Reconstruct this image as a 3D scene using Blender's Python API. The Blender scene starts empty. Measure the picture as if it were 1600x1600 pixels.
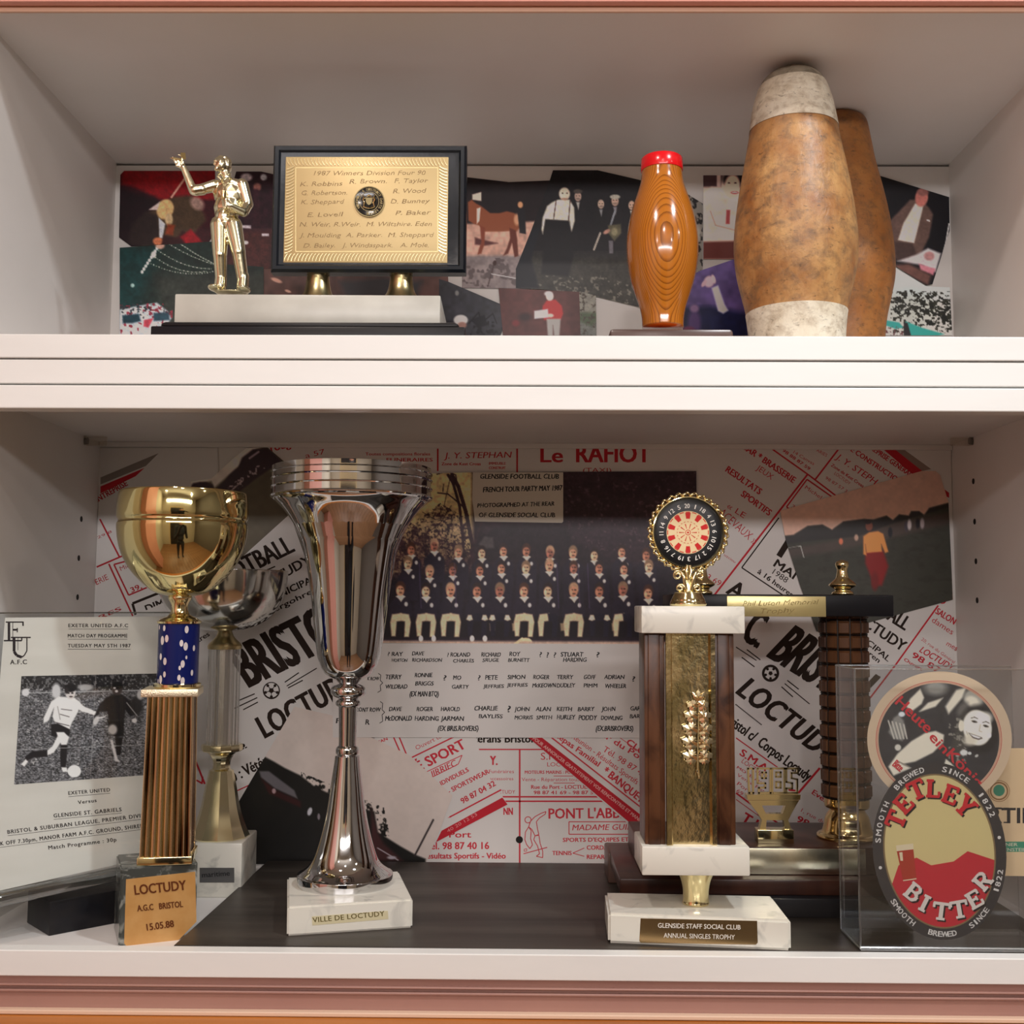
import bpy, bmesh, math, random
import numpy as np
from mathutils import Vector, Matrix, Euler
random.seed(7)
R = math.radians
SC = bpy.context.scene
# ---------------------------------------------------------------- camera
F = 1722.76                      # focal length in pixels of a 1600 px frame
PITCH, YAW, ROLL = .08593, -.01011, .00544
CAM = Vector((0, -.92513, 1.55))
_fw = Vector((math.sin(YAW)*math.cos(PITCH), math.cos(YAW)*math.cos(PITCH), math.sin(PITCH)))
_rt = Vector((math.cos(YAW), -math.sin(YAW), 0))
_up = _rt.cross(_fw)
RT = _rt*math.cos(ROLL) + _up*math.sin(ROLL)
UP = _up*math.cos(ROLL) - _rt*math.sin(ROLL)
cam = bpy.data.cameras.new('camera'); camo = bpy.data.objects.new('camera', cam)
SC.collection.objects.link(camo)
cam.sensor_width = 36; cam.lens = F/1600*36; cam.clip_start = .01
camo.matrix_world = Matrix(((RT.x, UP.x, -_fw.x, CAM.x), (RT.y, UP.y, -_fw.y, CAM.y), (RT.z, UP.z, -_fw.z, CAM.z), (0, 0, 0, 1)))
SC.camera = camo
# ---------------------------------------------------------------- world, lights, exposure
w = bpy.data.worlds.new('world'); SC.world = w; w.use_nodes = True
w.node_tree.nodes['Background'].inputs[0].default_value = (.9, .85, .8, 1)
w.node_tree.nodes['Background'].inputs[1].default_value = .05
SC.view_settings.view_transform = 'Standard'; SC.view_settings.look = 'None'
SC.view_settings.exposure = 0.62; SC.view_settings.gamma = 1
SC.view_settings.use_curve_mapping = False
CEIL = 2.62
def area(name, loc, target, size, power, col, shape='DISK', sy=None):
    l = bpy.data.lights.new(name, 'AREA'); l.shape = shape; l.size = size
    if sy: l.size_y = sy
    l.energy = power; l.color = col
    o = bpy.data.objects.new(name, l); SC.collection.objects.link(o)
    o.location = loc; o.rotation_euler = (Vector(target)-Vector(loc)).to_track_quat('-Z', 'Y').to_euler()
    return o
LAMPS = [(.62, -.58), (-.34, -.72), (.1, -1.5), (-.9, -2.3), (1.1, -2.3), (1.5, -1.2)]
for i, (lx, ly) in enumerate(LAMPS):
    area('ceiling_spot_light', (lx, ly, CEIL-.012), (lx, ly, 0), .10, (6.9, 3.9, 3.4, 3.0, 3.0, 2.6)[i],
         ((.93, .97, 1), (1, .88, .80), (1, .91, .86), (1, .88, .82), (1, .88, .82), (1, .90, .84))[i])
area('added_fill_strip', (.2, -2.7, 2.3), (0, 0, 1.5), 2.2, 17, (1, .95, .95), 'RECTANGLE', .12)  # fill strip added to brighten the cabinet from behind the camera, no real fixture

# ---------------------------------------------------------------- helpers
def ray(px, py):
    return _fw + RT*((px-800)/F) - UP*((py-800)/F)
def W(px, py, Y):
    d = ray(px, py); return CAM + d*((Y-CAM.y)/d.y)
def WZ(px, py, Z):
    d = ray(px, py); return CAM + d*((Z-CAM.z)/d.z)
def PL(px, py, P, N):
    d = ray(px, py); return CAM + d*((P-CAM).dot(N)/d.dot(N))
def sc(px, py, Y):               # metres per pixel at a depth
    return (W(px+1, py, Y)-W(px, py, Y)).length
def s2l(c):
    c = np.asarray(c, float)/255.
    return np.where(c <= .04045, c/12.92, ((c+.055)/1.055)**2.4)
def lin(r, g, b): return tuple(float(v) for v in s2l((r, g, b)))+(1.,)

MATS = {}
def mat(name, col=(.8, .8, .8), rough=.5, metal=0., coat=0., col2=None, nscale=20., nstretch=(1, 1, 1), nlo=.35, nhi=.65, bump=0., bscale=None, bdist=.001, detail=5., spec=None, rot=(0, 0, 0), dist=0., coord='Object'):
    if name in MATS: return MATS[name]
    m = bpy.data.materials.new(name); m.use_nodes = True; MATS[name] = m
    nt = m.node_tree; b = nt.nodes['Principled BSDF']
    b.inputs['Base Color'].default_value = tuple(col)[:3]+(1,); b.inputs['Roughness'].default_value = rough
    b.inputs['Metallic'].default_value = metal; b.inputs['Coat Weight'].default_value = coat
    b.inputs['Coat Roughness'].default_value = .08
    if spec is not None: b.inputs['Specular IOR Level'].default_value = spec
    if col2 is not None or bump:
        tc = nt.nodes.new('ShaderNodeTexCoord'); mp = nt.nodes.new('ShaderNodeMapping')
        mp.inputs['Scale'].default_value = nstretch; mp.inputs['Rotation'].default_value = rot
        nt.links.new(tc.outputs[coord], mp.inputs[0])
    if col2 is not None:
        n = nt.nodes.new('ShaderNodeTexNoise'); n.inputs['Scale'].default_value = nscale; n.inputs['Detail'].default_value = detail
        n.inputs['Distortion'].default_value = dist
        nt.links.new(mp.outputs[0], n.inputs['Vector'])
        r = nt.nodes.new('ShaderNodeValToRGB'); r.color_ramp.elements[0].position = nlo; r.color_ramp.elements[1].position = nhi
        r.color_ramp.elements[0].color = tuple(col)[:3]+(1,); r.color_ramp.elements[1].color = tuple(col2)[:3]+(1,)
        nt.links.new(n.outputs[0], r.inputs[0]); nt.links.new(r.outputs[0], b.inputs['Base Color'])
    if bump:
        n2 = nt.nodes.new('ShaderNodeTexNoise'); n2.inputs['Scale'].default_value = bscale or nscale; n2.inputs['Detail'].default_value = detail
        nt.links.new(mp.outputs[0], n2.inputs['Vector'])
        bp = nt.nodes.new('ShaderNodeBump'); bp.inputs['Strength'].default_value = bump; bp.inputs['Distance'].default_value = bdist
        nt.links.new(n2.outputs[0], bp.inputs['Height']); nt.links.new(bp.outputs[0], b.inputs['Normal'])
    return m
def ink(r, g, b):
    n = 'ink_%d_%d_%d' % (r, g, b); return mat(n, lin(r, g, b), .6, spec=.2)
def clear(name, tint=(.95, .96, .96), base=.03, k=.35, rough=.04, gloss=(1, 1, 1)):
    if name in MATS: return MATS[name]
    m = bpy.data.materials.new(name); m.use_nodes = True; MATS[name] = m
    nt = m.node_tree; nt.nodes.clear(); N = nt.nodes.new; L = nt.links.new
    o = N('ShaderNodeOutputMaterial'); mx = N('ShaderNodeMixShader'); t = N('ShaderNodeBsdfTransparent'); g = N('ShaderNodeBsdfGlossy')
    t.inputs[0].default_value = tint+(1,); g.inputs[0].default_value = gloss+(1,); g.inputs['Roughness'].default_value = rough
    lw = N('ShaderNodeLayerWeight'); lw.inputs[0].default_value = .2; ma = N('ShaderNodeMath'); ma.operation = 'MULTIPLY_ADD'
    ma.inputs[1].default_value = k; ma.inputs[2].default_value = base
    L(lw.outputs[0], ma.inputs[0]); L(ma.outputs[0], mx.inputs[0]); L(t.outputs[0], mx.inputs[1]); L(g.outputs[0], mx.inputs[2]); L(mx.outputs[0], o.inputs[0])
    return m
def vcol_mat(rough=.35, coat=0.):
    n = 'printed_photo_%d' % int(rough*100)
    if n in MATS: return MATS[n]
    m = mat(n, (1, 1, 1), rough, spec=.35)
    a = m.node_tree.nodes.new('ShaderNodeAttribute'); a.attribute_name = 'Col'
    m.node_tree.links.new(a.outputs['Color'], m.node_tree.nodes['Principled BSDF'].inputs['Base Color'])
    return m

def link(name, me, m, parent=None, smooth=False):
    o = bpy.data.objects.new(name, me); SC.collection.objects.link(o)
    if m is not None:
        for mm in (m if isinstance(m, (list, tuple)) else [m]): me.materials.append(mm)
    if smooth:
        me.polygons.foreach_set('use_smooth', [True]*len(me.polygons))
        if smooth is not True:
            me.set_sharp_from_angle(angle=R(smooth))
    if parent is not None:
        o.parent = parent
        o.matrix_parent_inverse = parent['_w'] if False else WINV.get(parent.name, Matrix()).copy()
    return o
WINV = {}
def ob(name, bm, m, parent=None, smooth=False, recalc=True):
    me = bpy.data.meshes.new(name)
    if recalc: bmesh.ops.recalc_face_normals(bm, faces=bm.faces)
    bm.to_mesh(me); bm.free(); me.update()
    return link(name, me, m, parent, smooth)
def thing(name, label, cat, loc, group=None):
    o = bpy.data.objects.new(name, None); SC.collection.objects.link(o)
    o.location = loc; o.empty_display_size = .02
    WINV[o.name] = Matrix.Translation(-Vector(loc))
    o['label'] = label; o['category'] = cat
    if group: o['group'] = group
    return o
def tag(o, label, cat, group=None):
    o['label'] = label; o['category'] = cat
    if group: o['group'] = group
    return o
def struct(name, bm, m, parent=None, smooth=False):
    o = ob(name, bm, m, parent, smooth); o['kind'] = 'structure'; return o
def B(): return bmesh.new()
def box(bm, lo, hi, bev=0., M=None, seg=2):
    lo, hi = Vector(lo), Vector(hi)
    r = bmesh.ops.create_cube(bm, size=1)
    vs = r['verts']
    c, s = (lo+hi)/2, hi-lo
    for v in vs: v.co = Vector((v.co.x*s.x+c.x, v.co.y*s.y+c.y, v.co.z*s.z+c.z))
    if bev:
        es = list({e for v in vs for e in v.link_edges})
        g = bmesh.ops.bevel(bm, geom=es, offset=bev, segments=seg, affect='EDGES', profile=.5)
        vs = list({v for f in g['faces'] for v in f.verts} | {v for v in vs if v.is_valid})
    if M is not None:
        for v in vs: v.co = M @ v.co
    return vs
def frame(o, xdir):              # local frame: origin o, x along xdir (horizontal), z up
    x = Vector(xdir); x.z = 0; x.normalize(); z = Vector((0, 0, 1)); y = z.cross(x)
    return Matrix(((x.x, y.x, z.x, o[0]), (x.y, y.y, z.y, o[1]), (x.z, y.z, z.z, o[2]), (0, 0, 0, 1)))
def catmull(pts, n=6):
    out = []; piece = [pts[0]]
    pieces = []
    for p in pts[1:]:
        if p == piece[-1]: pieces.append(piece); piece = [p]
        else: piece.append(p)
    pieces.append(piece)
    for pc in pieces:
        if len(pc) < 3: out += pc; continue
        P = [np.array(q, float) for q in pc]; P = [2*P[0]-P[1]]+P+[2*P[-1]-P[-2]]
        for i in range(1, len(P)-2):
            for k in range(n):
                t = k/n; a, b, c, d = P[i-1:i+3]
                out.append(tuple(.5*(2*b+(c-a)*t+(2*a-5*b+4*c-d)*t*t+(3*b-a-3*c+d)*t**3)))
        out.append(tuple(P[-2]))
    return out
def lathe(bm, prof, c, seg=64, rf=None, M=None, phase=0.):      # prof: (z, r) from one end to the other, round the axis through c
    rings = []
    for (z, r) in prof:
        r = max(r, 1e-5); ring = []
        for k in range(seg):
            a = 2*math.pi*k/seg+phase; rr = r*(rf(a, z) if rf else 1)
            p = Vector((c[0]+rr*math.cos(a), c[1]+rr*math.sin(a), (c[2] if len(c) > 2 else 0)+z))
            ring.append(bm.verts.new(M @ p if M is not None else p))
        rings.append(ring)
    for a, b in zip(rings, rings[1:]):
        for k in range(seg):
            bm.faces.new((a[k], a[(k+1) % seg], b[(k+1) % seg], b[k]))
    bm.faces.new(rings[0]); bm.faces.new(rings[-1])
def lathe_px(bm, prof, cx, cy, Y, seg=64, rf=None, smooth=True, n=6, phase=0.):
    # prof rows (py, half width px); axis stands at the world point seen at (cx, cy) and depth Y
    ax = W(cx, cy, Y); k = sc(cx, cy, Y)
    pr = []
    for py, hw in prof:
        pr.append(((W(cx, py, Y)).z, hw*k))
    if smooth: pr = catmull(pr, n)
    lathe(bm, pr, (ax.x, ax.y, 0), seg, rf, phase=phase)
    return ax, k
def tube(bm, pts, r, seg=8, cap=True):
    pts = [Vector(p) for p in pts]; rings = []
    rr = r if isinstance(r, (list, tuple)) else [r]*len(pts)
    up = Vector((0, 0, 1)); prev = None
    for i, p in enumerate(pts):
        d = (pts[min(i+1, len(pts)-1)]-pts[max(i-1, 0)]).normalized()
        if prev is None: prev = d.orthogonal().normalized()
        a = (prev-d*prev.dot(d)); a = a.normalized() if a.length > 1e-6 else d.orthogonal().normalized(); prev = a
        b = d.cross(a)
        rings.append([bm.verts.new(p+(a*math.cos(2*math.pi*k/seg)+b*math.sin(2*math.pi*k/seg))*rr[i]) for k in range(seg)])
    for a, b in zip(rings, rings[1:]):
        for k in range(seg): bm.faces.new((a[k], a[(k+1) % seg], b[(k+1) % seg], b[k]))
    if cap: bm.faces.new(rings[0]); bm.faces.new(rings[-1])
def ball(bm, c, r, M=None, sub=2):
    g = bmesh.ops.create_icosphere(bm, subdivisions=sub, radius=1)
    r = Vector(r) if isinstance(r, (list, tuple, Vector)) else Vector((r, r, r))
    for v in g['verts']:
        p = Vector((v.co.x*r.x, v.co.y*r.y, v.co.z*r.z))
        v.co = Vector(c)+(M @ p if M is not None else p)
def prism(bm, front, back):      # front, back: matching lists of points
    f = [bm.verts.new(p) for p in front]; b = [bm.verts.new(p) for p in back]
    bm.faces.new(f); bm.faces.new(b[::-1]); n = len(f)
    for i in range(n): bm.faces.new((f[i], b[i], b[(i+1) % n], f[(i+1) % n]))
    return f, b

# text: any string laid between two picture points on a surface
_TX = {}
def glyphs(txt, bold, space=1.):
    k = (txt, bold, space)
    if k not in _TX:
        c = bpy.data.curves.new('lettering', 'FONT'); c.body = txt; c.size = 1; c.resolution_u = 3 if len(txt) < 9 else 2
        c.offset = min(bold, 0); c.space_character = space; c.fill_mode = 'BOTH'
        o = bpy.data.objects.new('lettering', c); SC.collection.objects.link(o)
        dg = bpy.context.evaluated_depsgraph_get(); e = o.evaluated_get(dg); me = e.to_mesh()
        v = np.zeros(len(me.vertices)*3); me.vertices.foreach_get('co', v); v = v.reshape(-1, 3)[:, :2].copy()
        fs = [tuple(p.vertices) for p in me.polygons]
        e.to_mesh_clear(); bpy.data.objects.remove(o); bpy.data.curves.remove(c)
        _TX[k] = (v, fs)
    return _TX[k]
class Print:                     # collects lettering, lines and flat marks of one ink for one surface
    def __init__(s, surf): s.surf = surf; s.v = []; s.f = []; s.n = 0; s.lv = [surf.up(5e-6*i) for i in range(10)]   # overlapping strokes lie a hair apart
    def add(s, pts, faces):
        b = len(s.v); q = s.lv[s.n % 10]; s.n += 1; s.v += [tuple(q(x, y)) for x, y in pts]; s.f += [tuple(i+b for i in f) for f in faces]
    def T(s, txt, a, b, h, bold=.0, shear=0., jit=0., space=1., arc=0.):
        v, fs = glyphs(txt, bold, space)
        if not len(v): return s
        x0, x1 = v[:, 0].min(), v[:, 0].max()
        dx, dy = b[0]-a[0], b[1]-a[1]; L = math.hypot(dx, dy); ux, uy = dx/L, dy/L; nx, ny = uy, -ux
        u = (v[:, 0]-x0)/(x1-x0)*L; t = v[:, 1]/.70*h
        if jit:
            ph = random.random()*9
            t = t+jit*np.sin(u*.45+ph)+jit*.6*np.sin(u*1.3+ph*2); u = u+jit*.8*np.sin(u*.9+t*.8+ph)
        u = u+shear*t; t = t+arc*4*(u/L)*(1-u/L); w_ = max(bold, 0)*h*1.25
        for du, dt in (((0, 0),) if w_ <= 0 else ((0, 0), (-w_, -w_*.4), (w_, w_*.4), (w_, -w_*.4), (-w_, w_*.4)) if bold > .015 else ((-w_, 0), (w_, 0))):
            s.add([(a[0]+ux*(p+du)+nx*(q+dt), a[1]+uy*(p+du)+ny*(q+dt)) for p, q in zip(u, t)], fs)
        return s
    def L(s, pts, wd):
        for (x0, y0), (x1, y1) in zip(pts, pts[1:]):
            l = math.hypot(x1-x0, y1-y0) or 1; nx, ny = -(y1-y0)/l*wd/2, (x1-x0)/l*wd/2
            s.add([(x0+nx, y0+ny), (x1+nx, y1+ny), (x1-nx, y1-ny), (x0-nx, y0-ny)], [(0, 1, 2, 3)])
        return s
    def P(s, pts): s.add(pts, [tuple(range(len(pts)))]); return s
    def C(s, x, y, r, ry=None, n=20, rot=0):
        ry = ry or r; c, sn = math.cos(rot), math.sin(rot)
        return s.P([(x+r*math.cos(t)*c-ry*math.sin(t)*sn, y+r*math.cos(t)*sn+ry*math.sin(t)*c) for t in [2*math.pi*k/n for k in range(n)]])
    def ring(s, x, y, r0, r1, n=32, a0=0, a1=2*math.pi, ky=1.):
        p = []; f = []
        for k in range(n+1):
            t = a0+(a1-a0)*k/n; p += [(x+r0*math.cos(t), y+r0*ky*math.sin(t)), (x+r1*math.cos(t), y+r1*ky*math.sin(t))]
        for k in range(n): f.append((2*k, 2*k+1, 2*k+3, 2*k+2))
        s.add(p, f); return s
    def build(s, name, m, parent, flip=True):
        me = bpy.data.meshes.new(name); me.from_pydata(s.v, [], s.f); me.update()
        return link(name, me, m, parent)
    def solid(s, name, m, parent, d):   # give the marks depth d (a vector)
        bm = B(); me = bpy.data.meshes.new('tmp'); me.from_pydata(s.v, [], s.f); bm.from_mesh(me); bpy.data.meshes.remove(me)
        bmesh.ops.remove_doubles(bm, verts=bm.verts, dist=1e-6)
        r = bmesh.ops.extrude_face_region(bm, geom=bm.faces[:])
        for g in r['geom']:
            if isinstance(g, bmesh.types.BMVert): g.co += d
        return ob(name, bm, m, parent)

# painted photographs: a fine grid of vertices carrying printed colours
def vnoise(X, Y, s, seed=0):
    rs = np.random.RandomState(seed); G = rs.rand(64, 64)
    x, y = X/s, Y/s; xi, yi = np.floor(x).astype(int), np.floor(y).astype(int); fx, fy = x-xi, y-yi
    fx, fy = fx*fx*(3-2*fx), fy*fy*(3-2*fy); g = lambda a, b: G[a % 64, b % 64]
    return (g(xi, yi)*(1-fx)+g(xi+1, yi)*fx)*(1-fy)+(g(xi, yi+1)*(1-fx)+g(xi+1, yi+1)*fx)*fy
def inpoly(X, Y, P):
    r = np.zeros(X.shape, bool); n = len(P)
    for i in range(n):
        x0, y0 = P[i]; x1, y1 = P[(i+1) % n]
        if y0 == y1: continue
        c = ((y0 > Y) != (y1 > Y)) & (X < (x1-x0)*(Y-y0)/(y1-y0)+x0); r ^= c
    return r
def edged(X, Y, P):              # distance to the outline, and nearest point
    D = np.full(X.shape, 1e9); NX = X.copy(); NY = Y.copy(); n = len(P)
    for i in range(n):
        x0, y0 = P[i]; x1, y1 = P[(i+1) % n]; dx, dy = x1-x0, y1-y0; l = dx*dx+dy*dy or 1e-9
        t = np.clip(((X-x0)*dx+(Y-y0)*dy)/l, 0, 1); qx, qy = x0+t*dx, y0+t*dy; d = np.hypot(X-qx, Y-qy); m = d < D
        D = np.where(m, d, D); NX = np.where(m, qx, NX); NY = np.where(m, qy, NY)
    return D, NX, NY
class Paint:
    def __init__(s, X, Y, col): s.X, s.Y = X, Y; s.C = np.zeros(X.shape+(3,)); s.C[:] = col
    def mix(s, a, col):
        a = np.clip(a, 0, 1)[..., None]; s.C = s.C*(1-a)+np.asarray(col, float)*a; return s
    def poly(s, P, col, soft=.8, al=1.):
        x0, x1 = min(p[0] for p in P)-3, max(p[0] for p in P)+3; y0, y1 = min(p[1] for p in P)-3, max(p[1] for p in P)+3
        m = (s.X > x0) & (s.X < x1) & (s.Y > y0) & (s.Y < y1)
        if not m.any(): return s
        X, Y = s.X[m], s.Y[m]; D, _, _ = edged(X, Y, P); sd = np.where(inpoly(X, Y, P), D, -D)
        a = np.clip(sd/soft*.5+.5, 0, 1)[:, None]*al; s.C[m] = s.C[m]*(1-a)+np.asarray(col, float)*a; return s
    def ell(s, x, y, rx, ry, col, soft=.15, rot=0., al=1.):
        c, n = math.cos(rot), math.sin(rot); dx, dy = s.X-x, s.Y-y; u, v = (dx*c+dy*n)/rx, (-dx*n+dy*c)/ry
        s.mix(np.clip((1-np.sqrt(u*u+v*v))/soft+.5, 0, 1)*al, col); return s
    def line(s, P, wd, col, soft=.8, al=1.):
        for (x0, y0), (x1, y1) in zip(P, P[1:]):
            dx, dy = x1-x0, y1-y0; l = dx*dx+dy*dy or 1e-9; t = np.clip(((s.X-x0)*dx+(s.Y-y0)*dy)/l, 0, 1)
            d = np.hypot(s.X-x0-t*dx, s.Y-y0-t*dy); s.mix(np.clip((wd/2-d)/soft+.5, 0, 1)*al, col)
        return s
    def grain(s, amp, sz=2., seed=1, mul=True):
        n = vnoise(s.X, s.Y, sz, seed)-.5+(vnoise(s.X+31, s.Y, sz*3.1, seed+5)-.5)
        s.C = np.clip(s.C*(1+amp*n[..., None]) if mul else s.C+amp*n[..., None], 0, 255); return s
    def blot(s, col, sz, th, seed, soft=.1, box=None, P=None, al=1., sx=1., sy=1.):
        n = vnoise(s.X/sx, s.Y/sy, sz, seed)*.65+vnoise(s.X/sx+9, s.Y/sy+4, sz*.45, seed+3)*.35
        a = np.clip((n-th)/soft, 0, 1)*al
        if box: a = a*((s.X > box[0]) & (s.X < box[2]) & (s.Y > box[1]) & (s.Y < box[3]))
        if P: a = a*inpoly(s.X, s.Y, P)
        s.mix(a, col); return s
def photo(name, outline, paint, paper, parent, surf, step=1.15, base=(20, 20, 20), rough=.35, gain=.80):
    xs = [p[0] for p in outline]; ys = [p[1] for p in outline]
    nx = int((max(xs)-min(xs))/step)+3; ny = int((max(ys)-min(ys))/step)+3
    X, Y = np.meshgrid(np.linspace(min(xs)-step*.6, max(xs)+step*.6, nx), np.linspace(min(ys)-step*.6, max(ys)+step*.6, ny))
    ins = inpoly(X, Y, outline); D, NX, NY = edged(X, Y, outline)
    cell = ins[:-1, :-1] | ins[1:, :-1] | ins[:-1, 1:] | ins[1:, 1:]
    out = ~ins; PX = np.where(out, NX, X); PY = np.where(out, NY, Y)
    p = Paint(PX, PY, base); paint(p)
    paper = .45*np.array(paper, float)+.55*np.mean(paper)
    C = s2l(np.clip(p.C, 0, 255))/s2l(paper)*gain
    idx = np.full(X.shape, -1); use = np.zeros(X.shape, bool)
    use[:-1, :-1] |= cell; use[1:, :-1] |= cell; use[:-1, 1:] |= cell; use[1:, 1:] |= cell
    idx[use] = np.arange(use.sum())
    # surf is affine in homogeneous picture space: evaluate per vertex
    P = surf_np(surf, PX[use], PY[use])
    a, b, c, d = idx[:-1, :-1][cell], idx[:-1, 1:][cell], idx[1:, 1:][cell], idx[1:, :-1][cell]
    q = np.stack([a, d, c, b], 1)
    me = bpy.data.meshes.new(name); me.vertices.add(len(P)); me.vertices.foreach_set('co', P.ravel())
    me.loops.add(q.size); me.loops.foreach_set('vertex_index', q.ravel().astype(np.int32))
    me.polygons.add(len(q)); me.polygons.foreach_set('loop_start', np.arange(0, q.size, 4, dtype=np.int32))
    me.update(calc_edges=True)
    at = me.color_attributes.new('Col', 'FLOAT_COLOR', 'POINT')
    cc = np.ones((len(P), 4)); cc[:, :3] = np.clip(C[use], 0, 1); at.data.foreach_set('color', cc.ravel().astype(np.float32))
    return link(name, me, vcol_mat(rough), parent)
def surf_np(surf, X, Y):
    P0, N = surf.plane; P0, N, cam_ = np.array(P0), np.array(N), np.array(CAM)
    d = np.array(_fw)+np.outer((X-800)/F, np.array(RT))-np.outer((Y-800)/F, np.array(UP))
    return cam_+d*(((P0-cam_)@N)/(d@N))[:, None]
class Surf:                      # a flat surface in the place, addressed by picture points
    def __init__(s, P, N, off=0.): N = Vector(N).normalized(); s.plane = (Vector(P)+N*off, N)
    def __call__(s, x, y): return PL(x, y, *s.plane)
    def up(s, d): return Surf(s.plane[0], s.plane[1], d)
# ---------------------------------------------------------------- materials
WHITE = mat('white_laminate', (.80, .77, .74), .42, col2=(.83, .80, .775), nscale=9, bump=.04, bscale=260, bdist=.0004)
PAINT = mat('white_painted_wood', (.80, .80, .775), .38, col2=(.85, .85, .825), nscale=14, nstretch=(.2, 1, 1), bump=.25, bscale=90, bdist=.0006)
SALMON = mat('salmon_wall_paint', lin(226, 158, 142), .5, col2=lin(230, 164, 148), nscale=5, bump=.05, bscale=200)
GOLD = mat('polished_gold', (.86, .74, .42), .10, 1.)
GOLDR = mat('rough_gold', (.82, .70, .40), .28, 1., bump=.25, bscale=700, bdist=.0004)
PALEG = mat('pale_gold_plate', (.80, .72, .50), .22, 1., bump=.06, bscale=300)
BRASS = mat('aged_brass', (.62, .50, .26), .30, 1., col2=(.42, .36, .20), nscale=60, bump=.15, bscale=400, bdist=.0004)
CHROME = mat('chrome', (.66, .66, .665), .05, 1.)
MARBLE = mat('white_marble', (.72, .70, .62), .25, col2=(.34, .34, .32), nscale=34, nlo=.54, nhi=.80, detail=10, dist=1.2)
DMARBLE = mat('dark_green_marble', (.05, .055, .05), .18, col2=(.45, .46, .42), nscale=42, nlo=.50, nhi=.74, detail=9, dist=1.8)
BLACKW = mat('black_stained_wood', (.006, .007, .011), .34, spec=.22, col2=(.018, .016, .016), nscale=30, nstretch=(.12, 1, 1), bump=.2, bscale=120, bdist=.0004)
DARKW = mat('dark_walnut', (.030, .011, .008), .3, spec=.3, col2=(.062, .024, .015), nscale=45, nstretch=(1, 1, .12), bump=.1, bscale=90, bdist=.0003)
BURL = mat('brown_burl', (.030, .011, .006), .3, spec=.3, col2=(.105, .042, .019), nscale=55, nstretch=(1, 1, .4), dist=1.2)
PAPER = mat('white_paper', (.80, .77, .75), .6)
PAPER2 = mat('cream_paper', (.80, .74, .64), .6)
MEMOW = mat('carved_brown_wood', (.040, .014, .007), .3, spec=.3, col2=(.105, .044, .018), nscale=70, nstretch=(1, 1, .15))
# ---------------------------------------------------------------- levels of the cabinet
YB = .33108; ZF = 1.55-.28176; ZL = ZF-.010; ZU = 1.55+.23111; ZC = 1.55+.51917; ZM = W(800, 640.5, 0).z; ZMI = W(800, 693, YB).z
XUL, XUR, XLL, XLR = -.4815, .4965, -.488, .4895
ZFASB = W(800, 1532, 0).z
def bx(lo, hi, bev=0.): b = B(); box(b, lo, hi, bev); return b
# the room in front of the cabinet
RX0, RX1, RY0 = -1.35, 2.1, -3.05
OAK = mat('oak_floorboards', lin(128, 92, 64), .35, col2=lin(160, 118, 84), nscale=12, nstretch=(6, .5, 1))
CREAM = mat('cream_wall_paint', lin(206, 198, 180), .6)
fl = struct('floor', bx((RX0, RY0, -.05), (RX1, .5, -.002)), mat('dark_subfloor', (.05, .03, .02), .6))
fbm = None
k = 0; fb = None
for i in range(24):
    x0 = RX0+i*(RX1-RX0)/24; x1 = RX0+(i+1)*(RX1-RX0)/24-.003
    if fb is None:
        fb = ob('floorboard', bx((-(x1-x0)/2, RY0, -.002), ((x1-x0)/2, -.02, .012), .001), OAK, fl); me_fb = fb.data
    else:
        fb = bpy.data.objects.new('floorboard', me_fb); SC.collection.objects.link(fb); fb.parent = fl
    fb.location.x = (x0+x1)/2
struct('wall_back', bx((RX0, RY0-.1, 0), (RX1, RY0, CEIL)), CREAM)
struct('wall_left', bx((RX0-.1, RY0, 0), (RX0, .5, CEIL)), CREAM)
struct('pillar', bx((RX0, -1.15, 0), (RX0+.35, -.55, CEIL)), SALMON)
struct('wall_right', bx((RX1, RY0, 0), (RX1+.1, .5, CEIL)), mat('grey_wall_paint', lin(104, 98, 92), .6))
struct('ceiling', bx((RX0, RY0, CEIL), (RX1, .5, CEIL+.1)), mat('ceiling_paint', lin(186, 180, 168), .7))
b = B(); box(b, (RX0, .0, 0), (XLL-.03, .12, CEIL)); box(b, (XLR+.03, .0, 0), (RX1, .12, CEIL))
box(b, (XLL-.03, .0, ZC+.022), (XLR+.03, .12, CEIL)); box(b, (XLL-.03, .0, 0), (XLR+.03, .12, ZFASB-.06))
struct('wall_front', b, CREAM)
# doorway behind the photographer, a dark opening with a cream frame
b = B(); box(b, (-.55, RY0-.02, 0), (.62, RY0+.004, 2.0)); door = struct('door_1', b, mat('dark_doorway', (.02, .018, .02), .5))
b = B(); box(b, (-.63, RY0, 0), (-.55, RY0+.03, 2.08)); box(b, (.62, RY0, 0), (.70, RY0+.03, 2.08)); box(b, (-.55, RY0, 2.0), (.62, RY0+.03, 2.08))
ob('door_frame', b, mat('door_frame_paint', lin(225, 205, 160), .4), door)
for i, (lx, ly) in enumerate(LAMPS):
    t = thing('ceiling_spotlight', ['round white downlight over the right half of the cabinet', 'round white downlight over the left half of the cabinet', 'round white downlight above the photographer', 'round white downlight near the salmon wall at the back of the room', 'round white downlight in the middle of the room ceiling', 'round white downlight near the dark side wall'][i], 'lamp', (lx, ly, CEIL))
    b = B(); lathe(b, [(-.006, .062), (-.008, .075), (0, .078)], (lx, ly, CEIL), 32); 
    ob('bezel', b, mat('lamp_bezel', (.8, .8, .8), .3, .6), t, 40)
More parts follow.
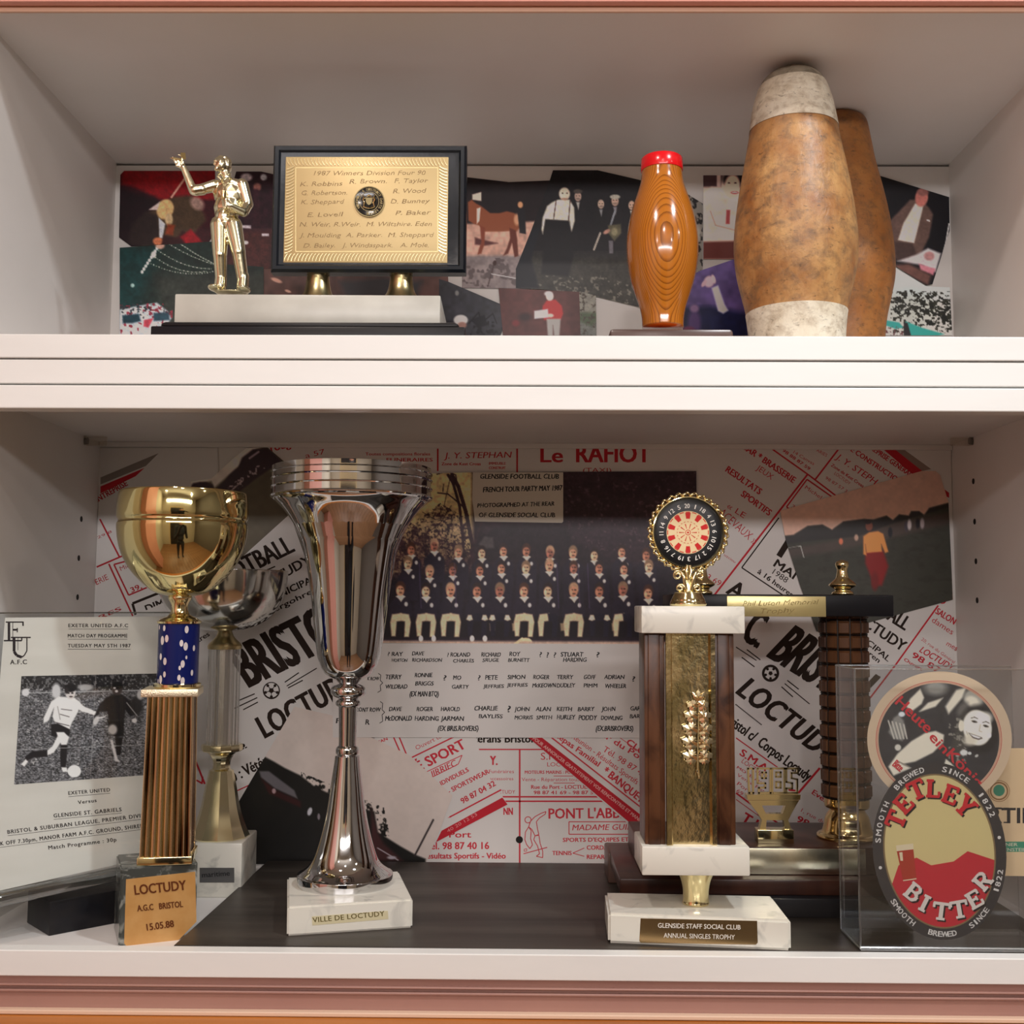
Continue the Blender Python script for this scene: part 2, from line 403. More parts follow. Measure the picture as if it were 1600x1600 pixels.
# ---------------------------------------------------------------- the cabinet
cab = thing('display_cabinet', 'white two-compartment trophy cabinet filling the whole picture', 'cabinet', (0, 0, ZL))
ob('side_panel', bx((XUL-.02, .0, ZU), (XUL, YB, ZC)), WHITE, cab)
ob('side_panel', bx((XUR, .0, ZU), (XUR+.02, YB, ZC)), WHITE, cab)
sl = ob('side_panel', bx((XLL-.02, .0, ZL-.02), (XLL, YB, ZMI)), WHITE, cab)
sr = ob('side_panel', bx((XLR, .0, ZL-.02), (XLR+.02, YB, ZMI)), WHITE, cab)
zgap = W(800, 259.5, YB).z
ob('back_panel', bx((XUL-.02, YB, ZU-.01), (XUR+.02, YB+.006, zgap)), WHITE, cab)
ob('back_panel', bx((XLL-.02, YB, ZL-.02), (XLR+.02, YB+.006, ZMI+.002)), WHITE, cab)
ob('back_panel', bx((XUL-.02, YB+.010, zgap-.01), (XUR+.02, YB+.016, ZC+.02)), mat('dark_gap', (.05, .04, .035), .8), cab)
ob('top_panel', bx((XUL-.02, .0006, ZC), (XUR+.02, YB+.01, ZC+.02)), WHITE, cab)
ob('bottom_panel', bx((XLL-.02, .015, ZL-.02), (XLR+.02, YB, ZL)), WHITE, cab)
z562, z602 = W(800, 562.5, 0).z, W(800, 602, 0).z
ob('shelf', bx((XLL-.02, .018, ZMI), (XLR+.02, YB+.001, z602-.001)), WHITE, cab)
ob('shelf', bx((XUL-.02, .018, z562+.0005), (XUR+.02, YB-.0002, ZU)), WHITE, cab)
ob('rail', bx((XLL-.02, .0, z562+.0007), (XLR+.02, .018, ZU), .0008), PAINT, cab)
ob('rail', bx((XLL-.02, .0015, z602+.0006), (XLR+.02, .018, z562-.0003), .0008), PAINT, cab)
ob('rail', bx((XLL-.02, .0, ZM), (XLR+.02, .018, z602-.0010), .0010), PAINT, cab)
ob('rail', bx((XLL-.02, .0, ZFASB), (XLR+.02, .015, ZF), .0008), PAINT, cab)
zbt = W(800, 700, YB-.006).z
ob('batten', bx((XLL+.0005, YB-.006, zbt), (XLR-.0005, YB-.0002, ZMI-.0004), .0005), WHITE, cab)
HOLE = mat('drilled_hole', (.01, .008, .007), .8)
for s, XX, pts in ((1, XLL, ((127, 811), (123, 872), (121, 933))), (-1, XLR, ((1521, 752), (1523, 815), (1525, 877), (1527, 938)))):
    for px, py in pts:
        d = ray(px, py); p = CAM+d*((XX-CAM.x)/d.x)
        b = B(); g = bmesh.ops.create_cone(b, cap_ends=True, segments=20, radius1=.0032, radius2=.0032, depth=.0006)
        for v in b.verts: v.co = Vector((v.co.z, v.co.x, v.co.y))+p
        ob('peg_hole', b, HOLE, sl if s > 0 else sr)
CLIP = clear('clear_plastic_clip', (.9, .87, .82), .12, .5, .15)
for px0, px1, s in ((133, 165, 1), (1487, 1520, -1)):
    XX = XLL if s > 0 else XLR
    d = ray(133 if s > 0 else 1519, 689); p = CAM+d*((XX-CAM.x)/d.x)
    xx = W(165 if s > 0 else 1487, 689, p.y).x
    b = B(); box(b, (min(XX, xx), p.y-.005, p.z-.005), (max(XX, xx), p.y+.005, ZMI-.0002), .001)
    cl = ob('shelf_clip', b, CLIP, cab)
    b = B(); tube(b, [(XX-s*.003, p.y, p.z), (XX+s*.003, p.y, p.z)], .004, 12); ob('pin', b, mat('dark_clip_pin', (.12, .1, .09), .4), cl)
# surround
st = B(); box(st, (-.62, -.003, W(800, 18, -.003).z), (.62, .0005, W(800, -12, 0).z), .001)
struct('trim_1', st, mat('peach_trim_paint', lin(226, 186, 160), .45))
st = B(); box(st, (-.62, -.012, W(800, 2, -.012).z), (.62, -.004, W(800, -30, 0).z), .001)
struct('trim_2', st, SALMON)
PINK = mat('dusty_pink_paint', lin(164, 124, 114), .35, col2=lin(170, 130, 118), nscale=8)
st = B(); zz = [W(800, v, 0).z for v in (1532, 1545, 1548, 1555, 1583)]
box(st, (-.62, .004, zz[1]), (.62, .03, zz[0])); box(st, (-.62, .001, zz[2]), (.62, .03, zz[1]+.0002), .0006)
box(st, (-.62, .005, zz[3]), (.62, .03, zz[2])); box(st, (-.62, .001, zz[3]-.0012), (.62, .03, zz[3]+.0008), .0006); box(st, (-.62, .003, zz[4]-.03), (.62, .03, zz[3]))
struct('trim_3', st, PINK)
st = B(); box(st, (-.62, -.004, zz[4]-.0032), (.62, .003, zz[4]+.0004), .0008); struct('trim_4', st, mat('cream_bead_paint', lin(225, 195, 170), .4))
st = B(); box(st, (-.8, -.03, zz[4]-.09), (.8, .003, zz[4]-.0036), .002)
tag(ob('wooden_rail', st, mat('orange_oak', lin(160, 92, 34), .3, col2=lin(205, 130, 58), nscale=35, nstretch=(.06, 1, 1), bump=.2, bscale=60, bdist=.0005)),
    'orange-brown varnished wooden rail running under the pink moulding', 'rail')
# ---------------------------------------------------------------- collage of prints on the back panels
RED = ink(204, 44, 58); BRN = ink(44, 30, 22); BLK = ink(18, 16, 16); INKH = mat('felt_pen_ink', (.012, .010, .012), .5)
LAY = 0.0007
def sheet(name, label, cat, outline, layer, m, group=None, th=.0004):
    s0 = Surf((0, YB-LAY*layer, 0), (0, -1, 0)); s1 = s0.up(th)
    b = B(); prism(b, [s1(x, y) for x, y in outline], [s0(x, y) for x, y in outline])
    o = ob(name, b, m); tag(o, label, cat, group)
    return o, s1.up(.00006)
# ---- upper shelf snapshots
UPP = (176, 156, 142); SN = 'colour snapshots pasted on the upper back panel'
CARD = mat('photo_card', (.45, .42, .38), .5)
def snap(label, outline, layer, paint, base, group=SN, paper=UPP, name='snapshot', step=1.2):
    o, s = sheet(name, label, 'photograph', outline, layer, CARD, group)
    photo('picture', outline, paint, paper, o, s, step=step, base=base)
def p_red(p):
    p.poly([(180, 290), (262, 315), (262, 400), (180, 400)], (22, 8, 12), 6); p.poly([(190, 264), (340, 264), (340, 312), (252, 312), (205, 290), (190, 288)], (112, 8, 14), 3)
    p.grain(.15, 3, 3)
    p.poly([(222, 390), (225, 335), (244, 326), (268, 308), (300, 305), (320, 335), (322, 345), (300, 368), (285, 362), (262, 388)], (60, 42, 28), 3)
    p.poly([(200, 382), (205, 350), (228, 330), (246, 336), (250, 372), (240, 386)], (34, 22, 20), 3)
    p.line([(268, 308), (288, 280)], 3, (190, 130, 110)); p.ell(258, 327, 13, 16, (196, 148, 96), .2, .35); p.poly([(232, 328), (250, 315), (246, 328)], (180, 150, 140))
    p.ell(264, 343, 6, 10, (170, 138, 100), .4); p.poly([(248, 340), (258, 350), (254, 372), (249, 372)], (176, 168, 168)); p.poly([(262, 350), (273, 352), (270, 368), (258, 366)], (120, 45, 20), 2)
    p.ell(308, 318, 12, 9, (140, 105, 92), .6, .7); p.ell(247, 377, 8, 6, (176, 96, 62), .4); p.poly([(282, 370), (298, 358), (316, 378), (290, 381)], (130, 16, 24), 2)
    p.poly([(255, 368), (280, 372), (276, 384), (252, 384)], (40, 10, 12), 2); p.grain(.18, 2, 8)
snap('snapshot of a bald man in a brown jacket leaning before a red backdrop', [(194, 267), (336, 267), (337, 362), (326, 379), (205, 385), (186, 371), (188, 273)], 1, p_red, (48, 10, 16))
def p_dr(p):
    p.grain(.4, 6, 4); p.ell(385, 277, 9, 6, (150, 130, 130), .5); p.ell(412, 277, 5, 5, (150, 140, 140), .5); p.ell(402, 292, 6, 6, (130, 80, 70), .6)
    p.poly([(372, 360), (425, 360), (425, 425), (350, 425)], (58, 24, 22), 6); p.poly([(372, 352), (392, 352), (392, 357), (372, 356)], (170, 150, 150)); p.poly([(409, 365), (420, 365), (420, 369), (409, 369)], (180, 160, 160))
    p.ell(384, 379, 4, 3, (190, 170, 165), .5); p.line([(400, 300), (402, 350)], 10, (44, 18, 24), 4); p.grain(.3, 2, 9)
snap('dark maroon snapshot of a crowd behind the gold figure', [(369, 268), (408, 268), (440, 275), (440, 420), (345, 420), (352, 330)], 2, p_dr, (34, 14, 20))
def p_br(p):
    p.grain(.3, 9, 6); p.ell(432, 438, 9, 3, (180, 130, 110), .5, .35); p.ell(450, 455, 5, 2, (190, 140, 120), .5, .3); p.ell(575, 454, 8, 7, (200, 120, 90), .5)
    p.poly([(530, 440), (600, 432), (660, 440), (650, 465), (540, 465)], (44, 40, 42), 6)
snap('brown snapshot half hidden behind the marble slab and gold feet', [(400, 412), (700, 430), (705, 524), (400, 524)], 1.5, p_br, (74, 48, 42))
def p_mq(p):
    p.poly([(180, 385), (250, 385), (200, 524), (180, 524)], (18, 44, 42), 10); p.poly([(240, 430), (420, 425), (420, 524), (260, 524)], (40, 42, 36), 8); p.grain(.25, 5, 2)
    for i, (a, b2, sag) in enumerate((((265, 382), (345, 416), 6), ((283, 382), (336, 413), 2), ((248, 392), (330, 420), 12), (((240, 400), (322, 424), 16)), ((236, 412), (345, 421), 18))):
        n = 26
        for k in range(n+1):
            t = k/n; x = a[0]+(b2[0]-a[0])*t; y = a[1]+(b2[1]-a[1])*t+sag*4*t*(1-t)*.6
            p.ell(x, y, 1.1, .8, (205, 200, 180) if k % 2 else (110, 120, 100), .8, 0, .85)
    for k in range(9): p.ell(222+k*2.9, 425-k*4.6, 2.2, 2.6, (205, 205, 190), .5)
    p.ell(250, 384, 7, 5, (190, 140, 120), .5); p.ell(240, 398, 4, 5, (200, 190, 170), .5)
    p.poly([(187, 484), (215, 478), (245, 473), (262, 486), (268, 497), (250, 524), (186, 524)], (186, 182, 186), 1.5)
    p.blot((130, 40, 52), 5, .62, 5, .08, (187, 474, 270, 524)); p.blot((40, 44, 46), 4, .66, 8, .08, (187, 470, 262, 500))
    p.poly([(191, 493), (217, 490), (220, 502), (206, 505), (192, 505)], (24, 48, 56), 1.5); p.poly([(240, 489), (264, 488), (265, 500), (240, 502)], (34, 58, 68), 1.5); p.poly([(225, 500), (240, 497), (232, 512), (224, 510)], (176, 60, 70), 1)
    p.ell(207, 446, 3, 3, (150, 170, 160), .6); p.grain(.15, 2, 4)
snap('dark green snapshot of a marquee with strings of lights over laid tables', [(187, 387), (338, 377), (339, 412), (412, 417), (412, 524), (187, 524)], 2.5, p_mq, (22, 32, 28))
def p_hs(p):
    p.poly([(720, 350), (860, 345), (860, 402), (720, 402)], (178, 132, 112), 2); p.poly([(720, 400), (860, 398), (860, 452), (720, 452)], (120, 104, 100), 3); p.grain(.2, 4, 3)
    p.blot((80, 66, 64), 8, .6, 11, .1, (720, 403, 860, 450))
    p.poly([(742, 371), (760, 376), (778, 380), (758, 384), (742, 382)], (70, 30, 28), 1.5); p.poly([(738, 304), (752, 300), (752, 314), (738, 312)], (205, 170, 150))
    b = (122, 62, 36)
    p.poly([(731, 316), (737, 312), (744, 318), (752, 322), (766, 333), (780, 333), (792, 330), (804, 333), (812, 343), (812, 356), (806, 363), (797, 361), (780, 362), (758, 362), (748, 352), (741, 350), (732, 345)], b, 1.2)
    p.poly([(750, 352), (758, 356), (757, 382), (752, 396), (746, 398), (748, 390), (752, 378)], (110, 48, 28), 1); p.poly([(796, 356), (806, 360), (808, 372), (810, 400), (804, 402), (800, 380), (794, 396), (786, 400), (792, 388), (797, 372)], (84, 34, 22), 1)
    p.poly([(745, 326), (751, 324), (749, 345), (745, 350)], (215, 180, 160), .8); p.ell(808, 343, 5, 9, (185, 130, 96), .6); p.ell(813, 320, 4, 5, (190, 130, 90), .4); p.poly([(808, 326), (820, 326), (822, 366), (812, 364)], (18, 14, 18))
    p.line([(772, 412), (762, 448)], 1.6, (60, 40, 40)); p.line([(768, 428), (812, 436)], 1.4, (180, 170, 165)); p.ell(773, 411, 3, 4, (50, 28, 24))
snap('snapshot of a chestnut horse standing in a sunlit yard', [(722, 276), (795, 284.5), (860, 282), (858, 360), (830, 452), (722, 450)], 1, p_hs, (20, 10, 12))
def man(p, x, y, s, coat, face, shirt=None, cap=None, legs=None):
    p.poly([(x-s*1.35, y+s*5.2), (x-s*1.5, y+s*2.2), (x-s*.5, y+s*1.2), (x+s*.5, y+s*1.2), (x+s*1.5, y+s*2.2), (x+s*1.35, y+s*5.2)], coat, s*.2)
    if shirt: p.poly([(x-s*.35, y+s*1.1), (x+s*.35, y+s*1.1), (x+s*.1, y+s*2.6)], shirt, s*.12)
    p.ell(x, y, s*.66, s*.95, face, .25); p.ell(x, y+s*.45, s*.4, s*.2, tuple(c*.72 for c in face), .8)
    p.ell(x-s*.28, y-s*.12, s*.14, s*.12, tuple(c*.4 for c in face), .8); p.ell(x+s*.28, y-s*.12, s*.14, s*.12, tuple(c*.4 for c in face), .8)
    if cap: p.ell(x, y-s*.75, s*.95, s*.42, cap, .3)
def p_om(p):
    p.poly([(800, 395), (1012, 400), (1012, 500), (800, 470)], (44, 40, 34), 14); p.grain(.3, 3, 6); p.blot((100, 92, 80), 5, .68, 3, .1, (830, 430, 1010, 482))
    man(p, 903, 307, 8, (16, 12, 14), (150, 120, 104), (150, 140, 130)); p.ell(903, 299, 7, 3.5, (60, 50, 44), .4)
    p.poly([(863, 316), (872, 312), (890, 312), (897, 324), (898, 345), (893, 362), (888, 345), (852, 343), (848, 366), (846, 358), (848, 340), (855, 322)], (196, 182, 160), 1.2)
    p.line([(869, 313), (865, 342)], 1.6, (60, 28, 26)); p.line([(891, 313), (888, 348)], 1.6, (60, 28, 26)); p.ell(882, 303, 8.5, 10, (205, 175, 150), .25); p.ell(882, 311, 5, 2, (150, 110, 90), .8); p.ell(879, 302, 1.4, 1.1, (70, 50, 40), .8); p.ell(886, 302, 1.4, 1.1, (70, 50, 40), .8)
    p.poly([(853, 343), (890, 346), (896, 400), (888, 432), (846, 428), (850, 380)], (13, 10, 13), 2)
    man(p, 939, 319, 7.5, (14, 11, 13), (165, 135, 115), (120, 115, 112)); man(p, 961, 314, 8.5, (17, 13, 15), (165, 130, 110), (120, 110, 110), (150, 138, 122)); man(p, 987, 321, 7.5, (15, 12, 14), (175, 140, 118), (190, 180, 160))
    p.line([(961, 330), (954, 352)], 3, (120, 118, 120), 1); p.poly([(950, 352), (970, 350), (971, 364), (960, 377), (950, 364)], (78, 70, 50), 1.5); p.ell(960, 362, 5, 6, (120, 108, 80), .5)
    p.line([(938, 364), (928, 390)], 3, (150, 135, 120)); p.poly([(951, 376), (958, 376), (958, 396), (952, 396)], (90, 82, 84)); p.ell(948, 362, 6, 3, (150, 105, 88), .5, -.5); p.grain(.15, 2, 4)
    p.poly([(806, 450), (806, 420), (830, 360), (846, 352), (830, 405), (842, 450)], (12, 13, 20), 2)
snap('snapshot of old men in dark coats, the foremost in shirt and braces', [(864, 266), (934, 266), (1012, 284), (1012, 483), (905, 457), (842, 452), (806, 450), (806, 420), (830, 360), (858, 285)], 2, p_om, (13, 9, 12))
def p_dk(p):
    p.grain(.3, 6, 2); p.poly([(735, 500), (757, 492), (762, 508), (748, 512)], (16, 14, 20)); p.ell(720, 500, 11, 8, (190, 180, 172), .25); p.ell(722, 508, 7, 5, (140, 100, 88), .5)
    p.line([(733, 505), (748, 488), (752, 505), (770, 490), (776, 505)], 2, (14, 12, 16)); p.blot((14, 12, 16), 7, .55, 5, .1, (735, 495, 790, 524)); p.ell(714, 458, 3, 4, (110, 105, 100), .6)
snap('dark grey snapshot with a white-capped figure beside the marble slab end', [(686, 436), (700, 440), (782, 475), (794, 496), (782, 524), (686, 524)], 2.2, p_dk, (44, 42, 46))
def p_gj(p):
    p.grain(.2, 6, 5); p.ell(820, 495, 9, 6, (44, 24, 24), .8); p.ell(806, 505, 6, 5, (100, 34, 34), .8)
    p.poly([(848, 478), (854, 470), (868, 468), (878, 478), (880, 490), (876, 500), (850, 500), (847, 488)], (158, 40, 38), 1.2)
    p.poly([(854, 498), (876, 498), (874, 526), (866, 526), (864, 508), (864, 526), (856, 526)], (150, 140, 132), 1.2); p.ell(859, 463, 6, 7, (205, 180, 165), .3); p.ell(857, 459, 6.5, 4, (190, 180, 176), .5)
    p.poly([(835, 486), (856, 483), (857, 496), (835, 498)], (200, 196, 200), 1); p.ell(860, 493, 5, 3, (205, 170, 155), .5)
snap('snapshot of a man in a red jumper and white trousers holding a box', [(779, 450), (905, 456), (907, 524), (786, 524)], 2.8, p_gj, (74, 38, 34))
def p_gr(p):
    p.poly([(900, 450), (935, 450), (935, 492), (900, 492)], (120, 112, 100), 3); p.poly([(900, 488), (932, 488), (935, 498), (925, 510), (900, 500)], (66, 74, 52), 3); p.blot((60, 50, 40), 4, .6, 3); p.grain(.2, 2, 3)
snap('narrow grey-green snapshot of a stone wall and lawn', [(905, 455), (931, 462), (932, 524), (907, 524)], 3.2, p_gr, (96, 94, 86))
def p_fo(p):
    p.blot((28, 24, 24), 6, .5, 4, .08); p.ell(1086, 365, 9, 14, (150, 140, 128), .6); p.ell(1083, 344, 6, 7, (60, 48, 44), .5)
snap('strip of a black and white snapshot with foliage', [(1066, 298), (1098, 318), (1098, 432), (1066, 432)], 1.6, p_fo, (120, 110, 100))
def p_wo(p):
    p.poly([(1095, 270), (1130, 270), (1126, 292), (1095, 292)], (60, 38, 40), 2); p.poly([(1120, 270), (1126, 270), (1126, 293), (1120, 293)], (180, 150, 140))
    p.poly([(1098, 302), (1112, 292), (1128, 294), (1136, 306), (1160, 308), (1160, 378), (1098, 378)], (214, 184, 164), 2)
    p.blot((190, 156, 138), 9, .5, 4, .4, (1100, 300, 1160, 376), al=.6); p.ell(1148, 280, 19, 14, (20, 12, 16), .3); p.ell(1144, 291, 12, 18, (220, 170, 148), .25, .1)
    p.ell(1148, 301, 6, 2.2, (150, 60, 60), .5); p.ell(1148, 300.5, 4, .9, (235, 225, 215), .5); p.ell(1139, 286, 2, 1.2, (50, 30, 30), .6); p.ell(1149, 286, 2, 1.2, (50, 30, 30), .6); p.poly([(1135, 328), (1141, 328), (1140, 350), (1134, 350)], (150, 62, 62))
    p.poly([(1098, 378), (1175, 376), (1175, 405), (1098, 405)], (88, 40, 34), 2); p.line([(1110, 330), (1118, 352), (1150, 360)], 1.4, (150, 110, 96), 1, .7)
snap('snapshot of a smiling dark-haired woman in a white blouse', [(1099, 274), (1175, 274), (1175, 405), (1099, 405)], 1.9, p_wo, (200, 168, 150))
def p_pu(p):
    p.poly([(1060, 480), (1110, 478), (1170, 490), (1170, 530), (1060, 530)], (22, 24, 54), 5); p.grain(.25, 7, 3); p.ell(1085, 505, 10, 22, (74, 52, 92), .7); p.ell(1085, 482, 7, 6, (120, 90, 120), .7)
    p.poly([(1112, 450), (1122, 446), (1132, 475), (1138, 485), (1130, 490), (1122, 486)], (196, 186, 206), 1.5); p.ell(1108, 440, 8, 9, (200, 160, 165), .4, .4); p.ell(1115, 436, 3, 7, (205, 165, 165), .5, -.3); p.ell(1100, 443, 3, 6, (195, 150, 155), .5, .6); p.ell(1075, 515, 10, 5, (96, 40, 66), .8)
snap('purple snapshot with an outstretched pale arm', [(1074, 432), (1097, 422), (1153, 403), (1190, 398), (1190, 524), (1066, 524)], 2.4, p_pu, (84, 66, 110))
def p_bl(p):
    p.poly([(1385, 350), (1405, 330), (1422, 312), (1440, 312), (1452, 325), (1458, 335), (1452, 370), (1440, 395), (1420, 410), (1395, 402)], (90, 66, 58), 2)
    p.poly([(1430, 318), (1443, 320), (1436, 350), (1428, 380), (1403, 375), (1412, 348)], (204, 184, 164), 1.2); p.ell(1440, 309, 10, 14, (176, 100, 88), .25, .15); p.ell(1442, 300, 9, 6, (130, 80, 72), .5)
    p.poly([(1398, 378), (1426, 380), (1432, 400), (1400, 408)], (62, 44, 40), 2); p.poly([(1402, 408), (1432, 398), (1450, 388), (1470, 396), (1462, 425), (1440, 414)], (196, 180, 176), 2)
    p.ell(1452, 400, 8, 7, (160, 110, 106), .5); p.poly([(1436, 412), (1462, 420), (1458, 430), (1438, 422)], (186, 110, 118), 1.5); p.poly([(1396, 414), (1420, 412), (1455, 430), (1450, 446), (1400, 420)], (96, 62, 54), 3)
    p.line([(1483, 350), (1478, 380), (1464, 430)], 2, (225, 215, 205), 1); p.line([(1449, 344), (1452, 345)], 2.5, (210, 190, 180)); p.grain(.12, 3, 3)
snap('snapshot of a man in a brown blazer and white polo neck', [(1360, 270), (1483, 308), (1484, 360), (1457, 444), (1447, 446), (1392, 411), (1360, 380)], 2.6, p_bl, (14, 12, 16))
def p_tr(p):
    p.poly([(1375, 420), (1490, 440), (1490, 470), (1375, 460)], (178, 178, 172), 8); p.ell(1420, 482, 34, 26, (150, 150, 140), .8, 0, .4)
    p.blot((26, 26, 22), 5, .47, 4, .06, P=[(1390, 470), (1402, 456), (1425, 452), (1440, 466), (1462, 458), (1488, 476), (1488, 515), (1440, 506), (1420, 495), (1398, 488)])
    p.blot((40, 38, 30), 3.5, .55, 9, .06, (1392, 455, 1488, 520)); p.poly([(1382, 500), (1405, 504), (1412, 512), (1400, 514), (1382, 508)], (50, 140, 130), 1); p.poly([(1415, 502), (1440, 512), (1475, 522), (1462, 526), (1414, 526)], (50, 140, 128), 1.2)
    p.poly([(1412, 505), (1418, 504), (1424, 526), (1412, 526)], (36, 32, 34)); p.blot((90, 50, 52), 3, .55, 7, .1, (1378, 510, 1412, 526))
snap('snapshot of trees with green parasols below', [(1375, 430), (1397, 417), (1447, 447), (1484, 449), (1488, 524), (1375, 524)], 1.4, p_tr, (184, 176, 164))

# ---- lower shelf prints
LP = (176, 160, 148); PG = 'red and black match posters on the lower back panel'
def poster(label, outline, layer, name='poster', m=None):
    o, s = sheet(name, label, 'poster', outline, layer, m or PAPER, PG)
    return o, Print(s), Print(s)
def football(p, x, y, r, m2=None):
    p.C(x, y, r, n=28)
# left poster
o, r, k = poster('tilted match poster reading BRISTOL LOCTUDY at the left, behind both cups', [(150, 990), (156, 985), (340, 905), (453, 803), (560, 1110), (440, 1200), (345, 1348), (150, 1348)], 3)
k.T('FOOTBALL', (338, 921), (461, 861), 29, .03, shear=-.08).L([(384, 905), (430, 885)], 2).T('LOCTUDY', (398, 930), (487, 879), 15, .03)
k.T('MUNICIPAL', (416, 944), (496, 907), 11, .03).T('Kergohren', (418, 962), (497, 923), 8.5, .03)
k.T('BRISTOL', (391, 1073), (560, 990), 68, .032, shear=-.12).T('LOCTUDY', (415, 1153), (560, 1075), 35, .038, space=1.1)
k.L([(445, 1066), (467, 1051)], 1.8).L([(448, 1072), (495, 1044)], 1.6).L([(450, 1075), (473, 1063)], 1.8).L([(372, 1095), (398, 1084)], 1.8).L([(366, 1107), (402, 1090)], 1.8).L([(380, 1109), (403, 1097)], 1.8)
Print(k.surf).C(424, 1079, 13.5, n=28).build('printed_ball', BRN, o); k.T('C.', (368, 1177), (386, 1168), 10, .04).C(380, 1165, 3).T('. 30 : V\u00e9t\u00e9rans', (350, 1230), (440, 1184), 17, .03).T('tres', (310, 1004), (328, 993), 8, .03)
r.L([(322, 1258), (365, 1238), (402, 1221)], 1.8).L([(306, 1190), (320, 1225)], 3).T('V', (310, 1228), (322, 1222), 10, .03)
r.build('red_lettering', RED, o); k.build('black_lettering', BRN, o)
wb = Print(k.surf.up(.00006)); wb.C(424, 1078.5, 11.5); wb.build('ball_print', PAPER, o)
kb = Print(k.surf.up(.00012)); kb.P([(424+4.5*math.cos(a), 1079+4.5*math.sin(a)) for a in [math.radians(18+72*i) for i in range(5)]])
for i in range(5):
    a = math.radians(18+72*i); kb.L([(424+4*math.cos(a), 1079+4*math.sin(a)), (424+9*math.cos(a), 1079+9*math.sin(a))], 1.2); kb.C(424+9.6*math.cos(a), 1079+9.6*math.sin(a), 2.4, n=8)
kb.build('ball_patches', BRN, o)
# far left red scraps
o, r, k = poster('pale poster scrap with red rules at the far left', [(155, 700), (340, 700), (345, 902), (250, 965), (150, 990)], 1.2)
Print(r.surf).P([(157, 760), (226, 731), (212, 744), (157, 771)]).build('red_band', RED, o); r.T('ENTREPRISE', (150, 786), (200, 758), 9, .03).L([(156, 811), (187, 871)], 2.6).L([(151, 886), (195, 867)], 2.6).L([(170, 881), (210, 968)], 2.6)
r.L([(215, 872), (178, 882), (201, 930), (232, 917)], 2.4).T('Mic', (189, 892), (203, 886), 7).T('39,', (206, 926), (222, 919), 8, .03).T('ERIE', (151, 914), (170, 905), 9).T('29 8', (153, 842), (175, 832), 4).T('RES', (156, 968), (190, 953), 6, .035)
k.L([(214, 968), (207, 943), (262, 921)], 4).T('DIM', (231, 959), (258, 948), 14, .03)
Print(r.surf)
gs = Print(r.surf); gs.P([(157, 746), (248, 708), (228, 728), (157, 757)]); gs.build('grey_stripe', ink(150, 140, 134), o)
r.build('red_lettering', ink(190, 42, 54), o); k.build('black_lettering', BRN, o)
# right poster
o, r, k = poster('tilted match poster reading BRIS and LOCTUDY beside the carved column', [(1056, 699), (1486, 699), (1496, 1348), (1056, 1348)], 1.2)
r.T('BAR \u2605 BRASSERIE'.replace('\u2605', '*'), (1160, 701), (1239, 755), 10, .035).T('JEUX', (1181, 733), (1205, 750), 9).T('RESULTATS', (1133, 736), (1186, 773), 10, .035).T('SPORTIFS', (1157, 774), (1201, 806), 10, .035)
r.T('\u00ab LE', (1135, 793), (1162, 810), 9).T('ACEVAUX \u00bb', (1122, 803), (1177, 851), 13, -.004).T('uzciou', (1131, 868), (1148, 880), 4).T('3 69', (1103, 904), (1124, 916), 9)
r.L([(1310, 702), (1274, 749)], 2.6).L([(1207, 702), (1262, 741), (1308, 776)], 2.4).L([(1262, 741), (1120, 925), (1100, 951)], 3).L([(1235, 797), (1229, 792), (1261, 749), (1301, 777)], 2.2)
r.T('Michel', (1257, 763), (1282, 780), 6).T('39', (1236, 793), (1246, 799), 6).T('14 Canvas', (1239, 708), (1271, 727), 5).T('98 88 87 59', (1222, 705), (1264, 735), 5, .03).T('ARIES', (1275, 705), (1291, 714), 5)
r.T('J. Y. STEPHAN', (1305, 716), (1385, 770), 10, .01, shear=.15).T('Zone de Kest Croas', (1298, 728), (1348, 762), 5, .03).T('LOCTUDY', (1303, 741), (1327, 758), 5).T('98 87 57 31', (1289, 748), (1325, 772), 5)
r.T('DE CONSTRUCTION', (1322, 700), (1406, 757), 8, .035).T('ENTREPRISE GENERALE', (1345, 692), (1426, 748), 8, .035); Print(r.surf).P([(1380, 702), (1398, 702), (1441, 736), (1428, 743)]).build('red_band', RED, o); Print(r.surf).P([(1475, 764), (1483, 770), (1483, 778), (1475, 774)]).build('red_band', RED, o)
k.L([(1217, 809), (1159, 887), (1240, 941)], 2).T('1', (1213, 867), (1221, 872), 30, .0).T('MAI', (1208, 884), (1239, 905), 13, .035).T('1988', (1206, 896), (1228, 911), 9).T('\u00e0 16 heures', (1183, 895), (1236, 933), 8, .035).T('A', (1134, 926), (1154, 939), 26, .03)
k.T('C.', (1158, 998), (1182, 1012), 54, .03).T('BRISTOL', (1199, 1026), (1340, 1112), 66, .03, shear=.22).T('LOCTUDY', (1150, 1083), (1292, 1192), 34, .04, shear=.18, space=1.1)
k.L([(1150, 1011), (1182, 1032)], 1.6).L([(1159, 1027), (1179, 1042)], 1.8).L([(1167, 1015), (1188, 1031)], 1.8).L([(1230, 1063), (1248, 1077)], 1.8).L([(1226, 1068), (1265, 1100)], 1.6).L([(1221, 1073), (1239, 1089)], 1.8); Print(k.surf).C(1204, 1052, 13.5, n=28).build('printed_ball', BRN, o)
for i in range(22): k.C(1150+i*1.87, 1101+i*1.48, 1.2, n=6)
k.T('Bristol c/  Corpos Loctudy', (1133, 1128), (1261, 1221), 17, .03)
k.T('FOOTBALL', (1330, 932), (1413, 985), 22, .035).T('LOCTUDY', (1325, 962), (1409, 1018), 17, .03).T('MUNICIPAL', (1320, 978), (1387, 1034), 9, .03).T('Kergohren', (1320, 995), (1372, 1036), 8, .03)
